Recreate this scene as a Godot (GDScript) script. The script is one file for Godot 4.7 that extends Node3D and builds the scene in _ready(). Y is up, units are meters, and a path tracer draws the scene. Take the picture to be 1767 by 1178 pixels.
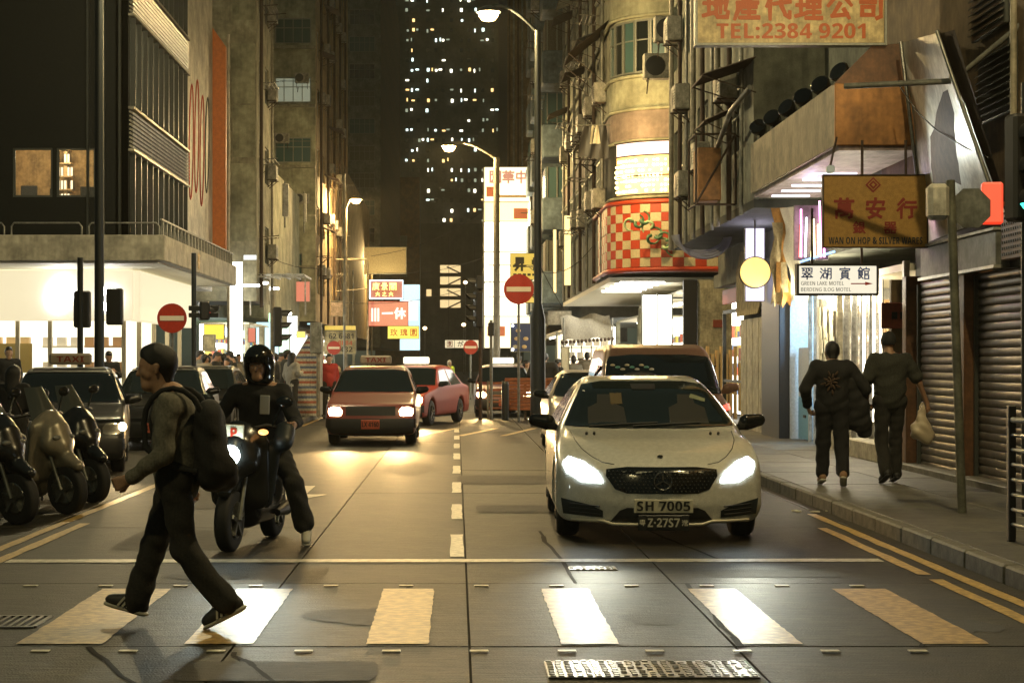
extends Node3D
# A night street: one-way road between old shop houses, seen along the road from a pedestrian crossing.
# y up, metres. The camera stands at the origin and looks down the street along -z.

const FOCAL := 3200.0   # lens, in units of the 1767-wide frame
const EYE := 1.55

func X(px: float, d: float) -> float: return (px - 788.0) * d / FOCAL
func Y(py: float, d: float) -> float: return EYE + (625.0 - py) * d / FOCAL

# ---------------------------------------------------------------- mesh builder
class MB:
	var v := PackedVector3Array()
	var n := PackedVector3Array()
	var uv := PackedVector2Array()
	var ix := PackedInt32Array()
	var xf := Transform3D.IDENTITY

	func vert(p: Vector3, nn: Vector3, t := Vector2.ZERO) -> int:
		v.append(xf * p)
		n.append((xf.basis * nn).normalized())
		uv.append(t)
		return v.size() - 1

	func face(a: int, b: int, c: int) -> void:
		# clockwise seen from the side the normals point to
		var g := (v[c] - v[a]).cross(v[b] - v[a])
		if g.dot(n[a] + n[b] + n[c]) < 0.0:
			ix.append_array(PackedInt32Array([a, c, b]))
		else:
			ix.append_array(PackedInt32Array([a, b, c]))

	func tri(a: Vector3, b: Vector3, c: Vector3, hint: Vector3) -> void:
		var nn := (c - a).cross(b - a).normalized()
		if nn.dot(hint) < 0.0:
			nn = -nn
		face(vert(a, nn), vert(b, nn), vert(c, nn))

	func quad(a: Vector3, b: Vector3, c: Vector3, d: Vector3, hint: Vector3) -> void:
		var nn := (c - a).cross(d - b).normalized()
		if nn.dot(hint) < 0.0:
			nn = -nn
		var i := vert(a, nn, Vector2(0, 1))
		vert(b, nn, Vector2(1, 1)); vert(c, nn, Vector2(1, 0)); vert(d, nn, Vector2(0, 0))
		face(i, i + 1, i + 2); face(i, i + 2, i + 3)

	func box(c: Vector3, s: Vector3, bev := 0.0) -> void:
		var h := s * 0.5
		if bev <= 0.0:
			for ax in 3:
				for sg: float in [-1.0, 1.0]:
					var nn := Vector3.ZERO; nn[ax] = sg
					var a1 := (ax + 1) % 3
					var a2 := (ax + 2) % 3
					var q: Array[Vector3] = []
					for k: Vector2 in [Vector2(-1, -1), Vector2(1, -1), Vector2(1, 1), Vector2(-1, 1)]:
						var p := c
						p[ax] += sg * h[ax]; p[a1] += k.x * h[a1]; p[a2] += k.y * h[a2]
						q.append(p)
					quad(q[0], q[1], q[2], q[3], nn)
			return
		bev = minf(bev, minf(h.x, minf(h.y, h.z)) * 0.9)
		for ax in 3:
			var a1 := (ax + 1) % 3
			var a2 := (ax + 2) % 3
			for sg: float in [-1.0, 1.0]:
				var nn := Vector3.ZERO; nn[ax] = sg
				var q: Array[Vector3] = []
				for k: Vector2 in [Vector2(-1, -1), Vector2(1, -1), Vector2(1, 1), Vector2(-1, 1)]:
					var p := c
					p[ax] += sg * h[ax]; p[a1] += k.x * (h[a1] - bev); p[a2] += k.y * (h[a2] - bev)
					q.append(p)
				quad(q[0], q[1], q[2], q[3], nn)
			for k: Vector2 in [Vector2(-1, -1), Vector2(1, -1), Vector2(1, 1), Vector2(-1, 1)]:
				var q: Array[Vector3] = []
				for e: Vector2 in [Vector2(-1, 0), Vector2(1, 0), Vector2(1, 1), Vector2(-1, 1)]:
					var p := c
					p[ax] += e.x * (h[ax] - bev)
					p[a1] += k.x * (h[a1] - bev * e.y); p[a2] += k.y * (h[a2] - bev * (1.0 - e.y))
					q.append(p)
				var nn := Vector3.ZERO; nn[a1] = k.x; nn[a2] = k.y
				quad(q[0], q[1], q[2], q[3], nn)
		for sx: float in [-1.0, 1.0]:
			for sy: float in [-1.0, 1.0]:
				for sz: float in [-1.0, 1.0]:
					var s3 := Vector3(sx, sy, sz)
					var i := h - Vector3(bev, bev, bev)
					tri(c + s3 * Vector3(h.x, i.y, i.z), c + s3 * Vector3(i.x, h.y, i.z), c + s3 * Vector3(i.x, i.y, h.z), s3)

	func bar(a: Vector3, b: Vector3, w: float, t: float) -> void:
		# a straight rectangular bar from a to b
		var keep := xf
		var y := (b - a).normalized()
		var x := y.cross(Vector3(0, 0, 1))
		if x.length() < 0.05: x = y.cross(Vector3(1, 0, 0))
		x = x.normalized()
		xf = xf * Transform3D(Basis(x, y, x.cross(y)), (a + b) * 0.5)
		box(Vector3.ZERO, Vector3(w, a.distance_to(b), t))
		xf = keep

	func tube(pts: Array, r: Variant, sides := 8, caps := true) -> void:
		var m := pts.size()
		var first := v.size()
		var prev := Vector3.ZERO
		for i in m:
			var p: Vector3 = pts[i]
			var t: Vector3 = ((pts[mini(i + 1, m - 1)] as Vector3) - (pts[maxi(i - 1, 0)] as Vector3)).normalized()
			var x := prev - t * prev.dot(t)
			if x.length() < 0.01:
				x = t.cross(Vector3.UP)
				if x.length() < 0.05: x = t.cross(Vector3.RIGHT)
			x = x.normalized()
			prev = x
			var y := t.cross(x)
			var rr: float = r[i] if r is Array else r
			for k in sides:
				var an := TAU * k / sides
				var d := x * cos(an) + y * sin(an)
				vert(p + d * rr, d, Vector2(float(k) / sides, float(i) / maxf(1, m - 1)))
		for i in m - 1:
			for k in sides:
				var a := first + i * sides + k
				var b := first + i * sides + (k + 1) % sides
				face(a, b, b + sides); face(a, b + sides, a + sides)
		if caps:
			for e: int in [0, m - 1]:
				var p: Vector3 = pts[e]
				var q: Vector3 = pts[1] if e == 0 else pts[m - 2]
				var nn := (p - q).normalized()
				var c := vert(p, nn)
				var ring: Array[int] = []
				for k in sides:
					var w := v[first + e * sides + k]
					v.append(w); n.append((xf.basis * nn).normalized()); uv.append(Vector2.ZERO)
					ring.append(v.size() - 1)
				for k in sides:
					face(c, ring[k], ring[(k + 1) % sides])

	func lathe(prof: Array, sides := 16) -> void:
		# profile of Vector2(radius, y), turned about y; hard edges come from doubled points
		var first := v.size()
		var m := prof.size()
		for i in m:
			var p: Vector2 = prof[i]
			var a: Vector2 = prof[maxi(i - 1, 0)]
			var b: Vector2 = prof[mini(i + 1, m - 1)]
			if a.is_equal_approx(p) and i > 0: a = p - (b - p)
			if b.is_equal_approx(p) and i < m - 1: b = p + (p - a)
			var t := (b - a).normalized()
			for k in sides:
				var an := TAU * k / sides
				var d := Vector3(cos(an), 0, sin(an))
				vert(d * p.x + Vector3(0, p.y, 0), d * t.y - Vector3(0, t.x, 0), Vector2(float(k) / sides, float(i) / m))
		for i in m - 1:
			for k in sides:
				var a := first + i * sides + k
				var b := first + i * sides + (k + 1) % sides
				face(a, b, b + sides); face(a, b + sides, a + sides)

	func ball(c: Vector3, r: Vector3, seg := 12, rings := 8) -> void:
		var first := v.size()
		for i in rings + 1:
			var th := PI * i / rings
			for k in seg:
				var an := TAU * k / seg
				var d := Vector3(sin(th) * cos(an), cos(th), sin(th) * sin(an))
				vert(c + d * r, d / r)
		for i in rings:
			for k in seg:
				var a := first + i * seg + k
				var b := first + i * seg + (k + 1) % seg
				if i > 0: face(a, b, b + seg)
				if i < rings - 1: face(a, b + seg, a + seg)
				elif i == rings - 1: face(a, b, b + seg)

	func prism(poly: PackedVector2Array, z0: float, z1: float, side := true) -> void:
		# polygon in x,y pushed from z0 (back) to z1 (front)
		var t := Geometry2D.triangulate_polygon(poly)
		for i in range(0, t.size(), 3):
			var a := poly[t[i]]; var b := poly[t[i + 1]]; var c := poly[t[i + 2]]
			tri(Vector3(a.x, a.y, z1), Vector3(b.x, b.y, z1), Vector3(c.x, c.y, z1), Vector3(0, 0, 1))
			tri(Vector3(a.x, a.y, z0), Vector3(b.x, b.y, z0), Vector3(c.x, c.y, z0), Vector3(0, 0, -1))
		if not side: return
		var ccw := not Geometry2D.is_polygon_clockwise(poly)
		for i in poly.size():
			var a := poly[i]; var b := poly[(i + 1) % poly.size()]
			var e := b - a
			var nn := Vector3(e.y, -e.x, 0) * (1.0 if ccw else -1.0)
			quad(Vector3(a.x, a.y, z0), Vector3(b.x, b.y, z0), Vector3(b.x, b.y, z1), Vector3(a.x, a.y, z1), nn)

	func sheet(rows: Array) -> void:
		# a smooth surface through rows of points (all rows alike in length)
		var first := v.size()
		var m := rows.size()
		var w: int = rows[0].size()
		for i in m:
			for k in w:
				var p: Vector3 = rows[i][k]
				var a: Vector3 = rows[i][mini(k + 1, w - 1)] - rows[i][maxi(k - 1, 0)]
				var b: Vector3 = rows[mini(i + 1, m - 1)][k] - rows[maxi(i - 1, 0)][k]
				vert(p, a.cross(b), Vector2(float(k) / (w - 1), float(i) / (m - 1)))
		for i in m - 1:
			for k in w - 1:
				var a := first + i * w + k
				face(a, a + 1, a + w + 1); face(a, a + w + 1, a + w)

	func mesh() -> ArrayMesh:
		var am := ArrayMesh.new()
		if v.is_empty(): return am
		var arr := []
		arr.resize(Mesh.ARRAY_MAX)
		arr[Mesh.ARRAY_VERTEX] = v
		arr[Mesh.ARRAY_NORMAL] = n
		arr[Mesh.ARRAY_TEX_UV] = uv
		arr[Mesh.ARRAY_INDEX] = ix
		am.add_surface_from_arrays(Mesh.PRIMITIVE_TRIANGLES, arr)
		return am

# ---------------------------------------------------------------- a distance field on a grid, meshed by surface nets
class Field:
	var o: Vector3
	var h: float
	var nx: int
	var ny: int
	var nz: int
	var g := PackedFloat32Array()

	func _init(lo: Vector3, hi: Vector3, cell: float) -> void:
		o = lo; h = cell
		nx = int(ceil((hi.x - lo.x) / cell)) + 1
		ny = int(ceil((hi.y - lo.y) / cell)) + 1
		nz = int(ceil((hi.z - lo.z) / cell)) + 1
		g.resize(nx * ny * nz)
		g.fill(1.0)

	func capsule(a: Vector3, b: Vector3, ra: float, rb: float, k := 0.03, flat := Vector3.ONE) -> void:
		# a tapered limb, joined smoothly; flat squeezes it along the axes
		var rm := maxf(ra, rb) + k + h * 1.5
		var big := Vector3(rm, rm, rm) * flat
		var lo := (a.min(b) - big - o) / h
		var hi := (a.max(b) + big - o) / h
		var inv := Vector3.ONE / flat
		var aa := a * inv
		var ab := (b - a) * inv
		var l2 := maxf(ab.length_squared(), 1e-8)
		var dr := rb - ra
		var fm := minf(flat.x, minf(flat.y, flat.z))
		for z in range(maxi(0, int(lo.z)), mini(nz, int(hi.z) + 2)):
			for y in range(maxi(0, int(lo.y)), mini(ny, int(hi.y) + 2)):
				var row := (z * ny + y) * nx
				for x in range(maxi(0, int(lo.x)), mini(nx, int(hi.x) + 2)):
					var p := (o + Vector3(x, y, z) * h) * inv - aa
					var t := clampf(p.dot(ab) / l2, 0.0, 1.0)
					var d := ((p - ab * t).length() - ra - dr * t) * (fm if flat != Vector3.ONE else 1.0)
					var q := g[row + x]
					var e := k - absf(d - q)
					if e > 0.0:
						g[row + x] = minf(d, q) - e * e * 0.25 / k
					elif d < q:
						g[row + x] = d

	func cut(c: Vector3, r: Vector3) -> void:
		# take an ellipsoid away
		var lo := (c - r - Vector3.ONE * h * 2 - o) / h
		var hi := (c + r + Vector3.ONE * h * 2 - o) / h
		var rm := minf(r.x, minf(r.y, r.z))
		for z in range(maxi(0, int(lo.z)), mini(nz, int(hi.z) + 2)):
			for y in range(maxi(0, int(lo.y)), mini(ny, int(hi.y) + 2)):
				var row := (z * ny + y) * nx
				for x in range(maxi(0, int(lo.x)), mini(nx, int(hi.x) + 2)):
					var p := (o + Vector3(x, y, z) * h - c) / r
					g[row + x] = maxf(g[row + x], (1.0 - p.length()) * rm)

	func at(p: Vector3) -> float:
		var q := (p - o) / h
		var x := clampi(int(q.x), 0, nx - 2)
		var y := clampi(int(q.y), 0, ny - 2)
		var z := clampi(int(q.z), 0, nz - 2)
		var fx := q.x - x
		var fy := q.y - y
		var fz := q.z - z
		var i := (z * ny + y) * nx + x
		var s := nx * ny
		var c0 := lerpf(lerpf(g[i], g[i + 1], fx), lerpf(g[i + nx], g[i + nx + 1], fx), fy)
		var c1 := lerpf(lerpf(g[i + s], g[i + s + 1], fx), lerpf(g[i + s + nx], g[i + s + nx + 1], fx), fy)
		return lerpf(c0, c1, fz)

	func grad(p: Vector3) -> Vector3:
		var e := h * 0.75
		return Vector3(at(p + Vector3(e, 0, 0)) - at(p - Vector3(e, 0, 0)), at(p + Vector3(0, e, 0)) - at(p - Vector3(0, e, 0)), at(p + Vector3(0, 0, e)) - at(p - Vector3(0, 0, e))).normalized()

	func into(mb: MB) -> void:
		var ids := PackedInt32Array()
		ids.resize(nx * ny * nz)
		ids.fill(-1)
		var s := nx * ny
		var off := [0, 1, nx, nx + 1, s, s + 1, s + nx, s + nx + 1]
		for z in nz - 1:
			for y in ny - 1:
				var i := (z * ny + y) * nx
				for x in nx - 1:
					var a := g[i]
					# most cells lie far from the surface
					if absf(a) < h * 2.6:
						var neg := 0
						for k in 8:
							if g[i + off[k]] < 0.0: neg += 1
						if neg > 0 and neg < 8:
							var sum := Vector3.ZERO
							var cnt := 0
							for k in 8:
								for ax in 3:
									var bit := 1 << ax
									if k & bit: continue
									var d0: float = g[i + off[k]]
									var d1: float = g[i + off[k | bit]]
									if (d0 < 0.0) != (d1 < 0.0):
										var p := Vector3(k & 1, (k >> 1) & 1, (k >> 2) & 1)
										p[ax] += d0 / (d0 - d1)
										sum += p
										cnt += 1
							var w := o + (Vector3(x, y, z) + sum / cnt) * h
							ids[i] = mb.vert(w, grad(w))
					i += 1
		for z in range(1, nz - 1):
			for y in range(1, ny - 1):
				for x in range(1, nx - 1):
					var i := (z * ny + y) * nx + x
					if absf(g[i]) > h * 2.0: continue
					var neg := g[i] < 0.0
					for ax in 3:
						var j: int = i + [1, nx, s][ax]
						if neg == (g[j] < 0.0): continue
						var u: int = [nx, s, 1][ax]
						var w: int = [s, 1, nx][ax]
						var a := ids[i]; var b := ids[i - u]; var c := ids[i - u - w]; var d := ids[i - w]
						if a < 0 or b < 0 or c < 0 or d < 0: continue
						mb.face(a, b, c); mb.face(a, c, d)

# ---------------------------------------------------------------- naming and making
var M := {}
var T := {}
var used := {}
var rng := RandomNumberGenerator.new()
const NTH := ["first", "second", "third", "fourth", "fifth", "sixth", "seventh", "eighth", "ninth", "tenth", "eleventh", "twelfth", "thirteenth", "fourteenth"]
const ROW := ["lowest", "second", "third", "fourth", "fifth", "sixth", "seventh", "eighth", "topmost"]

func numbered(called: String) -> String:
	if not used.has(called):
		used[called] = 0
		return called
	used[called] += 1
	return "%s_%03d" % [called, used[called]]

func obj(called: String, what: Variant, m: Material, parent: Node3D = self, at := Vector3.ZERO) -> MeshInstance3D:
	var o := MeshInstance3D.new()
	o.mesh = what.mesh() if what is MB else what
	o.material_override = m
	o.position = at
	o.name = numbered(called) if parent == self else called
	parent.add_child(o, true)
	return o

func thing(called: String, label: String, category: String, at := Vector3.ZERO, turn := 0.0, group := "") -> Node3D:
	var o := Node3D.new()
	o.name = numbered(called)
	add_child(o)
	o.position = at
	o.rotation.y = turn
	tag(o, label, category, group)
	return o

func tag(o: Node3D, label: String, category: String, group := "") -> void:
	o.set_meta("label", label)
	o.set_meta("category", category)
	if group: o.set_meta("group", group)

func dup(src: Node3D, at: Vector3, turn: float, label := "", group := "") -> Node3D:
	var o: Node3D = src.duplicate()
	o.name = numbered(str(src.name).rstrip("0123456789").trim_suffix("_"))
	add_child(o)
	o.position = at
	o.rotation = Vector3(0, turn, 0)
	if label: o.set_meta("label", label)
	if group: o.set_meta("group", group)
	return o

func setting(o: Node3D, label: String, category: String) -> Node3D:
	o.set_meta("kind", "structure")
	tag(o, label, category)
	return o

func lin(r: float, g: float, b: float) -> Color: return Color(r, g, b).linear_to_srgb()

func mat(key: String, c: Color, rough: float, metal := 0.0, tex := "", scale := 1.0, bump := 0.0, world := true) -> StandardMaterial3D:
	# c holds real-world (linear) base colours
	if M.has(key): return M[key]
	var m := StandardMaterial3D.new()
	m.resource_name = key
	m.albedo_color = c.linear_to_srgb()
	m.roughness = rough
	m.metallic = metal
	if tex:
		m.albedo_texture = T[tex]
		m.uv1_triplanar = true
		m.uv1_world_triplanar = world
		m.uv1_scale = Vector3.ONE * scale
		if bump > 0.0:
			m.heightmap_enabled = true
			m.heightmap_texture = T[tex]
			m.heightmap_scale = bump
	M[key] = m
	return m

func glow(key: String, c: Color, energy: float) -> StandardMaterial3D:
	if M.has(key): return M[key]
	var m := StandardMaterial3D.new()
	m.resource_name = key
	m.albedo_color = Color(0.5, 0.5, 0.5)
	m.roughness = 0.5
	m.emission_enabled = true
	m.emission = c.linear_to_srgb()
	m.emission_energy_multiplier = energy
	M[key] = m
	return m

func omni(at: Vector3, c: Color, e: float, size := 0.1) -> OmniLight3D:
	var l := OmniLight3D.new()
	l.name = "lamp_light"
	l.light_color = c.linear_to_srgb(); l.light_energy = e; l.light_size = size
	l.omni_range = 60.0; l.omni_attenuation = 2.0; l.shadow_enabled = true
	add_child(l, true)
	l.position = at
	return l

func spot(at: Vector3, to: Vector3, c: Color, e: float, angle: float, soft := 0.5, size := 0.06) -> SpotLight3D:
	var l := SpotLight3D.new()
	l.name = "beam_light"
	l.light_color = c.linear_to_srgb(); l.light_energy = e; l.light_size = size
	l.spot_angle = angle; l.spot_angle_attenuation = soft
	l.spot_range = 70.0; l.spot_attenuation = 2.0; l.shadow_enabled = true
	add_child(l, true)
	l.position = at
	l.look_at_from_position(at, to, Vector3.UP if absf((to - at).normalized().y) < 0.98 else Vector3.RIGHT)
	return l

func area(at: Vector3, to: Vector3, w: float, h: float, c: Color, e: float) -> void:
	var l := AreaLight3D.new()
	l.name = "panel_light"
	l.light_color = c.linear_to_srgb(); l.light_energy = e
	l.area_size = Vector2(w, h); l.area_range = 60.0; l.shadow_enabled = true
	add_child(l, true)
	l.look_at_from_position(at, to, Vector3.UP if absf((to - at).normalized().y) < 0.98 else Vector3.RIGHT)

# ---------------------------------------------------------------- computed textures (colour, grain, wear)
func noise_bytes(w: int, h: int, freq: float, oct: int, sd: int, kind := FastNoiseLite.TYPE_SIMPLEX_SMOOTH) -> PackedByteArray:
	var f := FastNoiseLite.new()
	f.noise_type = kind
	f.seed = sd; f.frequency = freq; f.fractal_octaves = oct
	return f.get_seamless_image(w, h).get_data()

func stretched(w: int, h: int, sw: int, sh: int, freq: float, sd: int) -> PackedByteArray:
	var f := FastNoiseLite.new()
	f.seed = sd; f.frequency = freq; f.fractal_octaves = 3
	var im := f.get_seamless_image(sw, sh)
	im.resize(w, h, Image.INTERPOLATE_CUBIC)
	return im.get_data()

func blend_texture(layers: Array, lo: float, hi: float, n := 512) -> ImageTexture:
	# layers: [bytes, weight]; the sum is stretched to lo..hi
	var out := PackedByteArray()
	out.resize(n * n)
	var total := 0.0
	for l in layers: total += l[1]
	for i in n * n:
		var s := 0.0
		for l in layers: s += l[0][i] * l[1]
		s = clampf((s / total / 255.0 - 0.5) * 1.7 + 0.5, 0.0, 1.0)
		out[i] = int(lerpf(lo, hi, s) * 255.0)
	var im := Image.create_from_data(n, n, false, Image.FORMAT_L8, out)
	im.convert(Image.FORMAT_RGB8)
	return ImageTexture.create_from_image(im)

func make_textures() -> void:
	var n := 512
	var coarse := noise_bytes(n, n, 0.006, 4, 11)
	var mid := noise_bytes(n, n, 0.03, 4, 23)
	var fine := noise_bytes(n, n, 0.25, 2, 37)
	var down := stretched(n, n, 512, 48, 0.05, 5)
	var across := stretched(n, n, 40, 512, 0.12, 9)
	T["grime"] = blend_texture([[coarse, 1.0], [mid, 0.6], [down, 0.3], [fine, 0.35]], 0.55, 1.0)
	T["concrete"] = blend_texture([[coarse, 0.8], [mid, 0.7], [fine, 0.5]], 0.6, 1.0)
	T["road"] = blend_texture([[across, 0.9], [coarse, 0.7], [mid, 0.5], [fine, 1.1]], 0.25, 1.0)
	T["grain"] = blend_texture([[fine, 1.0], [mid, 0.4]], 0.7, 1.0)
	T["cloth"] = blend_texture([[mid, 0.8], [fine, 0.6], [down, 0.4]], 0.6, 1.0)
	T["wood"] = blend_texture([[across, 1.0], [fine, 0.3]], 0.55, 1.0)
	T["paint"] = blend_texture([[across, 0.5], [mid, 1.0], [fine, 0.5]], 0.55, 1.0)

# ---------------------------------------------------------------- lettering
const GLYPH := {
	"地": "5,38 38,38/22,10 22,78/3,84 40,74/45,45 88,32 84,62/66,8 66,72/50,28 50,80 56,90 90,90 94,72",
	"產": "50,2 50,12/18,14 82,14/35,18 62,32/65,18 36,32/14,36 88,36/16,36 14,70 4,96/34,42 26,60/32,52 82,52/57,42 57,92/34,72 78,72/24,92 92,92",
	"代": "28,5 8,48/20,32 20,96/36,40 94,32/58,8 64,50 78,82 92,90 94,72/76,10 86,20",
	"理": "4,15 36,15/6,45 34,45/20,15 20,80/2,86 38,76/46,10 90,10 90,52 46,52 46,10/46,31 90,31/68,10 68,92/46,72 90,72/40,94 96,94",
	"公": "38,8 8,46/62,8 92,44/50,40 22,86 78,80/66,62 84,92",
	"司": "12,14 88,14 88,88 74,94/14,34 66,34/18,52 60,52 60,82 18,82 18,52",
	"萬": "5,14 95,14/32,3 32,25/66,3 66,25/24,30 78,30 78,56 24,56 24,30/24,43 78,43/51,30 51,80/12,66 88,66 86,92 76,96/12,66 12,96/36,84 66,78",
	"安": "50,2 50,14/10,30 10,18 90,18 88,32/8,52 94,52/46,28 26,68 76,92/68,54 56,80 18,96",
	"行": "32,5 8,30/34,30 4,60/22,48 22,96/46,20 92,20/42,44 96,44/74,44 74,90 62,94",
	"銀": "24,4 4,34/24,4 44,26/14,36 36,36/8,54 42,54/25,36 25,88/12,64 18,80/40,62 34,78/4,92 46,84/54,10 86,10 86,46 54,46/54,28 86,28/54,10 54,92 72,82/90,54 70,66/62,50 96,94",
	"器": "10,8 42,8 42,30 10,30 10,8/58,8 90,8 90,30 58,30 58,8/4,50 96,50/50,34 30,62 4,70/52,50 70,62 96,70/10,72 42,72 42,96 10,96 10,72/58,72 90,72 90,96 58,96 58,72/66,38 76,44",
	"翠": "8,8 44,8 44,36 36,36/14,16 26,22/12,32 28,26/54,8 90,8 90,36 82,36/60,16 72,22/58,32 74,26/50,40 50,48/12,50 88,50/34,54 16,74/34,60 46,72/66,54 52,74/68,60 84,72/6,80 94,80/50,72 50,98",
	"湖": "8,10 18,20/4,36 14,44/6,92 22,60/26,28 58,28/42,8 42,50/28,50 56,50 56,84 28,84 28,50/66,10 92,10 92,90 84,94/66,10 66,60 58,96/66,34 92,34/66,58 92,58",
	"賓": "50,2 50,10/10,22 10,12 90,12 88,24/22,26 78,26/50,26 50,44/36,32 28,44/58,34 76,32/24,46 76,46 76,82 24,82 24,46/24,58 76,58/24,70 76,70/38,84 16,98/62,84 86,98",
	"館": "22,2 4,28/22,2 44,24/12,28 36,28/10,36 38,36 38,58 10,58/10,47 38,47/10,36 10,92 26,82/38,64 24,74/20,66 44,92/70,2 70,12/50,26 50,14 94,14 94,26/58,32 58,96/58,32 86,32 86,54 58,54/58,66 90,66 90,94 58,94",
	"昇": "26,6 76,6 76,40 26,40 26,6/26,23 76,23/44,46 18,56/6,66 96,66/34,52 34,78 20,96/68,46 68,98",
	"悅": "16,8 16,96/6,26 6,46/26,22 30,36/54,4 46,18/74,4 84,18/48,24 86,24 86,48 48,48 48,24/58,48 54,76 40,94/74,48 74,86 94,86 94,72",
	"一": "6,50 94,48",
	"休": "28,4 6,44/18,32 18,96/38,32 96,32/67,6 67,96/66,34 38,72/68,34 96,72",
	"玫": "4,14 36,14/6,44 34,44/20,14 20,80/2,86 38,76/56,4 44,34/50,24 94,24/82,24 70,64 40,94/52,38 70,70 94,94",
	"瑰": "4,14 36,14/6,44 34,44/20,14 20,80/2,86 38,76/68,2 60,12/48,14 90,14 90,46 48,46 48,14/48,30 90,30/69,14 69,46/58,46 52,74 40,92/70,46 70,88 96,88 96,76/84,58 76,74 88,74",
	"園": "8,6 92,6 92,94 8,94 8,6/30,20 70,20/50,12 50,32/22,32 78,32/34,42 66,42 66,58 34,58 34,42/50,58 24,82/44,66 44,84/54,64 78,82",
	"華": "5,14 95,14/32,3 32,25/66,3 66,25/16,32 84,32/30,32 30,54/70,32 70,54/10,44 90,44/16,58 84,58/6,74 94,74/50,28 50,98",
	"中": "14,24 86,24 86,62 14,62 14,24/50,4 50,98",
	"景": "28,4 72,4 72,30 28,30 28,4/28,17 72,17/50,30 50,38/8,40 92,40/30,48 70,48 70,64 30,64 30,48/50,64 50,96 42,92/30,74 18,90/70,74 84,90",
	"閣": "8,6 8,96/8,6 42,6 42,30 8,30/8,18 42,18/58,6 92,6 92,96/58,6 58,30 92,30/58,18 92,18/46,36 28,58/40,42 66,42 30,68/44,46 74,66/34,70 66,70 66,90 34,90 34,70",
	"廣": "50,2 50,10/12,14 92,14/14,14 12,60 4,94/30,28 80,28/44,20 44,36/66,20 66,36/26,38 86,38/36,46 76,46 76,78 36,78 36,46/36,62 76,62/56,38 56,78/44,80 28,94/68,80 86,94",
	"大": "8,36 92,36/50,6 44,50 10,94/52,42 92,92",
	"之": "50,4 58,14/14,26 80,26 16,84/12,80 40,92 94,92",
	"茶": "5,14 95,14/32,3 32,25/66,3 66,25/50,24 8,56/50,24 92,56/20,58 80,58/50,44 50,96/34,68 18,86/66,68 82,86",
	"粵": "14,6 86,6 86,50 14,50 14,6/50,6 50,50/24,28 76,28/6,62 94,62/36,62 32,76 74,76 66,96",
	"港": "8,10 18,20/4,36 14,44/6,92 22,60/30,18 94,18/46,6 46,36/76,6 76,36/28,38 96,38/48,54 76,54 76,70 48,70 48,54/48,54 48,94 90,94 90,82",
	"が": "6,36 62,30 56,82 44,90/34,8 24,60 10,88/72,40 86,70/72,10 80,24/86,6 94,20",
}

func strokes(mb: MB, ch: String, x: float, y: float, s: float, w: float, z: float, brush := 0.0) -> void:
	# one character; x, y is its lower left corner, s its size; every stroke a thin raised ribbon
	var lift := 0.0
	for st in (GLYPH[ch] as String).split("/"):
		var pts: Array[Vector2] = []
		for p in st.split(" "):
			var c := p.split(",")
			pts.append(Vector2(x + c[0].to_float() * s / 100.0, y + (100.0 - c[1].to_float()) * s / 100.0))
		for i in pts.size() - 1:
			var a := pts[i]
			var b := pts[i + 1]
			var t := (b - a).normalized()
			var q := Vector2(-t.y, t.x) * w * 0.5
			var wide := absf(t.x) > absf(t.y)
			var ka := 1.0 + brush * (0.0 if wide else 0.5)
			var kb := 1.0 + brush * (0.3 if wide else -0.3)
			a -= t * w * 0.45; b += t * w * 0.45
			lift += 0.0004
			var poly := PackedVector2Array([a - q * ka, b - q * kb, b + t * w * brush * 0.2, b + q * kb, a + q * ka, a - t * w * brush * 0.25])
			if brush <= 0.0: poly = PackedVector2Array([a - q, b - q, b + q, a + q])
			var keep := mb.xf
			mb.xf = mb.xf * Transform3D(Basis.IDENTITY, Vector3(0, 0, z))
			mb.prism(poly, 0.0, 0.004 + lift)
			mb.xf = keep

func write(parent: Node3D, text: String, x: float, y: float, s: float, gap: float, w: float, z: float, m: Material, brush := 0.0, called := "lettering") -> void:
	var mb := MB.new()
	for i in text.length():
		strokes(mb, text[i], x + i * (s + gap), y, s, w, z, brush)
	obj(called, mb, m, parent)

func latin(parent: Node3D, text: String, x: float, y: float, h: float, fit: float, z: float, m: Material, bold := true, face := "Droid Sans", called := "lettering") -> void:
	# x is the middle, y the base line, h the height of a capital, fit the width to fill (0: as it comes)
	var tm := TextMesh.new()
	var f := SystemFont.new()
	f.font_names = PackedStringArray([face])
	f.font_weight = 700 if bold else 400
	tm.font = f
	tm.font_size = 64
	tm.text = text
	tm.pixel_size = h / 64.0 / 0.714
	tm.depth = 0.006
	tm.curve_step = 3.0
	tm.vertical_alignment = VERTICAL_ALIGNMENT_CENTER
	var o := MeshInstance3D.new()
	o.mesh = tm
	o.material_override = m
	o.name = called
	parent.add_child(o, true)
	var b := tm.get_aabb()
	var sx := fit / b.size.x if fit > 0.0 else 1.0
	o.scale = Vector3(sx, 1, 1)
	o.position = Vector3(x - (b.position.x + b.size.x * 0.5) * sx, y - b.position.y, z + 0.003)

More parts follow.
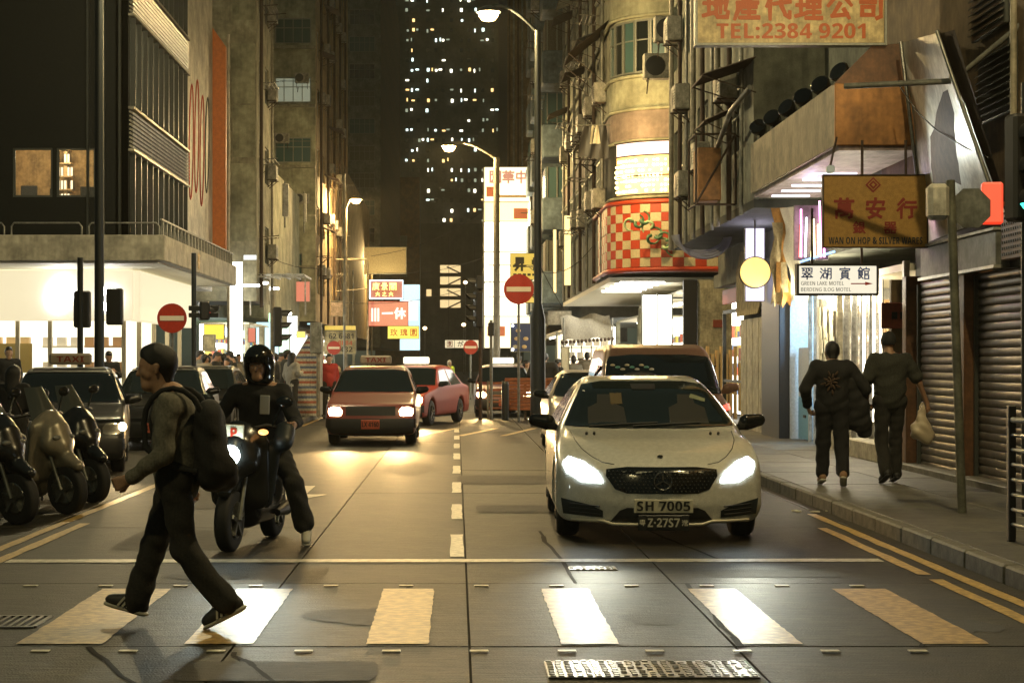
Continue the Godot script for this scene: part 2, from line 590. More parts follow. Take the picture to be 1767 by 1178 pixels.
# ---------------------------------------------------------------- the scene
func _ready() -> void:
	rng.seed = 20240
	var cam := Camera3D.new()
	cam.name = "camera"
	cam.projection = Camera3D.PROJECTION_FRUSTUM   # a shifted lens keeps the verticals upright
	cam.near = 0.2
	cam.far = 1200.0
	cam.size = 0.2 * 1178.0 / FOCAL
	cam.frustum_offset = Vector2(0.2 * 95.5 / FOCAL, 0.2 * 36.0 / FOCAL)
	add_child(cam)
	cam.position = Vector3(0, EYE, 0)
	var we := WorldEnvironment.new()
	we.name = "night_air"
	var env := Environment.new()
	env.background_mode = Environment.BG_SKY
	var sky := Sky.new()
	var sm := ProceduralSkyMaterial.new()
	sm.sky_top_color = lin(0.022, 0.036, 0.032)
	sm.sky_horizon_color = lin(0.040, 0.048, 0.032)
	sm.ground_bottom_color = lin(0.010, 0.009, 0.007)
	sm.ground_horizon_color = lin(0.016, 0.015, 0.010)
	sm.sky_curve = 0.2
	sky.sky_material = sm
	env.sky = sky
	env.tonemap_mode = Environment.TONE_MAPPER_LINEAR
	env.tonemap_exposure = 1.5
	env.sdfgi_enabled = true
	env.ssao_enabled = true
	env.ssil_enabled = true
	env.fog_enabled = true
	env.fog_density = 0.0004
	env.fog_light_color = Color(0.95, 0.93, 0.85)
	we.environment = env
	add_child(we)

	make_textures()
	make_materials()
	build_ground()
	build_markings()
	build_left()
	build_right()
	build_far()
	build_street_furniture()
	build_signs()
	build_vehicles()
	build_people()
	build_small()

func make_materials() -> void:
	mat("asphalt_base", lin_c(0.03, 0.028, 0.024), 0.7, 0.0, "concrete", 0.6)
	for i in 4:
		var k: float = [1.0, 0.78, 1.2, 0.9][i]
		mat("road_slab_%d" % i, lin_c(0.050 * k, 0.043 * k, 0.024 * k), 0.62, 0.0, "road", 0.5, 1.0).metallic_specular = 0.38
		mat("paver_%d" % i, lin_c(0.115 * k, 0.108 * k, 0.08 * k), 0.62, 0.0, "concrete", 0.8, 0.3)
	mat("kerb", lin_c(0.16, 0.15, 0.115), 0.7, 0.0, "grime", 1.3, 0.4)
	mat("yellow_paint", lin_c(0.62, 0.40, 0.10), 0.5, 0.0, "paint", 0.9, 0.2)
	mat("cross_paint", lin_c(0.56, 0.36, 0.12), 0.5, 0.0, "paint", 0.7, 0.2)
	mat("white_paint", lin_c(0.62, 0.57, 0.42), 0.5, 0.0, "paint", 0.9, 0.2)
	mat("tar", lin_c(0.014, 0.013, 0.011), 0.8, 0.0, "grain", 2.0).metallic_specular = 0.2
	mat("iron", lin_c(0.22, 0.21, 0.19), 0.38, 0.9, "grime", 2.0, 0.4)
	mat("dark_iron", lin_c(0.03, 0.03, 0.028), 0.45, 0.3, "grain", 2.0)
	mat("steel", lin_c(0.45, 0.45, 0.42), 0.35, 0.9, "grime", 1.0)
	mat("galv", lin_c(0.33, 0.33, 0.29), 0.5, 0.5, "grime", 0.9)
	mat("black", lin_c(0.012, 0.012, 0.012), 0.5)
	mat("black_gloss", lin_c(0.008, 0.009, 0.009), 0.12)
	mat("dark_glass", lin_c(0.010, 0.014, 0.014), 0.06)
	mat("pole_dark", lin_c(0.03, 0.036, 0.036), 0.45, 0.2, "grain", 1.5)
	mat("pole_pale", lin_c(0.38, 0.34, 0.25), 0.55, 0.0, "grime", 0.8)
	mat("white_enamel", lin_c(0.62, 0.6, 0.52), 0.4, 0.0, "grime", 0.8)
	mat("red_sign", lin_c(0.52, 0.035, 0.012), 0.4, 0.0, "grain", 1.0)

func lin_c(r: float, g: float, b: float) -> Color: return Color(r, g, b)

# ---------------------------------------------------------------- ground, road, kerbs, pavements
func build_ground() -> void:
	var mb := MB.new()
	mb.quad(Vector3(-400, -0.05, 60), Vector3(400, -0.05, 60), Vector3(400, -0.05, -900), Vector3(-400, -0.05, -900), Vector3.UP)
	setting(obj("ground", mb, M["asphalt_base"]), "dark ground sheet under the street and buildings", "ground")
	# the road: cast concrete slabs with tarred joints
	mb = MB.new()
	mb.box(Vector3(-1.3, -0.035, -170), Vector3(10.3, 0.04, 380))
	var road := obj("road", mb, M["tar"])
	setting(road, "concrete slab road running straight down the street with dark tarred joints", "road")
	var xs := [-6.44, -3.9, -1.22, 0.07, 1.52, 3.7]
	var zs := [12.0, 7.0, 2.0, -3.0, -6.6, -10.12, -13.0, -17.4, -22.0, -26.6, -31.2, -36.0, -41.0, -46.0, -52.0, -58.0, -64.0, -70.0, -78.0, -86.0]
	for i in xs.size() - 1:
		for j in zs.size() - 1:
			var w: float = xs[i + 1] - xs[i]
			var l: float = zs[j] - zs[j + 1]
			var s := MB.new()
			s.box(Vector3(0, -0.012, 0), Vector3(w - 0.014, 0.024, l - 0.014))
			obj("road_slab", s, M["road_slab_%d" % rng.randi_range(0, 3)], road, Vector3(xs[i] + w * 0.5, rng.randf_range(-0.0025, 0.0015), zs[j] - l * 0.5))
	var s2 := MB.new()
	s2.box(Vector3(-1.3, -0.012, -220), Vector3(10.2, 0.024, 268))
	obj("road_surface", s2, M["road_slab_1"], road)
	var gut := MB.new()
	gut.box(Vector3(3.775, -0.012, -38), Vector3(0.13, 0.02, 100))
	obj("gutter", gut, M["road_slab_1"], road)
	# cracks and irregular joints that wander across the slabs
	for c in [[-1.28, -8.2, -2.0, -10.1], [0.85, -13.0, 0.75, -17.0], [1.55, -10.1, 1.62, -13.0], [2.55, -10.1, 2.75, -11.4], [2.1, -14.4, 1.75, -17.0], [-0.9, -9.0, -1.2, -9.9]]:
		var t := MB.new()
		var pts: Array = []
		for k in 9:
			var f := k / 8.0
			pts.append(Vector3(lerpf(c[0], c[2], f) + rng.randf_range(-0.02, 0.02), 0.001, lerpf(c[1], c[3], f)))
		for k in 8:
			var a: Vector3 = pts[k]
			var b: Vector3 = pts[k + 1]
			var e := Vector3(0.010 + 0.012 * rng.randf(), 0, 0)
			t.quad(a - e, a + e, b + e, b - e, Vector3.UP)
		obj("crack_seal", t, M["tar"], road, Vector3(0, 0.003, 0))
	# tarred repairs and oil stains
	for c in [[-2.4, -16.2, 0.5, 0.9, 0], [0.9, -19.6, 0.7, 0.5, 0], [-0.6, -11.3, 0.35, 0.4, 1], [2.3, -13.6, 0.5, 0.25, 0], [-2.9, -21.0, 0.4, 1.4, 0], [0.8, -24.5, 0.8, 0.9, 0], [-1.8, -13.4, 0.3, 0.22, 1], [1.2, -11.2, 0.22, 0.3, 1], [-0.7, -27.0, 0.4, 1.6, 1], [2.9, -10.9, 0.3, 0.35, 1], [-0.9, -9.3, 0.5, 0.3, 0]]:
		var pg := PackedVector2Array()
		for k in 16:
			var a := TAU * k / 16.0
			var rr := rng.randf_range(0.75, 1.1)
			if c[4] == 0: pg.append(Vector2(c[0] + c[2] * signf(cos(a)) * minf(1.0, absf(cos(a)) * 1.35) * (0.95 + 0.05 * rr), c[1] + c[3] * signf(sin(a)) * minf(1.0, absf(sin(a)) * 1.35) * (0.95 + 0.05 * rr)))
			else: pg.append(Vector2(c[0] + c[2] * cos(a) * rr, c[1] + c[3] * sin(a) * rr))
		obj("road_patch" if c[4] == 0 else "oil_stain", band(pg, 0.0035), mat("patch_%d" % c[4], [lin_c(0.04, 0.037, 0.028), lin_c(0.03, 0.028, 0.022)][c[4]], [0.75, 0.7][c[4]], 0.0, "road", 0.8, 0.8), road)
	# right pavement
	pavement("right_pavement", "grey paved footway below the shutters on the right", 3.97, 6.4, 6.0, -44.0, 2)
	pavement("right_pavement", "paved footway past the side street below the round bay", 3.97, 6.6, -49.0, -110.0, 2)
	pavement("left_pavement", "paved footway in front of the bright corner shop", -30.0, -6.57, -12.0, -44.4, 3)
	pavement("left_pavement", "paved footway widening into the road where the crowd waits", -8.6, -4.02, -45.0, -130.0, 3)
	kerb_row("right_kerb", "concrete kerb of the right footway", 3.905, 6.0, -44.0)
	kerb_row("right_kerb", "concrete kerb past the side street on the right", 3.905, -49.0, -80.0)
	kerb_row("left_kerb", "concrete kerb beside the parked cars", -6.505, -12.0, -44.0)
	kerb_row("left_kerb", "concrete kerb below the waiting crowd on the left", -3.955, -45.0, -84.0)

func pavement(called: String, label: String, x0: float, x1: float, z0: float, z1: float, cols: int) -> void:
	var mb := MB.new()
	mb.box(Vector3((x0 + x1) * 0.5, 0.03, (z0 + z1) * 0.5), Vector3(x1 - x0, 0.14, absf(z1 - z0)))
	var p := obj(called, mb, M["tar"])
	setting(p, label, "pavement")
	var w := minf((x1 - x0) / cols, 1.5)
	var n := int((z0 - maxf(z1, -64.0)) / 1.2)
	var paver := MB.new()
	paver.box(Vector3.ZERO, Vector3(w - 0.010, 0.03, 1.19), 0.004)
	var shared := paver.mesh()
	if n > 0 and x1 - x0 < 5.0:
		for i in cols:
			for j in n:
				obj("paving_slab", shared, M["paver_%d" % rng.randi_range(0, 3)], p, Vector3(x0 + w * (i + 0.5), 0.115 + rng.randf_range(-0.002, 0.002), z0 - 1.2 * (j + 0.5)))
	var zz := z0 - 1.2 * n
	if x1 - x0 >= 5.0: zz = z0
	if zz > z1 + 0.1:
		var r := MB.new()
		r.box(Vector3((x0 + x1) * 0.5, 0.115, (zz + z1) * 0.5), Vector3(x1 - x0, 0.03, zz - z1))
		obj("paving", r, M["paver_1"], p)

func kerb_row(called: String, label: String, x: float, z0: float, z1: float) -> void:
	var root := Node3D.new()
	root.name = numbered(called)
	add_child(root)
	setting(root, label, "kerb")
	var st := MB.new()
	st.box(Vector3.ZERO, Vector3(0.13, 0.22, 0.985), 0.018)
	var shared := st.mesh()
	for i in int(z0 - z1):
		obj("kerb_stone", shared, M["kerb"], root, Vector3(x + rng.randf_range(-0.004, 0.004), 0.022 + rng.randf_range(-0.003, 0.003), z0 - 0.5 - i))

func band(pts: PackedVector2Array, y: float) -> MB:
	# a flat painted patch; pts are x, z
	var mb := MB.new()
	var t := Geometry2D.triangulate_polygon(pts)
	for i in range(0, t.size(), 3):
		mb.tri(Vector3(pts[t[i]].x, y, pts[t[i]].y), Vector3(pts[t[i + 1]].x, y, pts[t[i + 1]].y), Vector3(pts[t[i + 2]].x, y, pts[t[i + 2]].y), Vector3.UP)
	return mb

func worn(x0: float, x1: float, z0: float, z1: float, j: float, n := 14) -> PackedVector2Array:
	# a strip along z with uneven edges
	var p := PackedVector2Array()
	for i in n + 1: p.append(Vector2(x0 + rng.randf_range(-j, j), lerpf(z0, z1, float(i) / n)))
	for i in n + 1: p.append(Vector2(x1 + rng.randf_range(-j, j), lerpf(z1, z0, float(i) / n)))
	return p

func build_markings() -> void:
	var mk := Node3D.new()
	mk.name = "road_marking"
	add_child(mk)
	setting(mk, "worn yellow and white paint of the crossing, stop line, lane dashes and double yellow lines", "road markings")
	var y := 0.006
	# crossing stripes
	for s in [[-2.42, -1.95], [-1.50, -1.12], [-0.50, -0.155], [0.575, 0.895], [1.575, 1.90], [2.56, 2.93]]:
		obj("crossing_stripe", band(worn(s[0], s[1], -10.18, -12.66, 0.005, 30), y), M["cross_paint"], mk)
	obj("stop_line", band(PackedVector2Array([Vector2(-3.5, -14.32), Vector2(3.32, -14.38), Vector2(3.32, -14.60), Vector2(-3.5, -14.54)]), y), M["white_paint"], mk)
	for d: float in [14.75, 18.3, 22.0, 25.8, 29.6, 33.4, 37.2, 41.0, 54.0, 58.0, 62.0, 66.0]:
		obj("lane_dash", band(worn(-0.055, 0.055, -d, -d - 1.9, 0.006, 6), y), M["white_paint"], mk)
	obj("yellow_line", band(worn(3.57, 3.67, -7.0, -18.9, 0.008, 30), y), M["yellow_paint"], mk)
	obj("yellow_line", band(worn(3.36, 3.46, -7.0, -13.2, 0.008, 20), y), M["yellow_paint"], mk)
	obj("yellow_line", band(worn(3.36, 3.46, -13.5, -17.3, 0.008, 12), y), M["yellow_paint"], mk)
	obj("yellow_line", band(worn(-3.84, -3.74, -12.0, -24.0, 0.008, 30), y), M["yellow_paint"], mk)
	obj("yellow_line", band(worn(-3.62, -3.52, -12.0, -17.8, 0.008, 20), y), M["yellow_paint"], mk)
	obj("yellow_line", band(worn(-3.78, -3.70, -45.0, -70.0, 0.008, 20), y), M["yellow_paint"], mk)
	# lane arrow and box hatching further on
	obj("lane_arrow", band(PackedVector2Array([Vector2(-1.93, -23.2), Vector2(-1.77, -23.2), Vector2(-1.77, -21.7), Vector2(-1.52, -21.7), Vector2(-1.85, -20.6), Vector2(-2.18, -21.7), Vector2(-1.93, -21.7)]), y), M["white_paint"], mk)
	for k in 5:
		obj("box_hatching", band(PackedVector2Array([Vector2(-0.9 + k * 0.9, -39.0), Vector2(-0.75 + k * 0.9, -39.0), Vector2(0.1 + k * 0.9, -43.5), Vector2(-0.05 + k * 0.9, -43.5)]), y), M["yellow_paint"], mk)
	# rows of metal studs along both edges of the crossing
	var st := MB.new()
	st.box(Vector3.ZERO, Vector3(0.1, 0.006, 0.06), 0.002)
	var shared := st.mesh()
	for k in 12:
		obj("road_stud", shared, M["white_paint"], mk, Vector3(-2.95 + k * 0.52, 0.007, -12.82))
		obj("road_stud", shared, M["white_paint"], mk, Vector3(-2.7 + k * 0.47, 0.007, -9.92))
	# covers in the road
	cover(Vector3(0.97, 0.0, -9.33), 1.04, 0.5, "wide ribbed metal utility cover shining in the headlights in front of the crossing")
	cover(Vector3(1.02, 0.0, -13.9), 0.36, 0.2, "small bright metal cover between stop line and white lit stripe")
	var gr := thing("gully_grating", "slotted iron gully grating in the road at the left end of the crossing", "grating", Vector3(-2.72, 0.0, -11.05))
	var f := MB.new()
	f.box(Vector3(0, 0.003, 0.24), Vector3(0.5, 0.014, 0.03)); f.box(Vector3(0, 0.003, -0.24), Vector3(0.5, 0.014, 0.03))
	f.box(Vector3(0.25, 0.003, 0), Vector3(0.03, 0.014, 0.44)); f.box(Vector3(-0.25, 0.003, 0), Vector3(0.03, 0.014, 0.44))
	obj("frame", f, M["iron"], gr)
	for k in 9:
		var b := MB.new()
		b.box(Vector3(-0.2 + k * 0.05, 0.004, 0), Vector3(0.022, 0.012, 0.44))
		obj("bar", b, M["iron"], gr)

func cover(at: Vector3, w: float, l: float, label: String) -> void:
	var c := thing("manhole_cover", label, "manhole cover", at)
	var f := MB.new()
	f.box(Vector3(0, 0.004, 0), Vector3(w, 0.01, l), 0.003)
	obj("plate", f, M["iron"], c)
	var r := MB.new()
	var n := int(w / 0.045)
	for i in n:
		for j in int(l / 0.05):
			if rng.randf() < 0.12: continue
			var px := -w * 0.5 + (i + 0.5) * w / n
			var pz := -l * 0.5 + (j + 0.6) * 0.05
			if absf(pz) > l * 0.46: continue
			r.box(Vector3(px + rng.randf_range(-0.004, 0.004), 0.012, pz), Vector3(0.03, 0.008, 0.014 + 0.012 * (i % 2)), 0.003)
	var rr := obj("tread_pattern", r, M["steel"], c)
	rr.set_meta("kind", "stuff")

# ---------------------------------------------------------------- building helpers
func wall_grid(mb: MB, w: float, h: float, ops: Array, depth: float) -> void:
	# a wall in x,y facing +z with rectangular openings and their reveals
	var xs: Array = [0.0, w]
	var ys: Array = [0.0, h]
	for r: Rect2 in ops:
		for e in [r.position.x, r.end.x]:
			if not xs.has(e): xs.append(e)
		for e in [r.position.y, r.end.y]:
			if not ys.has(e): ys.append(e)
	xs.sort(); ys.sort()
	for j in ys.size() - 1:
		var run := -1
		for i in xs.size():
			var open := true
			if i < xs.size() - 1:
				open = false
				var c := Vector2((xs[i] + xs[i + 1]) * 0.5, (ys[j] + ys[j + 1]) * 0.5)
				for r: Rect2 in ops:
					if r.has_point(c): open = true
			if not open and run < 0: run = i
			if open and run >= 0:
				mb.quad(Vector3(xs[run], ys[j], 0), Vector3(xs[i], ys[j], 0), Vector3(xs[i], ys[j + 1], 0), Vector3(xs[run], ys[j + 1], 0), Vector3(0, 0, 1))
				run = -1
	for r: Rect2 in ops:
		var a := Vector3(r.position.x, r.position.y, 0)
		var b := Vector3(r.end.x, r.position.y, 0)
		var c := Vector3(r.end.x, r.end.y, 0)
		var d := Vector3(r.position.x, r.end.y, 0)
		var k := Vector3(0, 0, -depth)
		mb.quad(a, b, b + k, a + k, Vector3.UP)
		mb.quad(d, c, c + k, d + k, Vector3.DOWN)
		mb.quad(a, d, d + k, a + k, Vector3.RIGHT)
		mb.quad(b, c, c + k, b + k, Vector3.LEFT)

var win_cache := {}
func window_meshes(w: float, h: float, nx: int, ny: int) -> Array:
	var key := "%.2f %.2f %d %d" % [w, h, nx, ny]
	if win_cache.has(key): return win_cache[key]
	var f := MB.new()
	var t := 0.05
	for s: float in [-1.0, 1.0]:
		f.box(Vector3(s * (w - t) * 0.5, 0, 0), Vector3(t, h, 0.06))
		f.box(Vector3(0, s * (h - t) * 0.5, 0), Vector3(w - 2 * t, t, 0.06))
	for i in range(1, nx): f.box(Vector3(-w * 0.5 + w * i / nx, 0, 0), Vector3(0.035, h - 2 * t, 0.05))
	for j in range(1, ny): f.box(Vector3(0, -h * 0.5 + h * j / ny + h * 0.12, 0.001), Vector3(w - 2 * t, 0.035, 0.04))
	var p := MB.new()
	p.quad(Vector3(-w * 0.5, -h * 0.5, -0.012), Vector3(w * 0.5, -h * 0.5, -0.012), Vector3(w * 0.5, h * 0.5, -0.012), Vector3(-w * 0.5, h * 0.5, -0.012), Vector3(0, 0, 1))
	win_cache[key] = [f.mesh(), p.mesh()]
	return win_cache[key]

func facade(parent: Node3D, o: Vector3, u: Vector3, w: float, h: float, ops: Array, m: Material, frame: Material, panes: Array, nx := 3, ny := 2, depth := 0.16) -> void:
	# one wall of a building with its windows; o is its lower corner, u runs along it
	var b := Basis(u, Vector3.UP, u.cross(Vector3.UP))
	var mb := MB.new()
	wall_grid(mb, w, h, ops, depth)
	var wl := obj("wall", mb, m, parent)
	wl.transform = Transform3D(b, o - parent.position)
	for r: Rect2 in ops:
		var ms := window_meshes(r.size.x, r.size.y, nx, ny)
		var wi := obj("window", ms[0], frame, parent)
		wi.transform = Transform3D(b, o - parent.position + b * Vector3(r.get_center().x, r.get_center().y, -depth * 0.6))
		obj("pane", ms[1], panes[rng.randi_range(0, panes.size() - 1)], wi)

func rows_of(w: float, x0: float, ww: float, gap: float, y0: float, wh: float, storey: float, n: int) -> Array:
	var a := []
	for j in n:
		var x := x0
		while x + ww < w - 0.15:
			a.append(Rect2(x, y0 + j * storey, ww, wh))
			x += ww + gap
	return a

func core(parent: Node3D, lo: Vector3, hi: Vector3, m: Material, called := "building_core") -> void:
	var mb := MB.new()
	mb.box((lo + hi) * 0.5, (hi - lo).abs())
	obj(called, mb, m, parent, -parent.position)

var ac0: Node3D
func make_ac() -> void:
	ac0 = thing("air_conditioner", "", "air conditioner")
	var c := MB.new()
	c.box(Vector3(0, 0.3, 0.18), Vector3(0.8, 0.56, 0.34), 0.02)
	obj("casing", c, M["ac_case"], ac0)
	var g := MB.new()
	g.xf = Transform3D(Basis(Vector3.RIGHT, PI / 2), Vector3(-0.14, 0.3, 0.352))
	g.lathe([Vector2(0, 0.012), Vector2(0.2, 0.012), Vector2(0.23, 0.0)], 14)
	obj("fan_grille", g, M["black"], ac0)
	var s := MB.new()
	for k in 6: s.box(Vector3(0.26, 0.14 + k * 0.06, 0.354), Vector3(0.2, 0.016, 0.012))
	obj("louvre", s, M["dark_iron"], ac0)
	var b := MB.new()
	for x: float in [-0.3, 0.3]:
		b.box(Vector3(x, 0.0, 0.18), Vector3(0.03, 0.03, 0.4))
		b.bar(Vector3(x, -0.28, 0.0), Vector3(x, 0.0, 0.34), 0.025, 0.025)
	obj("bracket", b, M["rust"], ac0)
	ac0.position = Vector3(0, 0, 40)

var ac_first := true
func ac(at: Vector3, turn: float, label: String, group: String, sc := 1.0) -> Node3D:
	var o := ac0 if ac_first else dup(ac0, at, turn)
	ac_first = false
	o.position = at
	o.rotation.y = turn
	o.scale = Vector3.ONE * sc
	tag(o, label, "air conditioner", group)
	return o

func pipe(pts: Array, r: float, m: Material, label: String, called := "drain_pipe", group := "") -> void:
	var mb := MB.new()
	mb.tube(pts, r, 8)
	var o := obj(called, mb, m)
	tag(o, label, called.replace("_", " "), group)

func awning(at: Vector3, turn: float, w: float, out: float, drop: float, m: Material, label: String, group: String) -> void:
	# a small sloping sheet canopy on two struts
	var t := thing("window_awning", label, "awning", at, turn, group)
	var s := MB.new()
	var n := int(w / 0.12)
	var rows := []
	for i in 2:
		var row := []
		for k in n * 2 + 1:
			row.append(Vector3(-w * 0.5 + w * k / (n * 2.0), -drop * i + (0.012 if k % 2 else -0.012), out * i))
		rows.append(row)
	s.sheet(rows)
	obj("sheet", s, m, t)
	var f := MB.new()
	f.box(Vector3(0, -drop - 0.02, out), Vector3(w, 0.03, 0.02))
	for x: float in [-w * 0.45, w * 0.45]: f.bar(Vector3(x, -drop * 2.0, 0.0), Vector3(x, -drop - 0.02, out - 0.02), 0.02, 0.02)
	obj("strut", f, M["rust"], t)

func build_materials_left() -> void:
	mat("clad_black", lin_c(0.008, 0.01, 0.009), 0.5, 0.0, "grain", 0.7).metallic_specular = 0.25
	mat("clad_side", lin_c(0.05, 0.055, 0.05), 0.35, 0.4, "grain", 0.7)
	mat("louvre_metal", lin_c(0.42, 0.4, 0.32), 0.4, 0.6, "grime", 0.8)
	mat("canopy_stone", lin_c(0.42, 0.39, 0.3), 0.6, 0.0, "grime", 0.35)
	mat("white_panel", lin_c(0.62, 0.58, 0.47), 0.55, 0.0, "grime", 0.25)
	mat("orange_fin", lin_c(0.62, 0.17, 0.02), 0.5, 0.0, "grain", 0.4)
	mat("rust", lin_c(0.09, 0.055, 0.035), 0.75, 0.2, "grime", 1.6)
	mat("ac_case", lin_c(0.4, 0.38, 0.31), 0.55, 0.0, "grime", 1.2, 0.0, false)
	mat("wall_beige", lin_c(0.44, 0.42, 0.30), 0.85, 0.0, "grime", 0.28, 0.5)
	mat("wall_green", lin_c(0.42, 0.42, 0.29), 0.85, 0.0, "grime", 0.22, 0.5)
	mat("wall_ochre", lin_c(0.46, 0.33, 0.16), 0.85, 0.0, "grime", 0.3, 0.5)
	mat("wall_grey", lin_c(0.24, 0.25, 0.2), 0.85, 0.0, "grime", 0.25, 0.5)
	mat("wall_dark", lin_c(0.06, 0.065, 0.055), 0.85, 0.0, "grime", 0.25, 0.5)
	mat("wall_brick", lin_c(0.22, 0.095, 0.04), 0.85, 0.0, "grime", 0.3, 0.5)
	mat("frame_metal", lin_c(0.3, 0.31, 0.27), 0.5, 0.4, "grain", 1.0)
	mat("frame_dark", lin_c(0.05, 0.055, 0.05), 0.5, 0.3)
	mat("glass_teal", lin_c(0.05, 0.10, 0.10), 0.2)
	mat("glass_black", lin_c(0.012, 0.015, 0.014), 0.07)
	mat("curtain", lin_c(0.16, 0.15, 0.11), 0.7, 0.0, "cloth", 1.0)
	glow("window_dim", lin_c(0.55, 0.62, 0.45), 0.22)
	glow("window_warm", lin_c(1.0, 0.68, 0.3), 0.8)
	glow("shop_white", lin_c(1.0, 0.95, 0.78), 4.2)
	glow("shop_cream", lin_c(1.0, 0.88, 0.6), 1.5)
	glow("shop_cool", lin_c(0.75, 0.92, 1.0), 2.2)
	glow("tube_light", lin_c(1.0, 0.98, 0.88), 9.0)

# ---------------------------------------------------------------- left side of the street
func build_left() -> void:
	build_materials_left()
	make_ac()
	corner_shop()
	left_block()

func corner_shop() -> void:
	var b := thing("office_building", "dark clad corner block with louvre bands, a lit upstairs window and a bright shop below", "building", Vector3(-7.8, 0, -44))
	# front wall, facing the junction
	facade(b, Vector3(-20, 4.2, -44), Vector3.RIGHT, 12.2, 20.0, [], M["clad_black"], M["frame_dark"], [M["glass_black"]])
	# cut in the lit window by building the wall in pieces round it
	for c in b.get_children(): c.free()
	var wr := [Rect2(9.46, 1.27, 0.94, 1.17), Rect2(10.5, 1.27, 0.92, 1.17)]
	var mb := MB.new()
	wall_grid(mb, 12.2, 20.0, wr, 0.12)
	obj("wall", mb, M["clad_black"], b, Vector3(-12.2, 4.2, 0))
	for r: Rect2 in wr:
		var ms := window_meshes(r.size.x, r.size.y, 1, 1)
		var wi := obj("window", ms[0], M["frame_dark"], b, Vector3(-12.2 + r.get_center().x, 4.2 + r.get_center().y, -0.06))
		var gm := StandardMaterial3D.new()
		gm.transparency = BaseMaterial3D.TRANSPARENCY_ALPHA
		gm.albedo_color = Color(1, 1, 1, 0.06)
		gm.roughness = 0.05
		M["clear_glass"] = gm
		obj("pane", ms[1], gm, wi)
	# room behind the window
	var rm := MB.new()
	rm.box(Vector3(-1.8, 6.0, -3.4), Vector3(3.6, 3.0, 0.1)); rm.box(Vector3(-1.8, 7.25, -1.8), Vector3(3.6, 0.1, 3.1)); rm.box(Vector3(-1.8, 4.7, -1.8), Vector3(3.6, 0.1, 3.1))
	rm.box(Vector3(-3.6, 6.0, -1.8), Vector3(0.1, 2.4, 3.1)); rm.box(Vector3(-0.15, 6.0, -1.8), Vector3(0.1, 2.4, 3.1))
	obj("room_lining", rm, mat("room_warm", lin_c(0.62, 0.45, 0.22), 0.8, 0.0, "grime", 0.5), b)
	omni(Vector3(-9.6, 6.95, -45.2), Color(1.0, 0.74, 0.38), 2.6, 0.08)
	var lampm := glow("lamp_warm", lin_c(1.0, 0.75, 0.36), 6.0)
	for p in [[-2.65, 7.12, -0.7], [-2.55, 7.1, -1.3], [-2.3, 7.08, -2.2], [-0.75, 7.1, -0.9], [-0.6, 7.06, -1.5], [-0.9, 7.05, -2.2], [-0.4, 7.0, -2.4]]:
		var l := MB.new()
		l.ball(Vector3.ZERO, Vector3(0.035, 0.03, 0.035), 8, 6)
		tag(obj("ceiling_lamp", l, lampm, self, Vector3(-7.8 + p[0], p[1], -44 + p[2])), "warm ceiling lamp behind the upstairs window, %s" % {-2.65: "nearest the left corner", -2.55: "just behind the left corner one", -2.3: "at the back of the left half", -0.75: "at the front of the right half", -0.6: "in the middle of the right half", -0.9: "at the back of the right half", -0.4: "by the right wall"}[p[0]], "lamp", "ceiling lamps upstairs")
	var sh := thing("display_stand", "tall lit display stand of bottles behind the upstairs window", "display stand", Vector3(-9.75, 4.76, -46.2))
	var sm := MB.new()
	sm.box(Vector3(0, 1.1, 0), Vector3(0.07, 2.2, 0.07))
	for k in 5: sm.box(Vector3(0, 0.75 + k * 0.33, 0), Vector3(0.42 - 0.04 * k, 0.03, 0.25))
	obj("shelf", sm, mat("stand_wood", lin_c(0.4, 0.3, 0.16), 0.6), sh)
	var bt := MB.new()
	for k in 14: bt.tube([Vector3(-0.16 + 0.08 * (k % 5), 0.77 + 0.33 * (k / 4), 0.06), Vector3(-0.16 + 0.08 * (k % 5), 0.98 + 0.33 * (k / 4), 0.06)], 0.028, 6)
	obj("bottle_row", bt, glow("bottle_glow", lin_c(1.0, 0.82, 0.5), 1.0), sh).set_meta("kind", "stuff")
	for p in [[-10.25, 0], [-8.95, 1], [-8.7, 2], [-10.0, 3]]:
		var ch := thing("cafe_chair", "dark chair back behind the lit upstairs window, %s from the glass" % NTH[p[1]], "chair", Vector3(p[0], 4.76, -44.6 - 0.25 * p[1]), 0.4 * p[1], "chairs behind the upstairs window")
		var q := MB.new()
		q.box(Vector3(0, 0.47, 0), Vector3(0.42, 0.05, 0.42), 0.015)
		obj("seat", q, M["black"], ch)
		q = MB.new()
		q.box(Vector3(0, 0.82, 0.19), Vector3(0.4, 0.4, 0.04), 0.015)
		obj("backrest", q, M["black"], ch)
		for sx: float in [-0.18, 0.18]:
			for sz: float in [-0.18, 0.18]:
				q = MB.new()
				q.box(Vector3(sx, 0.22, sz), Vector3(0.035, 0.45, 0.035))
				obj("leg", q, M["black"], ch)
	# fins on the front
	for k in 3:
		var f := MB.new()
		f.box(Vector3(-0.95 + k * 0.38, 14.0, 0.06), Vector3(0.05, 19.4, 0.12))
		obj("fin", f, M["clad_side"], b)
	# flank along the street: mullioned strips between bands of horizontal louvres
	core(b, Vector3(-19.9, 4.2, -48.2), Vector3(-8.05, 24.1, -53.2), M["black"])
	var fl := MB.new()
	fl.box(Vector3(0.0, 14.2, -4.65), Vector3(0.3, 20.0, 9.3))
	obj("flank_wall", fl, M["clad_black"], b, Vector3(-0.154, 0, 0))
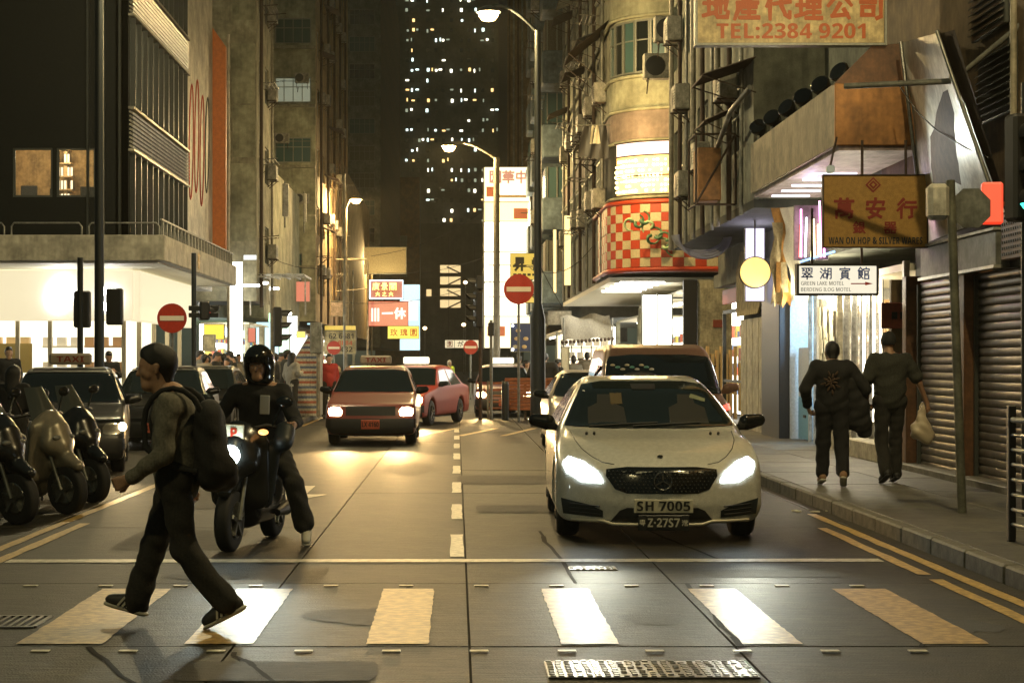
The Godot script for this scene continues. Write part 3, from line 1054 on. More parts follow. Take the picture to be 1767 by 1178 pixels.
	for y0: float in [6.64, 9.85, 13.0]:
		for k in 9:
			var l := MB.new()
			l.xf = Transform3D(Basis(Vector3(0, 0, 1), -0.5), Vector3(0.06, y0 + 0.05 + k * 0.1, -4.65))
			l.box(Vector3.ZERO, Vector3(0.1, 0.05, 9.2))
			obj("louvre", l, M["louvre_metal"], b)
		var e := MB.new()
		e.box(Vector3(0.07, y0 - 0.04, -4.65), Vector3(0.14, 0.06, 9.3)); e.box(Vector3(0.07, y0 + 0.96, -4.65), Vector3(0.14, 0.06, 9.3))
		obj("band_edge", e, M["louvre_metal"], b)
	for y0: float in [4.4, 7.66, 10.87]:
		for k in 11:
			var ml := MB.new()
			ml.box(Vector3(0.06, y0 + (1.1 if y0 < 5.0 else 1.06), -0.3 - k * 0.86), Vector3(0.12, 2.1, 0.07))
			obj("mullion", ml, M["clad_side"], b)
			if k < 10:
				var pn := MB.new()
				pn.box(Vector3(0.012, y0 + 1.08, -0.73 - k * 0.86), Vector3(0.02, 2.05, 0.78))
				obj("pane", pn, M["glass_black"], b)
	# narrow strips of light behind the lower panes
	for k: int in [0, 2, 3, 4]:
		var st := MB.new()
		st.box(Vector3(0.03, 5.5, -0.42 - k * 0.86 - 0.1), Vector3(0.03, 1.7, 0.07))
		obj("light_strip", st, glow("strip_%d" % (k % 3), [lin_c(1.0, 0.62, 0.2), lin_c(1.0, 0.9, 0.75), lin_c(1.0, 0.35, 0.3)][k % 3], 1.6), b)
	# white end panel with a looping red and black script, orange fin beyond
	var wp := MB.new()
	wp.box(Vector3(-0.2, 9.6, -12.2), Vector3(0.44, 11.6, 5.6), 0.03)
	obj("end_panel", wp, M["white_panel"], b)
	for i in 4:
		var pts := []
		for k in 25:
			var a := TAU * k / 24.0
			pts.append(Vector3(0.035, 8.0 + (1.7 if i < 3 else 1.5) * sin(a) + (0.3 if i % 2 else 0.0), -10.2 - i * 1.15 + 0.42 * cos(a) - 0.14 * sin(a)))
		var lp := MB.new()
		lp.tube(pts, 0.018, 6)
		obj("script_loop", lp, mat("script_red", lin_c(0.4, 0.05, 0.03), 0.5) if i < 3 else M["black"], b)
	var of := MB.new()
	of.prism(PackedVector2Array([Vector2(0.02, 4.7), Vector2(0.44, 4.7), Vector2(0.44, 11.6), Vector2(0.02, 12.2)]), -15.3, -15.02)
	obj("orange_fin", of, M["orange_fin"], b)
	var wpp := MB.new()
	wpp.tube([Vector3(0.52, 0, -15.1), Vector3(0.52, 12, -15.1)], 0.05, 8)
	obj("corner_post", wpp, M["white_panel"], b)
	# canopy slab with a low railing
	var cp := MB.new()
	cp.box(Vector3(-6.0, 4.08, -3.7), Vector3(14.66, 0.58, 13.4), 0.02)
	obj("canopy", cp, M["canopy_stone"], b, Vector3(0, 0, 0))
	var soff := MB.new()
	soff.box(Vector3(-6.0, 3.77, -3.7), Vector3(14.3, 0.03, 13.0))
	obj("canopy_soffit", soff, mat("soffit_white", lin_c(0.7, 0.66, 0.52), 0.6), b)
	for k in 5:
		var r := MB.new()
		var x0 := 1.2 - k * 1.72
		r.tube([Vector3(x0, 4.37, 2.9), Vector3(x0, 4.56, 2.9), Vector3(x0 - 0.06, 4.64, 2.9), Vector3(x0 - 1.5, 4.64, 2.9), Vector3(x0 - 1.56, 4.56, 2.9), Vector3(x0 - 1.56, 4.37, 2.9)], 0.022, 6)
		obj("railing_hoop", r, M["galv"], b)
	var rt := MB.new()
	rt.box(Vector3(1.24, 4.72, -3.7), Vector3(0.05, 0.04, 13.2))
	obj("railing_rail", rt, M["galv"], b)
	for k in 24:
		var r := MB.new()
		r.box(Vector3(1.24, 4.53, 2.7 - k * 0.55), Vector3(0.06, 0.34, 0.06))
		obj("railing_post", r, M["galv"], b)
	var tea := Node3D.new()
	tea.name = "lettering_block"
	b.add_child(tea)
	tea.transform = Transform3D(Basis(Vector3(0, 0, -1), Vector3.UP, Vector3.RIGHT), Vector3(1.34, 3.86, -2.2))
	write(tea, "茶", 0.0, 0.0, 0.42, 0.0, 0.05, 0.0, mat("gold_letter", lin_c(0.5, 0.3, 0.06), 0.4, 0.6))
	# ground floor shop
	var s := thing("corner_store", "glaring white shop front under the canopy of the dark corner block", "shop", Vector3(-7.8, 0, -44))
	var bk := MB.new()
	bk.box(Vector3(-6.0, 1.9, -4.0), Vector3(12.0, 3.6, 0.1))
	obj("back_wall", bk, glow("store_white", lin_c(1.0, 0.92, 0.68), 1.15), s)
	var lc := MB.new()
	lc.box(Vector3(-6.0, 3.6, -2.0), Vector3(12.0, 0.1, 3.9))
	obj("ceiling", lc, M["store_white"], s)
	var fsc := MB.new()
	fsc.box(Vector3(-6.0, 3.13, 0.12), Vector3(12.3, 1.2, 0.25), 0.02)
	fsc.box(Vector3(0.14, 3.13, -4.6), Vector3(0.25, 1.2, 9.0), 0.02)
	obj("light_fascia", fsc, glow("fascia_cream", lin_c(1.0, 0.86, 0.55), 0.6), s)
	for e in [[-1.55, 3.15, 0.34, 0.5], [-0.4, 3.05, 0.22, 0.0]]:
		var em := MB.new()
		var pts := []
		for k in 17:
			var a := TAU * k / 16.0
			pts.append(Vector3(e[0] + e[2] * cos(a) * (0.75 if e[3] > 0.0 else 1.0) + e[3] * 0.5 * e[2] * sin(a), e[1] + e[2] * sin(a), 0.29))
		em.tube(pts, 0.085, 8)
		obj("lit_emblem", em, glow("emblem_white", lin_c(1.0, 1.0, 0.92), 14.0), s)
	for x: float in [-10.4, -8.4, -6.2, -3.9, -2.62, -1.85, -0.62, -0.1]:
		var p := MB.new()
		p.box(Vector3(x, 1.3, 0.03), Vector3(0.09 if int(x * 100) % 3 else 0.28, 2.5, 0.1))
		obj("post", p, mat("post_cream", lin_c(0.6, 0.52, 0.36), 0.5), s)
	for k in 4:
		var p := MB.new()
		p.box(Vector3(0.05, 1.3, -1.2 - k * 2.2), Vector3(0.1, 2.5, 0.12))
		obj("post", p, M["post_cream"], s)
	for k in 7:
		var po := MB.new()
		po.box(Vector3.ZERO, Vector3(0.5 + 0.3 * (k % 2), 0.7, 0.012))
		obj("window_poster", po, mat("poster_%d" % (k % 4), [lin_c(0.6, 0.2, 0.1), lin_c(0.65, 0.5, 0.2), lin_c(0.3, 0.4, 0.5), lin_c(0.6, 0.55, 0.45)][k % 4], 0.6), s, Vector3(-10.0 + 1.45 * k, 0.95 + 0.35 * (k % 3), -0.3))
	var sl := MB.new()
	sl.box(Vector3(-6.0, 0.2, 0.05), Vector3(12.0, 0.3, 0.14))
	obj("plinth", sl, M["canopy_stone"], s)
	for k in 9:
		var shf := MB.new()
		for j in 3: shf.box(Vector3(-10.2 + k * 1.15, 0.7 + j * 0.62, -2.2 - 0.5 * (k % 2)), Vector3(0.9, 0.05, 0.4))
		for j in 9: shf.box(Vector3(-10.55 + k * 1.15 + 0.35 * (j % 3), 0.83 + 0.62 * (j / 3), -2.2 - 0.5 * (k % 2)), Vector3(0.22, 0.22, 0.2))
		tag(obj("goods_shelf", shf, mat("goods_%d" % (k % 3), [lin_c(0.7, 0.5, 0.25), lin_c(0.75, 0.7, 0.6), lin_c(0.5, 0.3, 0.15)][k % 3], 0.6), self, Vector3(-7.8, 0, -44)), "pale shelf of goods inside the glaring corner shop, %s from the left" % NTH[k], "shelf", "shelves in the corner shop")
	area(Vector3(-12.5, 2.0, -43.6), Vector3(-9.0, 1.2, -30.0), 9.0, 2.4, Color(1.0, 0.94, 0.76), 3.0)
	area(Vector3(-7.5, 2.0, -48.5), Vector3(-2.0, 1.2, -48.5), 8.0, 2.2, Color(1.0, 0.94, 0.76), 3.4)

func shop_bay(z0: float, z1: float, x: float, side: float, m: Material, called: String, label: String, h := 2.7) -> void:
	# an open shop front along the street: lit back, counter, posts, fascia; side is +1 where it faces +x
	var s := thing(called, label, "shop", Vector3(x, 0.12, (z0 + z1) * 0.5))
	var l := absf(z1 - z0)
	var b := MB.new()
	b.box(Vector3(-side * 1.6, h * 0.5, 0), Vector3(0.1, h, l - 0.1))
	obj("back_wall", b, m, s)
	b = MB.new()
	b.box(Vector3(-side * 0.8, h + 0.03, 0), Vector3(1.6, 0.06, l - 0.1))
	obj("ceiling", b, M["soffit_white"], s)
	for k in 2:
		b = MB.new()
		b.box(Vector3(-side * 0.05, h * 0.5, (k - 0.5) * (l - 0.15)), Vector3(0.16, h, 0.14))
		obj("post", b, M["wall_beige"], s)
	b = MB.new()
	b.box(Vector3(-side * 0.45, 0.42, l * 0.1), Vector3(0.6, 0.84, l * 0.6), 0.02)
	obj("counter", b, mat("counter", lin_c(0.3, 0.2, 0.1), 0.5, 0.0, "wood", 1.0), s)
	b = MB.new()
	for k in int(l / 0.3):
		b.box(Vector3(-side * (0.3 + 0.25 * rng.randf()), 0.92 + 0.1 * rng.randf(), -l * 0.18 + l * 0.55 * k / maxf(1.0, l / 0.3)), Vector3(0.2, 0.16 + 0.2 * rng.randf(), 0.2))
	obj("goods", b, M["goods_0"], s).set_meta("kind", "stuff")
	for c in 4:
		b = MB.new()
		for j in 4:
			for k in int(l / 0.42):
				if (k * 7 + j * 3 + int(absf(z0))) % 4 != c or rng.randf() < 0.15: continue
				var hh := 0.14 + 0.2 * rng.randf()
				b.box(Vector3(-side * 1.42, 0.55 + j * 0.52 + hh * 0.5, -l * 0.46 + k * 0.42 + 0.1 * rng.randf()), Vector3(0.2, hh, 0.2 + 0.16 * rng.randf()))
		obj("shelf_goods", b, mat("shelf_goods_%d" % c, [lin_c(0.5, 0.1, 0.06), lin_c(0.12, 0.2, 0.4), lin_c(0.6, 0.45, 0.1), lin_c(0.35, 0.4, 0.3)][c], 0.5), s).set_meta("kind", "stuff")
	b = MB.new()
	b.box(Vector3(-side * 0.7, h - 0.06, 0), Vector3(0.05, 0.05, l * 0.7))
	obj("tube_light", b, M["tube_light"], s)

func left_block() -> void:
	# B1: pale slab with patched render
	var b1 := thing("tenement_block", "grey green rendered tenement with patched bare wall beside the orange fin", "building", Vector3(-7.6, 0, -62))
	facade(b1, Vector3(-13.5, 3.6, -62), Vector3.RIGHT, 6.8, 26.0, [], M["wall_beige"], M["frame_metal"], [M["glass_black"]])
	var pt := MB.new()
	for r in [[-7.55, 5.6, 0.82, 2.6], [-7.55, 10.2, 0.8, 2.0], [-7.5, 8.4, 0.76, 1.75], [-7.5, 13.0, 0.76, 3.0]]:
		pt.box(Vector3(r[0] + 7.6 + r[2] * 0.5, r[1] + r[3] * 0.5, 0.012), Vector3(r[2], r[3], 0.025))
	obj("render_patch", pt, M["wall_green"], b1)
	facade(b1, Vector3(-6.7, 3.6, -62), Vector3(0, 0, -1), 5.5, 26.0, rows_of(5.5, 0.8, 1.3, 0.6, 1.4, 1.3, 2.8, 8), M["wall_beige"], M["frame_metal"], [M["glass_black"], M["curtain"]])
	core(b1, Vector3(-13.5, 3.62, -62.3), Vector3(-7.0, 29.5, -67.4), M["black"])
	# B2: the bay wing seen face on, with its windows, and its long flank lit orange
	var b2 := thing("tenement_block", "tall old tenement with wide blue green windows and orange lit flank on the left", "building", Vector3(-7.6, 0, -84))
	facade(b2, Vector3(-9.2, 3.4, -84), Vector3.RIGHT, 2.8, 26.0, [Rect2(0.95, 7.2, 1.65, 1.15), Rect2(0.95, 9.92, 1.65, 1.15), Rect2(0.95, 12.6, 1.65, 1.15), Rect2(1.0, 1.6, 1.2, 1.5)], M["wall_green"], M["frame_metal"], [M["glass_teal"], M["glass_teal"], M["window_dim"]], 4, 2)
	var led := MB.new()
	for y: float in [10.4, 13.15, 15.8]: led.box(Vector3(-0.2, y, 0.15), Vector3(2.8, 0.12, 0.3))
	for y: float in [8.2, 5.9]: led.box(Vector3(-0.2, y, 0.05), Vector3(2.8, 0.08, 0.1))
	obj("ledge", led, M["wall_beige"], b2)
	facade(b2, Vector3(-6.4, 3.4, -84), Vector3(0, 0, -1), 25.0, 26.0, rows_of(25.0, 1.0, 1.5, 1.6, 1.3, 1.3, 2.72, 8), M["wall_ochre"], M["frame_metal"], [M["glass_black"], M["curtain"], M["glass_teal"]])
	core(b2, Vector3(-13.0, 3.45, -84.3), Vector3(-6.7, 29.3, -108.9), M["black"])
	var b3 := thing("tenement_block", "dark tenement with rows of barred windows behind the orange lit one", "building", Vector3(-10.6, 0, -180))
	facade(b3, Vector3(-10.8, 3.0, -180), Vector3.RIGHT, 3.4, 42.0, rows_of(3.4, 0.35, 2.5, 0.5, 2.2, 1.5, 2.65, 15), M["wall_grey"], M["frame_metal"], [M["glass_black"], M["curtain"], M["curtain"], M["glass_teal"]], 5, 2)
	facade(b3, Vector3(-7.4, 3.0, -180), Vector3(0, 0, -1), 62.0, 42.0, [], M["wall_brick"], M["frame_metal"], [M["glass_black"]])
	core(b3, Vector3(-20.0, 3.05, -180.4), Vector3(-7.7, 44.9, -241.5), M["black"])
	var b4 := thing("tenement_block", "low reddish building with a few dim windows below the dark tower", "building", Vector3(-10.6, 0, -250))
	facade(b4, Vector3(-11.0, 0.5, -250), Vector3.RIGHT, 6.0, 26.0, [Rect2(2.4, 12.6, 1.9, 1.6), Rect2(2.4, 16.5, 1.9, 1.6), Rect2(2.4, 8.6, 1.9, 1.6)], M["wall_brick"], M["frame_metal"], [M["curtain"], M["glass_black"]], 2, 2)
	core(b4, Vector3(-11.0, 0.5, -250.4), Vector3(-5.1, 26.4, -262.0), M["black"])
	# ledges and drain pipes on the long flank
	for k in 5:
		pipe([Vector3(-6.25, 3.4, -85.5 - k * 4.6), Vector3(-6.25, 28.0, -85.5 - k * 4.6)], 0.06, M["rust"], "rusty drain pipe down the orange lit left flank, %s from the near end" % NTH[k], "drain_pipe", "drain pipes on the left flank")
	pipe([Vector3(-6.6, 3.4, -62.6), Vector3(-6.6, 29.0, -62.6)], 0.06, M["rust"], "drain pipe at the corner of the patched tenement")
	pipe([Vector3(-6.6, 3.6, -66.2), Vector3(-6.6, 27.0, -66.2)], 0.05, M["pole_pale"], "pale drain pipe behind the corner of the patched tenement")
	for j in 6:
		for k in 6:
			if rng.randf() < 0.3: continue
			ac(Vector3(-6.4, 5.6 + j * 2.72 + rng.randf_range(-0.2, 0.2), -86.4 - k * 3.1 + rng.randf_range(-0.3, 0.3)), PI / 2, "small air conditioner on the orange lit left flank, %s row up, %s along" % [ROW[j], NTH[k]], "air conditioners on the left flank", 0.85)
	for j in 5:
		ac(Vector3(-6.7, 5.2 + j * 2.8, -65.9), PI / 2, "air conditioner on the flank of the patched tenement, %s one up" % ROW[j], "air conditioners on the patched tenement", 0.9)
	for k in 5:
		awning(Vector3(-6.4, 7.9 + k * 2.72, -87.0 - (k % 3) * 3.1), PI / 2, 1.8, 0.7, 0.25, M["rust"], "small rusty awning over a window of the left flank, %s one up" % ROW[k], "awnings on the left flank")
	for k in 8:
		rack(Vector3(-6.42, 5.5 + 1.9 * (k % 4) + rng.randf(), -85.5 - 2.7 * k), "drying rack jutting from the orange lit left flank, %s along the wall" % NTH[k], "drying racks on the left flank", PI)
	for k in 4:
		rack(Vector3(-6.72, 5.8 + 2.6 * k, -63.6), "drying rack on the flank of the patched tenement, %s one up" % ROW[k], "drying racks on the patched tenement", PI)
		rack(Vector3(-7.4 + 0.2 * (k % 2), 6.1 + 2.72 * k, -83.9), "drying rack below the wide windows of the tall old tenement, %s one up" % ROW[k], "drying racks of the tall old tenement", -PI / 2)
		ac(Vector3(-7.9 + 0.9 * (k % 2), 6.0 + 2.72 * k, -84.0), 0.0, "air conditioner beside the wide windows of the tall old tenement, %s one up" % ROW[k], "air conditioners of the tall old tenement", 0.8)
	for e in [[404, 492, 60.0, 1.2], [428, 488, 63.0, 1.0], [487, 542, 70.0, 0.5], [455, 498, 66.0, 0.8]]:
		var tl := MB.new()
		tl.tube([Vector3(0, 0, 0), Vector3(e[3] * 0.55, 0.04, -e[3])], 0.045, 8)
		tag(obj("tube_lamp", tl, M["tube_light"], self, Vector3(X(e[0], e[2]), Y(e[1], e[2]), -e[2])), "glaring white tube lamp over the left shop row, %s along" % NTH[int((e[2] - 59.0) / 3.4)], "lamp", "tube lamps over the left shops")
	# white cabinets and antenna panels on a frame over the shops
	for e in [[-6.42, 7.0, -69.5, 0.24, 1.25], [-7.05, 7.0, -70.0, 0.2, 1.15], [-5.86, 6.95, -71.5, 0.14, 1.1]]:
		var p := thing("antenna_panel", "%s white aerial panel above the left glass awning" % {1.25: "tallest", 1.15: "middling", 1.1: "slimmest"}[e[4]], "antenna", Vector3(e[0], e[1], e[2]), 0.3, "aerial panels above the left awning")
		var q := MB.new()
		q.box(Vector3(0, e[4] * 0.5, 0), Vector3(e[3], e[4], 0.14), 0.03)
		obj("housing", q, M["white_enamel"], p)
		q = MB.new()
		q.tube([Vector3(0, -0.4, -0.12), Vector3(0, e[4] + 0.1, -0.12)], 0.03, 6)
		obj("mast", q, M["galv"], p)
	# shop row on the ground floor
	shop_bay(-61.5, -66.0, -6.9, 1.0, M["shop_white"], "bright_shop", "white lit shop beyond the corner store on the left")
	shop_bay(-66.2, -73.0, -6.9, 1.0, M["shop_cool"], "pharmacy_shop", "shop with cool blue white light on the left")
	shop_bay(-73.2, -82.0, -6.9, 1.0, glow("shop_green", lin_c(0.6, 0.95, 0.65), 1.4), "grocery_shop", "green lit shop further along the left pavement")
	shop_bay(-82.5, -95.0, -6.9, 1.0, M["shop_cream"], "snack_shop", "cream lit snack shop far along the left pavement")
	shop_bay(-95.5, -125.0, -6.9, 1.0, M["shop_cream"], "far_shop", "row end shop in warm light far down the left side")
	var gap := thing("tenement_block", "low dark block between the patched tenement and the tall old one", "building", Vector3(-7, 0, -75))
	core(gap, Vector3(-13, 3.2, -68.2), Vector3(-7.1, 9.0, -83.6), M["wall_green"], "wall")
	var gap2 := thing("tenement_block", "row of pale shop houses far down the left side", "building", Vector3(-7, 0, -125))
	core(gap2, Vector3(-13, 3.2, -109.5), Vector3(-6.6, 13.0, -140.0), M["wall_ochre"], "wall")
	area(Vector3(-6.5, 2.3, -70.0), Vector3(0, 0.6, -70.0), 16.0, 1.6, Color(0.95, 0.98, 0.88), 9.0)
	area(Vector3(-6.5, 2.3, -95.0), Vector3(0, 0.6, -95.0), 24.0, 1.6, Color(1.0, 0.86, 0.55), 9.0)

# ---------------------------------------------------------------- right side of the street
func build_materials_right() -> void:
	mat("wall_pale", lin_c(0.54, 0.53, 0.36), 0.8, 0.0, "grime", 0.3, 0.4)
	mat("wall_lilac", lin_c(0.40, 0.31, 0.26), 0.8, 0.0, "grime", 0.3, 0.4)
	mat("wall_blue", lin_c(0.2, 0.27, 0.3), 0.7, 0.0, "grime", 0.3, 0.3)
	mat("wall_brown", lin_c(0.22, 0.15, 0.075), 0.8, 0.0, "grime", 0.35, 0.5)
	mat("shutter", lin_c(0.12, 0.10, 0.075), 0.4, 0.45, "grime", 1.1)
	mat("pilaster", lin_c(0.17, 0.075, 0.03), 0.55, 0.0, "grime", 0.7)
	mat("board_brown", lin_c(0.42, 0.19, 0.05), 0.6, 0.0, "grime", 0.5)
	mat("board_beige", lin_c(0.34, 0.29, 0.19), 0.7, 0.0, "grime", 0.5)
	mat("soffit_lilac", lin_c(0.42, 0.34, 0.36), 0.6, 0.0, "grime", 0.6)  # purple neon light on the soffit is put into this colour
	mat("sheet_metal", lin_c(0.72, 0.72, 0.64), 0.42, 0.55, "grime", 0.55, 0.3)
	mat("grey_board", lin_c(0.2, 0.21, 0.19), 0.6, 0.1, "grime", 0.9)
	mat("checker_red", lin_c(0.55, 0.06, 0.015), 0.5, 0.0, "grain", 1.0)
	mat("checker_cream", lin_c(0.66, 0.58, 0.36), 0.5, 0.0, "grain", 1.0)
	mat("cream_wood", lin_c(0.52, 0.48, 0.34), 0.6, 0.0, "grime", 0.7)
	mat("pillar_blue", lin_c(0.03, 0.035, 0.05), 0.4, 0.1, "grain", 1.0)
	mat("rag", lin_c(0.52, 0.42, 0.22), 0.85, 0.0, "grime", 1.3)
	mat("rag_orange", lin_c(0.5, 0.25, 0.05), 0.85, 0.0, "grime", 1.6)
	mat("paper", lin_c(0.72, 0.68, 0.52), 0.8, 0.0, "grain", 2.0)
	mat("door_blue", lin_c(0.16, 0.42, 0.62), 0.4, 0.0, "grain", 1.0)
	mat("door_white", lin_c(0.7, 0.72, 0.72), 0.4, 0.0, "grain", 1.0)
	mat("cable", lin_c(0.3, 0.29, 0.3), 0.5)
	mat("jade", lin_c(0.12, 0.26, 0.13), 0.5, 0.0, "grain", 3.0)
	glow("blue_light", lin_c(0.45, 0.75, 1.0), 1.5)
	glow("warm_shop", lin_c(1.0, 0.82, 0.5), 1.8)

func build_right() -> void:
	build_materials_right()
	shutter_block()
	motel_block()
	bay_block()
	blue_block()

func shutter_block() -> void:
	var b := thing("shop_building", "dim brown building with closed roller shutters nearest on the right", "building", Vector3(6.3, 0, -20))
	core(b, Vector3(6.34, 0, 4), Vector3(14, 20, -25.6), M["wall_dark"], "building_core")
	var up := MB.new()
	up.box(Vector3(0.0, 9.2, 8.5), Vector3(0.4, 11.6, 30.9))
	obj("upper_wall", up, M["wall_brown"], b, Vector3(0.06, 0, 0.1))
	# shutters: each slat a piece of its own
	var slat := MB.new()
	var sl: Array = [[-24.6, -22.15], [-21.9, -18.6], [-18.3, -14.9]]
	for e in sl:
		var l: float = e[1] - e[0]
		var sh := Node3D.new()
		sh.name = "roller_shutter"
		b.add_child(sh, true)
		var one := MB.new()
		one.tube([Vector3(0, 0, -l * 0.5), Vector3(0, 0, l * 0.5)], 0.052, 8)
		var shared := one.mesh()
		for k in 25:
			var s := obj("slat", shared, M["shutter"], sh, Vector3(-0.13, 0.2 + k * 0.098, 20.0 + (e[0] + e[1]) * 0.5))
			s.scale = Vector3(0.45, 0.96, 1)
		var guide := MB.new()
		guide.box(Vector3.ZERO, Vector3(0.06, 2.45, 0.06))
		for z: float in [e[0] + 0.02, e[1] - 0.02]: obj("guide_rail", guide, M["frame_dark"], sh, Vector3(-0.16, 1.35, z + 20.0))
		var back := MB.new()
		back.box(Vector3(-0.08, 1.35, 20.0 + (e[0] + e[1]) * 0.5), Vector3(0.05, 2.45, l))
		obj("backing", back, M["frame_dark"], sh)
	for z: float in [-24.85, -22.02, -18.45, -14.75]:
		var p := MB.new()
		p.box(Vector3(-0.12, 1.4, z + 20.0), Vector3(0.36, 2.6, 0.22), 0.015)
		obj("pilaster", p, M["pilaster"], b)
	var step := MB.new()
	step.box(Vector3(-0.2, 0.16, -0.1), Vector3(0.4, 0.1, 10.4), 0.01)
	obj("threshold", step, M["kerb"], b)
	# white metal door frame at the far end
	var fr := MB.new()
	fr.box(Vector3(-0.2, 1.5, -5.15), Vector3(0.08, 2.85, 0.09))
	obj("door_frame", fr, M["white_enamel"], b)
	# fascia board over the shutters
	var fb := thing("fascia_board", "weathered grey fascia board with a pale edge over the roller shutters", "fascia", Vector3(6.0, 2.6, -22.0))
	var q := MB.new()
	q.box(Vector3(0, 0.2, 0), Vector3(0.16, 0.4, 3.3), 0.01)
	obj("board", q, M["grey_board"], fb)
	q = MB.new()
	q.box(Vector3(-0.06, 0.005, 0), Vector3(0.1, 0.035, 3.34)); q.box(Vector3(-0.06, 0.42, 0), Vector3(0.1, 0.03, 3.34))
	obj("edge_strip", q, M["sheet_metal"], fb)
	var fb2 := thing("fascia_board", "perforated brown fascia at the right edge over the last shutter", "fascia", Vector3(6.02, 2.66, -18.6))
	q = MB.new()
	q.box(Vector3(0, 0.25, 0), Vector3(0.14, 0.5, 3.3), 0.01)
	obj("board", q, M["pilaster"], fb2)
	q = MB.new()
	for j in 7:
		for k in 40: q.box(Vector3(-0.075, 0.06 + j * 0.065, -1.6 + k * 0.08), Vector3(0.012, 0.03, 0.03))
	obj("perforation", q, M["black"], fb2).set_meta("kind", "stuff")
	# big metal-clad hoarding leaning out over the pavement
	var hd := thing("metal_hoarding", "big dented sheet metal hoarding leaning out over the grey fascia board", "hoarding", Vector3(6.0, 3.08, -22.0))
	var rows := []
	for i in 15:
		var row := []
		for k in 11:
			var f := i / 14.0
			var g := k / 10.0
			var a := Vector3(0.0, 0, -1.65).lerp(Vector3(0.02, 0.12, 1.62), g)
			var t := Vector3(-0.3, 2.55, -1.65).lerp(Vector3(-0.62, 2.15, 1.3), g)
			var p := a.lerp(t, f)
			p.x += 0.007 * sin(i * 0.9 + k * 0.8) + 0.004 * sin(k * 2.7 - i * 0.6) + rng.randf_range(-0.004, 0.004)
			row.append(p)
		rows.append(row)
	q = MB.new()
	q.sheet(rows)
	obj("metal_sheet", q, M["sheet_metal"], hd)
	q = MB.new()
	var back := []
	for i in 2:
		back.append([Vector3(0.05 - 0.3 * i, 2.55 * i, -1.67), Vector3(0.07 - 0.6 * i, 0.12 + 2.0 * i, 1.64)])
	q.sheet(back)
	obj("backing", q, M["rust"], hd)
	q = MB.new()
	q.tube([Vector3(-0.03, 0.1, 1.63), Vector3(-0.64, 2.17, 1.31)], 0.025, 6)
	obj("edge_tube", q, M["steel"], hd)
	q = MB.new()
	q.tube([Vector3(-0.02, 0.0, -1.66), Vector3(-0.33, 2.56, -1.66)], 0.025, 6)
	obj("edge_tube", q, M["steel"], hd)
	var fl := thing("floodlight", "small added white floodlight behind the ochre board aimed at the metal hoarding", "floodlight", Vector3(4.75, 4.0, -23.55))  # added lamp, assumed source of the bright patch on the hoarding
	q = MB.new()
	q.box(Vector3.ZERO, Vector3(0.1, 0.1, 0.1), 0.02)
	obj("added_lamp_head", q, M["window_dim"], fl)
	q = MB.new()
	q.tube([Vector3(0, 0.05, 0), Vector3(0.1, 0.42, -0.1)], 0.015, 6)
	obj("bracket", q, M["rust"], fl)
	spot(Vector3(4.82, 4.0, -23.45), Vector3(5.8, 3.9, -21.6), Color(0.95, 1.0, 0.92), 1.6, 42.0, 0.5, 0.04)
	pipe([Vector3(5.55, 5.0, -23.2), Vector3(5.62, 4.6, -22.6), Vector3(5.7, 4.3, -22.0), Vector3(5.78, 4.0, -21.1), Vector3(5.86, 3.8, -20.4)], 0.008, M["black"], "thin black cable hanging across the metal hoarding", "cable")
	# red light-box and wall louvres above
	for e in [[4.35, -20.9], [5.35, -21.2]]:
		var lv := thing("wall_louvre", ["upper dark louvred vent on the wall at top right", "lower dark louvred vent on the wall at top right"][0 if e[0] > 5.0 else 1], "vent", Vector3(6.1, e[0], e[1]))
		q = MB.new()
		q.box(Vector3(0, 0.36, 0), Vector3(0.06, 0.8, 1.36), 0.01)
		obj("frame", q, M["frame_dark"], lv)
		for k in 9:
			q = MB.new()
			q.xf = Transform3D(Basis(Vector3(0, 0, 1), 0.6), Vector3(-0.045, 0.04 + k * 0.08, 0))
			q.box(Vector3.ZERO, Vector3(0.07, 0.012, 1.26))
			obj("slat", q, M["frame_dark"], lv)
	pipe([Vector3(5.98, 3.2, -19.9), Vector3(5.98, 9, -19.9)], 0.04, M["pole_pale"], "pale drain pipe on the wall right of the louvred vents")
	pipe([Vector3(4.5, 4.75, -21.5), Vector3(5.6, 4.72, -20.9), Vector3(6.3, 5.35, -20.2)], 0.035, M["galv"], "bent metal strut sticking out in front of the sheet metal hoarding", "strut")
	var rb := thing("red_lightbox", "bright red upright plastic light box beside the hoarding at the right edge", "light box", Vector3(5.36, 2.92, -18.55), -0.15)
	q = MB.new()
	q.box(Vector3(0, 0.22, 0), Vector3(0.21, 0.42, 0.09), 0.02)
	obj("lens", q, glow("red_glow", lin_c(0.9, 0.035, 0.01), 0.9), rb)
	q = MB.new()
	q.box(Vector3(0.1, 0.22, -0.06), Vector3(0.6, 0.04, 0.03))
	obj("bracket", q, M["pilaster"], rb)

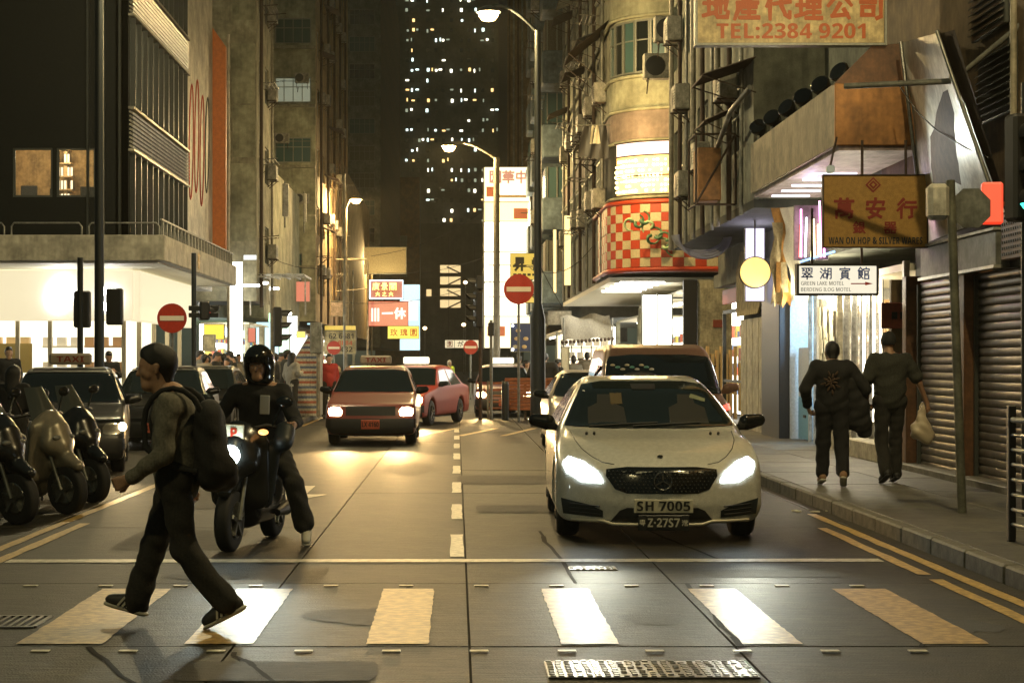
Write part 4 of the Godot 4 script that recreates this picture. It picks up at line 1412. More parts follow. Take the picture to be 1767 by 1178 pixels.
func motel_block() -> void:
	var b := thing("tenement_block", "grimy tenement full of pipes and air conditioners above the motel entrance", "building", Vector3(6.3, 0, -35))
	# ground floor facade stands open at the motel entrance (z -34 .. -25.7)
	core(b, Vector3(8.2, 0, -25.8), Vector3(14, 20, -43.9), M["wall_dark"], "building_core")
	facade(b, Vector3(6.2, 3.6, -43.9), Vector3(0, 0, 1), 18.2, 16.0, rows_of(18.2, 0.6, 1.5, 0.8, 1.2, 1.3, 2.9, 4), M["wall_grey"], M["frame_metal"], [M["glass_black"], M["glass_teal"], M["curtain"]], 3, 2)
	var slab := MB.new()
	slab.box(Vector3(0.85, 3.45, 0.15), Vector3(2.1, 0.3, 18.2))
	obj("floor_slab", slab, M["wall_grey"], b)
	# enclosed verandah hanging over the pavement, z -30.9 .. -43
	facade(b, Vector3(5.0, 4.3, -43.0), Vector3(0, 0, 1), 11.8, 14.0, rows_of(11.8, 0.4, 1.6, 0.45, 1.0, 1.5, 2.9, 4), M["wall_grey"], M["frame_metal"], [M["glass_black"], M["curtain"], M["glass_teal"]], 4, 3)
	facade(b, Vector3(5.0, 4.3, -31.2), Vector3.RIGHT, 1.2, 14.0, [], M["wall_grey"], M["frame_metal"], [M["glass_black"]])
	facade(b, Vector3(6.2, 4.3, -43.0), Vector3.LEFT, 1.2, 14.0, [], M["wall_grey"], M["frame_metal"], [M["glass_black"]])
	var sf := MB.new()
	sf.box(Vector3(-0.65, 4.22, -2.1), Vector3(1.3, 0.14, 11.8))
	obj("verandah_soffit", sf, M["wall_dark"], b)
	# pipes, cages, air conditioners on the verandah
	for k in 9:
		pipe([Vector3(4.93 - 0.02 * (k % 3), 4.1, -32.0 - k * 1.25 - rng.randf() * 0.4), Vector3(4.93 - 0.02 * (k % 3), 15.0, -32.0 - k * 1.25)], 0.035 + 0.012 * (k % 3), [M["galv"], M["rust"], M["pole_pale"]][k % 3], "thin pipe up the grimy verandah above the motel, %s from its near end" % NTH[k], "drain_pipe", "pipes on the motel verandah")
	var labs := ["lowest", "second", "third", "fourth"]
	for e in [[4.95, 8.3, -35.4, 0], [4.95, 6.2, -33.0, 1], [4.9, 7.6, -31.8, 2], [4.95, 5.3, -36.5, 0], [4.95, 9.6, -38.0, 1], [4.95, 10.3, -34.0, 2], [4.95, 6.9, -39.6, 0], [4.95, 5.0, -39.0, 1], [4.95, 8.6, -41.0, 2]]:
		ac(Vector3(e[0], e[1], e[2]), -PI / 2, "dusty air conditioner on the dark verandah above the motel, %s highest of nine" % NTH[[10.3, 9.6, 8.6, 8.3, 7.6, 6.9, 6.2, 5.3, 5.0].find(e[1])], "air conditioners above the motel", 0.95)
	ac(Vector3(5.0, 8.95, -43.2), 0.0, "white air conditioner facing the road beside the pale curved bay, upper", "", 1.05)
	ac(Vector3(4.85, 8.25, -44.2), 0.0, "white air conditioner facing the road beside the pale curved bay, lower", "", 1.05)
	var cg := thing("rack_cage", "rust brown pipe cage with a boarded tank over the pavement", "rack", Vector3(4.6, 4.35, -33.4))
	var q := MB.new()
	for p: Vector2 in [Vector2(-0.35, -0.5), Vector2(0.35, -0.5), Vector2(-0.35, 0.5), Vector2(0.35, 0.5)]: q.tube([Vector3(p.x, 0, p.y), Vector3(p.x, 1.25, p.y)], 0.022, 6)
	for y: float in [0.0, 1.25]:
		q.tube([Vector3(-0.35, y, 0.5), Vector3(0.35, y, 0.5)], 0.022, 6); q.tube([Vector3(-0.35, y, -0.5), Vector3(-0.35, y, 0.5)], 0.022, 6)
	q.tube([Vector3(-0.35, 0.02, 0.52), Vector3(0.35, 1.25, 0.52)], 0.022, 6)
	obj("frame", q, M["rust"], cg)
	q = MB.new()
	q.box(Vector3(-0.1, 0.55, 0.1), Vector3(0.42, 0.95, 0.6), 0.02)
	obj("tank", q, M["board_brown"], cg)
	for e in [[4.75, 6.1, -33.2, 1.3, "brown"], [4.5, 6.65, -31.6, 1.5, "dark"], [4.7, 9.2, -36.0, 1.6, "drooping"], [4.8, 11.5, -40.0, 1.8, "upper"]]:
		awning(Vector3(5.0, e[1], e[2]), -PI / 2, e[3], 5.6 - e[0] - 0.2, 0.3, M["rust"], "%s rusty sheet awning jutting from the verandah above the motel" % e[4], "")
	pipe([Vector3(4.7, 5.1, -34.6), Vector3(4.6, 5.75, -31.2), Vector3(4.75, 6.0, -30.0)], 0.045, M["galv"], "slanting grey pipe rising toward the brown canopy", "strut")
	var bundle := MB.new()
	for k in 4:
		var pts := []
		for i in 13:
			var a := PI * i / 12.0
			pts.append(Vector3(5.05 - 0.55 * cos(a) + 0.03 * k, 4.2 - (0.34 + 0.05 * k) * sin(a), -38.6 + 0.05 * k))
		bundle.tube(pts, 0.035, 6)
	tag(obj("cable_bundle", bundle, M["cable"]), "thick looped bundle of pale cables under the verandah", "cables")
	# the brown boarded canopy over the motel with its soffit tinted as if by purple neon
	var cn := thing("boarded_canopy", "big brown boarded canopy jutting over the pavement above the motel sign", "canopy", Vector3(5.5, 4.36, -27.5))
	q = MB.new()
	q.box(Vector3(0.0, 0.4, 3.46), Vector3(1.2, 0.8, 0.08), 0.01)
	obj("end_board", q, M["board_brown"], cn)
	q = MB.new()
	q.box(Vector3(-0.56, 0.41, 0.0), Vector3(0.07, 0.82, 6.84), 0.01)
	obj("side_board", q, M["board_beige"], cn)
	q = MB.new()
	q.prism(PackedVector2Array([Vector2(-0.6, 0.8), Vector2(0.6, 0.8), Vector2(0.6, 1.35), Vector2(-0.1, 1.3)]), 3.3, 3.44)
	obj("upper_board", q, M["pilaster"], cn)
	q = MB.new()
	q.box(Vector3(0.02, -0.03, 0.0), Vector3(1.1, 0.06, 6.86))
	obj("soffit", q, M["soffit_lilac"], cn)
	q = MB.new()
	q.box(Vector3.ZERO, Vector3(0.62, 0.03, 0.05))
	for k in 5: obj("soffit_light", q, glow("soffit_tube", lin_c(0.95, 0.85, 1.0), 1.6), cn, Vector3(0.0, -0.075, -3.0 + k * 0.9))
	q = MB.new()
	q.box(Vector3(0.05, 0.78, 0.0), Vector3(1.1, 0.05, 6.8))
	obj("top_board", q, M["rust"], cn)
	omni(Vector3(5.3, 4.1, -27.6), Color(0.75, 0.6, 1.0), 0.16, 0.1)
	for k in 6:
		var fl := thing("floodlight", "dark round floodlight head on top of the brown canopy, %s from the far end" % NTH[k], "floodlight", Vector3(4.95 + 0.03 * k, 5.2, -30.4 + k * 1.15), -0.5 - 0.2 * (k % 3), "floodlights on the brown canopy")
		q = MB.new()
		q.xf = Transform3D(Basis(Vector3.RIGHT, PI / 2 - 0.5), Vector3(0, 0.2, 0))
		q.lathe([Vector2(0, -0.2), Vector2(0.09, -0.18), Vector2(0.13, -0.05), Vector2(0.14, 0.0), Vector2(0.14, 0.0), Vector2(0.15, 0.03), Vector2(0.13, 0.05), Vector2(0.13, 0.05), Vector2(0, 0.06)], 14)
		obj("head", q, M["black_gloss"], fl)
		q = MB.new()
		q.tube([Vector3(0, -0.1, 0), Vector3(0, 0.14, 0)], 0.025, 6)
		obj("stem", q, M["galv"], fl)
	# dark pillar, cream boards and side panels of the ground floor
	for e in [[-36.6, -34.6, "pillar_blue", 3.3, "dark_pillar", "plain dark blue pillar left of the blue lit doorway", 6.12], [-40.3, -36.7, "cream_wood", 2.35, "boarded_shop", "cream boarded shop front left of the dark pillar", 6.2], [-43.6, -40.4, "frame_metal", 2.6, "glass_shop", "glass shop front with a white tube light left of the cream boards", 6.3]]:
		var t := thing(e[4], e[5], "shop front", Vector3(e[6], 0.12, (e[0] + e[1]) * 0.5))
		var l: float = e[1] - e[0]
		if e[4] == "boarded_shop":
			for k in 9:
				q = MB.new()
				q.box(Vector3(0, e[3] * 0.5, -l * 0.5 + (k + 0.5) * l / 9.0), Vector3(0.05 + 0.01 * (k % 2), e[3], l / 9.0 - 0.012), 0.006)
				obj("plank", q, M[e[2]], t)
			q = MB.new()
			q.box(Vector3(0.1, 1.6, 0), Vector3(0.1, 3.2, l))
			obj("backing", q, M["wall_dark"], t)
			q = MB.new()
			q.prism(PackedVector2Array([Vector2(-1.8, 2.42), Vector2(1.0, 2.42), Vector2(1.7, 2.8), Vector2(1.8, 3.5), Vector2(-1.2, 3.8), Vector2(-1.8, 3.4)]), -0.02, 0.02)
			var pn := obj("ply_panel", q, M["rag"], t)
			pn.transform = Transform3D(Basis(Vector3(0, 0, 1), Vector3.UP, Vector3(-1, 0, 0)), Vector3(-0.1, 0, 0))
		elif e[4] == "dark_pillar":
			q = MB.new()
			q.box(Vector3(0.1, e[3] * 0.5, 0), Vector3(0.4, e[3], l), 0.015)
			obj("shaft", q, M[e[2]], t)
		else:
			q = MB.new()
			q.box(Vector3(0, 1.3, -l * 0.5), Vector3(0.08, 2.6, 0.08)); q.box(Vector3(0, 1.3, l * 0.5), Vector3(0.08, 2.6, 0.08)); q.box(Vector3(0, 1.0, 0), Vector3(0.06, 0.06, l)); q.box(Vector3(0, 2.6, 0), Vector3(0.08, 0.08, l))
			obj("frame", q, M["frame_dark"], t)
			q = MB.new()
			q.box(Vector3(1.2, 1.5, 0), Vector3(0.1, 3.0, l))
			obj("back_wall", q, M["wall_green"], t)
			q = MB.new()
			q.box(Vector3(0.5, 1.85, 0), Vector3(0.06, 0.1, l * 0.9))
			obj("tube_light", q, M["tube_light"], t)
			q = MB.new()
			for k in 8: q.box(Vector3(0.45, 1.62 + 0.02 * (k % 3), -l * 0.42 + k * l * 0.12), Vector3(0.25, 0.3, 0.34))
			obj("goods", q, mat("goods_red", lin_c(0.4, 0.06, 0.05), 0.5), t).set_meta("kind", "stuff")
			q = MB.new()
			q.box(Vector3(0.45, 1.44, 0), Vector3(0.3, 0.03, l * 0.95))
			obj("shelf", q, M["white_enamel"], t)
			q = MB.new()
			q.box(Vector3(-0.02, 2.95, 0), Vector3(0.06, 0.34, l), 0.01)
			obj("red_fascia", q, M["checker_red"], t)
	# blue lit doorway
	var dr := thing("blue_doorway", "doorway washed in cold blue light with a white and blue door", "doorway", Vector3(6.25, 0.12, -33.2))
	q = MB.new()
	q.box(Vector3(1.5, 1.35, 0), Vector3(0.1, 2.7, 2.5))
	obj("back_wall", q, M["door_white"], dr)
	q = MB.new()
	q.box(Vector3(0.75, 2.7, 0), Vector3(1.6, 0.08, 2.6))
	obj("ceiling", q, M["door_white"], dr)
	q = MB.new()
	q.box(Vector3(0.75, 1.35, -1.28), Vector3(1.6, 2.7, 0.06)); q.box(Vector3(0.75, 1.35, 1.28), Vector3(1.6, 2.7, 0.06))
	obj("side_wall", q, M["door_white"], dr)
	q = MB.new()
	q.box(Vector3(0.7, 2.6, 0), Vector3(0.08, 0.06, 2.0))
	obj("tube_light", q, glow("blue_tube", lin_c(0.5, 0.78, 1.0), 7.0), dr)
	omni(Vector3(6.85, 2.5, -33.2), Color(0.42, 0.72, 1.0), 2.6, 0.15)
	q = MB.new()
	q.box(Vector3(0.1, 1.25, -0.55), Vector3(0.05, 0.9, 1.1), 0.008)
	obj("upper_door", q, M["door_white"], dr)
	q = MB.new()
	q.box(Vector3(0.1, 0.41, -0.55), Vector3(0.05, 0.76, 1.1), 0.008)
	obj("lower_door", q, M["door_blue"], dr)
	q = MB.new()
	q.box(Vector3(0.068, 0.45, -0.45), Vector3(0.02, 0.05, 0.22))
	obj("slot", q, M["black"], dr)
	q = MB.new()
	q.box(Vector3(0.06, 1.35, 0.62), Vector3(0.06, 2.7, 0.07)); q.box(Vector3(0.06, 1.35, 0.12), Vector3(0.06, 2.7, 0.05))
	obj("post", q, M["white_enamel"], dr)
	# the motel entrance: papered column, glass cases and lit strips
	var mo := thing("motel_entrance", "bright motel entrance with papered column, glass cases and vertical strip lights", "entrance", Vector3(6.25, 0.12, -28.7))
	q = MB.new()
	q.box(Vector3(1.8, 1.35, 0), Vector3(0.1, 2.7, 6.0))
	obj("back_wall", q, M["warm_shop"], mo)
	q = MB.new()
	q.box(Vector3(0.9, 2.75, 0), Vector3(1.9, 0.1, 6.2))
	obj("ceiling", q, M["soffit_white"], mo)
	q = MB.new()
	q.box(Vector3(-0.05, 0.14, 1.4), Vector3(0.5, 0.28, 2.2), 0.02)
	obj("plinth", q, M["cream_wood"], mo)
	q = MB.new()
	q.box(Vector3(0.05, 1.35, -2.0), Vector3(0.3, 2.7, 1.5), 0.01)
	obj("column", q, M["cream_wood"], mo)
	for k in 15:
		q = MB.new()
		q.box(Vector3.ZERO, Vector3(0.008, 0.22 + 0.2 * rng.randf(), 0.16 + 0.18 * rng.randf()))
		obj("notice_paper", q, M["paper"], mo, Vector3(-0.106 - 0.003 * k, 1.2 + 0.24 * (k / 3) + 0.05 * rng.randf(), -2.55 + 0.5 * (k % 3) + 0.1 * rng.randf()))
	for k in 5:
		q = MB.new()
		q.box(Vector3(-0.02, 1.45, -1.0 + k * 0.62), Vector3(0.07, 2.4, 0.06))
		obj("case_post", q, M["steel"], mo)
		if k < 4:
			q = MB.new()
			q.box(Vector3(0.0, 1.45, -0.69 + k * 0.62), Vector3(0.012, 2.3, 0.52))
			obj("glass", q, M["clear_glass"], mo)
			for j in 5:
				q = MB.new()
				q.box(Vector3(0.25, 0.5 + j * 0.42, -0.69 + k * 0.62), Vector3(0.4, 0.02, 0.5))
				obj("case_shelf", q, M["white_enamel"], mo)
			q = MB.new()
			for j in 15: q.box(Vector3(0.2 + 0.06 * (j % 2), 0.58 + 0.42 * (j / 3), -0.87 + k * 0.62 + 0.17 * (j % 3)), Vector3(0.1, 0.14 + 0.1 * rng.randf(), 0.11))
			obj("goods", q, M["goods_%d" % (k % 3)], mo).set_meta("kind", "stuff")
	for z: float in [0.55, 1.2, 1.65]:
		q = MB.new()
		q.box(Vector3(-0.06, 1.6, z), Vector3(0.03, 2.1, 0.05))
		obj("strip_light", q, glow("strip_white", lin_c(1.0, 0.9, 0.68), 3.5), mo)
	q = MB.new()
	q.box(Vector3(-0.08, 2.55, -2.0), Vector3(0.12, 0.08, 1.2)); q.box(Vector3(-0.1, 2.56, 0.3), Vector3(0.12, 0.06, 0.6))
	obj("downlight", q, M["tube_light"], mo)
	omni(Vector3(5.85, 2.6, -30.4), Color(1.0, 0.88, 0.62), 2.6, 0.12)
	omni(Vector3(5.8, 2.6, -27.9), Color(1.0, 0.86, 0.58), 2.0, 0.12)
	var rs := thing("red_notice", "small dull red notice board beside the glass cases", "notice board", Vector3(6.1, 2.0, -25.75))
	q = MB.new()
	q.box(Vector3(0.1, 0.2, 0), Vector3(0.6, 0.36, 0.04), 0.01)
	obj("board", q, mat("dull_red", lin_c(0.3, 0.06, 0.03), 0.6, 0.0, "grain", 1.0), rs)
	q = MB.new()
	for k in 3: q.box(Vector3(-0.02 + 0.12 * k, 0.2, 0.024), Vector3(0.08, 0.1, 0.01))
	obj("mark", q, M["black"], rs)
	var ew := MB.new()
	ew.box(Vector3(6.4, 1.4, -25.85), Vector3(0.7, 2.6, 0.1))
	tag(obj("return_wall", ew, M["wall_brown"]), "narrow brown return wall between entrance and shutters", "wall")
	# tattered hanging banners
	for e in [[5.25, 2.5, -30.5, 0.16, 1.35, "rag", 0.02, "narrow grey tattered strip hanging left of the motel sign"], [5.4, 2.5, -30.6, 0.22, 1.6, "rag_orange", -0.06, "torn orange stained banner hanging between the strips"], [5.62, 2.55, -30.4, 0.26, 1.55, "paper", -0.12, "tilted cream banner hanging beside the motel sign"]]:
		var bn := thing("tattered_banner", e[7], "banner", Vector3(e[0], e[1], e[2]))
		bn.rotation = Vector3(0, 0.2, e[6] * -1.0)
		var rows := []
		for i in 12:
			var row := []
			for k in 6:
				var f := i / 11.0
				row.append(Vector3((k / 5.0 - 0.5) * e[3] * (1.0 + 0.2 * sin(i * 1.3)) + 0.02 * sin(i * 0.9), e[4] * f + (0.06 * sin(k * 2.1) if i == 0 else 0.0), 0.03 * sin(k * 1.4 + i * 0.7)))
			rows.append(row)
		q = MB.new()
		q.sheet(rows)
		obj("sheet", q, M[e[5]], bn)
		if e[5] != "paper":
			q = MB.new()
			q.box(Vector3(0.02, 0.45, 0.05), Vector3(e[3] * 0.5, 0.5, 0.01))
			obj("torn_patch", q, M["rag"] if e[5] == "rag_orange" else M["rag_orange"], bn)

func bay_block() -> void:
	var b := thing("corner_tenement", "pale green corner tenement with a rounded bay over the pavement", "building", Vector3(5.2, 0, -49))
	var cx := 6.0
	var cz := -50.8
	# one quarter round, from the flank to the front, floor by floor
	var arc := func(r: float, y0: float, y1: float, m: Material, called: String) -> void:
		var rows := []
		for j in 2:
			var row := []
			for i in 17:
				var a := PI * 0.5 * i / 16.0
				row.append(Vector3(cx - r * cos(a) - 5.2, [y0, y1][j], cz + r * sin(a) + 49.0))
			row.append(Vector3(9.0 - 5.2, [y0, y1][j], cz + r + 49.0))
			row.push_front(Vector3(cx - r - 5.2, [y0, y1][j], -73.0 + 49.0))
			rows.append(row)
		var q := MB.new()
		q.sheet(rows)
		obj(called, q, m, b)
	var lip := func(r: float, y: float, m: Material) -> void:
		var q := MB.new()
		var pts := [Vector3(cx - r - 5.2, y, -24.0)]
		for i in 17:
			var a := PI * 0.5 * i / 16.0
			pts.append(Vector3(cx - r * cos(a) - 5.2, y, cz + r * sin(a) + 49.0))
		pts.append(Vector3(3.8, y, cz + r + 49.0))
		q.tube(pts, 0.05, 6)
		obj("moulding", q, m, b)
	core(b, Vector3(4.5, 4.0, -51.6), Vector3(9, 30, -73), M["black"])
	arc.call(1.8, 3.9, 5.9, M["wall_grey"], "sign_backing")
	arc.call(1.8, 5.9, 7.45, M["wall_dark"], "wall")
	arc.call(1.82, 7.45, 8.3, M["wall_lilac"], "wall")
	arc.call(1.8, 8.3, 9.2, M["wall_pale"], "wall")
	arc.call(1.74, 9.2, 10.75, M["wall_pale"], "wall")
	arc.call(1.8, 10.75, 12.2, M["wall_pale"], "wall")
	arc.call(1.74, 12.2, 13.8, M["wall_pale"], "wall")
	arc.call(1.8, 13.8, 26.0, M["wall_pale"], "wall")
	for y: float in [5.95, 7.45, 8.3, 9.18, 10.78, 12.2]: lip.call(1.84, y, M["wall_pale"])
	# bay windows round the curve
	for y0: float in [9.25, 12.3]:
		for i in 6:
			var a0 := PI * 0.5 * (0.04 + i * 0.16)
			var a1 := PI * 0.5 * (0.04 + (i + 1) * 0.16)
			var p0 := Vector3(cx - 1.79 * cos(a0), 0, cz + 1.79 * sin(a0))
			var p1 := Vector3(cx - 1.79 * cos(a1), 0, cz + 1.79 * sin(a1))
			var u := (p1 - p0).normalized()
			var w := p0.distance_to(p1)
			var bs := Basis(u, Vector3.UP, u.cross(Vector3.UP))
			var ms := window_meshes(w, 1.42, 1, 2)
			var wi := obj("window", ms[0], M["frame_metal"], b)
			wi.transform = Transform3D(bs, (p0 + p1) * 0.5 + Vector3(0, y0 + 0.72, 0) - b.position)
			obj("pane", ms[1], [M["glass_teal"], M["glass_black"]][i % 2], wi)
	# flank over the pavement with windows, racks, awnings, laundry
	for j in 5:
		for k in 6:
			var ms := window_meshes(1.5, 1.3, 3, 2)
			var wi := obj("window", ms[0], M["frame_metal"], b)
			wi.transform = Transform3D(Basis(Vector3(0, 0, 1), Vector3.UP, Vector3(-1, 0, 0)), Vector3(4.16 - 5.2, 6.7 + j * 3.0, -54.0 - k * 3.2 + 49.0))
			obj("pane", ms[1], [M["glass_black"], M["curtain"], M["glass_teal"]][rng.randi_range(0, 2)], wi)
	var soff := MB.new()
	soff.box(Vector3(0.6, 3.82, -13.0), Vector3(3.2, 0.14, 22.0))
	obj("overhang_soffit", soff, M["soffit_white"], b)
	for j in 5:
		for k in 6:
			if rng.randf() < 0.25: continue
			ac(Vector3(4.2, 5.9 + j * 3.0 + rng.randf_range(-0.2, 0.2), -52.6 - k * 3.3 + rng.randf_range(-0.4, 0.4)), -PI / 2, "air conditioner on the round bay tenement's flank, %s row up, %s from the bay" % [ROW[j], NTH[k]], "air conditioners on the round bay tenement", 1.0)
			if rng.randf() < 0.6:
				awning(Vector3(4.2, 8.1 + j * 3.0, -54.0 - k * 3.2), -PI / 2, 1.9, 0.75, 0.3, [M["rust"], M["wall_pale"], M["galv"]][rng.randi_range(0, 2)], "sheet awning on the round bay tenement's flank, %s row up, %s from the bay" % [ROW[j], NTH[k]], "awnings on the round bay tenement")
	for k in 14:
		rack(Vector3(4.18, 5.6 + 1.4 * (k % 7) + rng.randf() * 0.5, -53.0 - rng.randf() * 18.0), "drying rack of thin poles jutting from the round bay tenement, %s of the scatter" % NTH[k], "drying racks on the round bay tenement")
	for k in 7:
		pipe([Vector3(4.1, 3.9, -52.3 - k * 3.1), Vector3(4.1, 22.0, -52.3 - k * 3.1)], 0.055, [M["galv"], M["rust"]][k % 2], "drain pipe on the flank of the round bay tenement, %s from the bay" % NTH[k], "drain_pipe", "drain pipes on the round bay tenement")
	# big awning beside the bay and laundry
	awning(Vector3(4.2, 11.0, -52.4), -PI / 2, 2.4, 1.1, 0.9, M["rust"], "large dark ribbed awning beside the rounded bay windows", "")
	var ld := thing("laundry", "dark and pale clothes hanging from a pole beside the rounded bay", "laundry", Vector3(3.75, 6.9, -50.6))
	for e in [[0.0, 0.62, 0.85, "black"], [0.12, 0.26, 0.5, "paper"], [0.26, 0.5, 0.9, "black"]]:
		var rows := []
		for i in 7:
			var row := []
			for k in 7: row.append(Vector3((k / 6.0 - 0.5) * e[1] * (0.7 + 0.07 * i), 1.1 - e[2] * i / 6.0, 0.05 * sin(k * 1.8 + i * 0.5) + (0.12 if e[3] == "paper" else e[0] * 0.3)))
			rows.append(row)
		var q := MB.new()
		q.sheet(rows)
		obj("garment", q, M[e[3]], ld, Vector3(e[0] - 0.1, 0, 0))
	var lp := MB.new()
	lp.tube([Vector3(-0.6, 1.12, 0.02), Vector3(0.7, 1.12, 0.02)], 0.02, 6)
	obj("pole", lp, M["galv"], ld)
	# lit restaurant sign behind the curve: glowing panel with yellow sheen
	var sg := thing("lit_sign", "glaring orange and yellow lit sign on the curve above the checkered band", "lit sign", Vector3(5.2, 5.95, -49))
	for e in [[0.05, 1.1, 0.0, 1.75, "sign_amber"], [1.12, 1.45, 0.0, 1.75, "sign_pink"]]:
		var rows := []
		for j in 2:
			var row := []
			for i in 13:
				var a := PI * 0.5 * (0.28 + 0.72 * i / 12.0)
				row.append(Vector3(cx - 1.86 * cos(a) - 5.2, e[0 if j == 0 else 1], cz + 1.86 * sin(a) + 49.0))
			rows.append(row)
		var q := MB.new()
		q.sheet(rows)
		obj("panel", q, glow(e[4], lin_c(1.0, 0.55, 0.12) if e[4] == "sign_amber" else lin_c(1.0, 0.72, 0.6), 1.4 if e[4] == "sign_amber" else 1.6), sg)
	var hot := MB.new()
	var r3 := RandomNumberGenerator.new()
	r3.seed = 9
	for j in 7:
		for i in 20:
			if r3.randf() < 0.32: continue
			var a := PI * 0.5 * (0.3 + 0.68 * i / 19.0)
			hot.ball(Vector3(cx - 1.9 * cos(a) - 5.2, 0.16 + j * 0.135, cz + 1.9 * sin(a) + 49.0), Vector3.ONE * r3.randf_range(0.025, 0.05), 6, 5)
	obj("glitter_dots", hot, glow("sign_hot", lin_c(1.0, 0.8, 0.35), 6.0), sg).set_meta("kind", "stuff")  # glowing dots added for the glitter of the sign glare
	for k in 4:
		var fr := MB.new()
		var pts := []
		for i in 13:
			var a := PI * 0.5 * (0.28 + 0.72 * i / 12.0)
			pts.append(Vector3(cx - 1.92 * cos(a) - 5.2, [0.06, 0.56, 1.1, 1.46][k], cz + 1.92 * sin(a) + 49.0))
		fr.tube(pts, 0.02, 6)
		obj("sign_rail", fr, M["rust"], sg)
	# lights below the overhang and a lit shop window panel
	for k in 5:
		var tq := MB.new()
		tq.box(Vector3(5.0, 3.7, -49.9 - k * 1.6), Vector3(1.2, 0.04, 0.06))
		tag(obj("soffit_lamp", tq, M["tube_light"]), "white tube lamp under the overhang below the checkered band, %s from the front" % NTH[k], "lamp", "tube lamps under the checkered band")
	var lw := thing("lit_shop_window", "tall white lit shop window below the checkered band", "shop window", Vector3(5.2, 0.13, -52.0))
	var lq := MB.new()
	lq.box(Vector3(0.42, 1.75, 0), Vector3(0.84, 3.1, 0.08), 0.01)
	obj("pane", lq, M["shop_white"], lw)
	lq = MB.new()
	for x: float in [0.0, 0.42, 0.84]: lq.box(Vector3(x, 1.75, 0.03), Vector3(0.04, 3.2, 0.08))
	lq.box(Vector3(0.42, 1.1, 0.03), Vector3(0.84, 0.04, 0.08))
	obj("frame", lq, M["frame_metal"], lw)
	lq = MB.new()
	lq.box(Vector3(0.42, 0.1, 0), Vector3(0.9, 0.2, 0.2))
	obj("sill", lq, M["cream_wood"], lw)
	omni(Vector3(4.3, 6.7, -47.9), Color(1.0, 0.64, 0.24), 5.0, 0.3)
	# red and cream checkered band
	var ck := thing("checkered_sign", "red and cream checkered sign band wrapped round the corner", "sign", Vector3(5.2, 3.95, -49))
	var rr := 1.9
	for j in 7:
		for i in 22:
			# i < 12 on the curve and front, the rest along the flank
			var a := PI * 0.5 * (1.0 - (i + 0.5) / 11.0)
			var p: Vector3
			var ang: float
			if i < 3:
				p = Vector3(6.0 + 0.3 * (2 - i) + 0.15, 0, cz + rr)
				ang = 0.0
			elif i < 13:
				a = PI * 0.5 * (1.0 - (i - 2.5) / 10.0)
				p = Vector3(cx - rr * cos(a), 0, cz + rr * sin(a))
				ang = -(PI * 0.5 - a)
			else:
				p = Vector3(cx - rr, 0, cz - 0.3 * (i - 12.5))
				ang = -PI * 0.5
			var q := MB.new()
			q.box(Vector3.ZERO, Vector3(0.3, 0.235, 0.04), 0.006)
			var t := obj("checker_tile", q, M["checker_red"] if (i + j) % 2 else M["checker_cream"], ck)
			t.transform = Transform3D(Basis(Vector3.UP, ang), Vector3(p.x - 5.2, 0.25 + j * 0.24, p.z + 49.0))
	for y: float in [0.06, 1.86]:
		var q := MB.new()
		var pts := [Vector3(cx - rr - 5.2, y, -6.0)]
		for i in 13:
			var a := PI * 0.5 * i / 12.0
			pts.append(Vector3(cx - rr * cos(a) - 5.2, y, cz + rr * sin(a) + 49.0))
		pts.append(Vector3(2.0, y, cz + rr + 49.0))
		q.tube(pts, 0.07, 8)
		obj("red_trim", q, M["checker_red"], ck)
	# carved green dragon-like scroll ornament in front of the band
	var dg := thing("scroll_ornament", "green twisting carved ornament fixed in front of the checkered band", "ornament", Vector3(4.95, 4.35, -48.7))
	var r2 := RandomNumberGenerator.new()
	r2.seed = 77
	for k in 9:
		var pts := []
		var c := Vector3(-0.35 + 0.13 * k + r2.randf_range(-0.08, 0.08), 0.95 - 0.1 * k + r2.randf_range(-0.2, 0.2), r2.randf_range(0, 0.12))
		var ph := r2.randf() * TAU
		for i in 12:
			var f := i / 11.0
			pts.append(c + Vector3(cos(ph + f * 4.5) * (0.05 + 0.17 * f), sin(ph + f * 4.5) * (0.05 + 0.17 * f), 0.04 * sin(f * 6.0)))
		var rad := []
		for i in 12: rad.append(lerpf(0.055, 0.02, i / 11.0))
		var q := MB.new()
		q.tube(pts, rad, 6)
		obj("scroll", q, M["jade"] if k % 3 else mat("jade_pale", lin_c(0.3, 0.42, 0.22), 0.5), dg)
	# ground floor under the overhang
	shop_bay(-49.6, -56.0, 6.3, -1.0, M["shop_white"], "bright_shop", "white lit shop under the checkered band", 3.4)
	shop_bay(-56.2, -64.0, 6.3, -1.0, M["shop_cream"], "snack_shop", "cream lit shop beyond the checkered corner on the right", 3.3)
	shop_bay(-64.2, -73.0, 6.3, -1.0, M["shop_white"], "far_shop", "white lit shop far along the right footway", 3.0)
	var sp := thing("side_wall_front", "narrow pale front with a small notice and dark doorway under the checkered band", "shop front", Vector3(6.6, 0.12, -48.9))
	var q := MB.new()
	q.box(Vector3(0.2, 1.8, 0), Vector3(0.9, 3.6, 0.2))
	obj("wall", q, M["cream_wood"], sp)
	q = MB.new()
	q.box(Vector3(-0.45, 1.8, 0.05), Vector3(0.36, 3.6, 0.2))
	obj("dark_post", q, M["black"], sp)
	q = MB.new()
	q.box(Vector3(0.3, 2.45, 0.11), Vector3(0.3, 0.2, 0.02))
	obj("notice", q, M["dull_red"], sp)
	q = MB.new()
	for k in 10: q.box(Vector3(-0.3 + 0.12 * k, 0.9, 0.6), Vector3(0.07, 1.5 + 0.2 * (k % 3), 0.2))
	obj("stacked_goods", q, M["goods_0"], sp).set_meta("kind", "stuff")
	area(Vector3(5.9, 3.3, -54.0), Vector3(4.0, 0.2, -52.0), 8.0, 1.0, Color(1.0, 0.95, 0.8), 8.0)
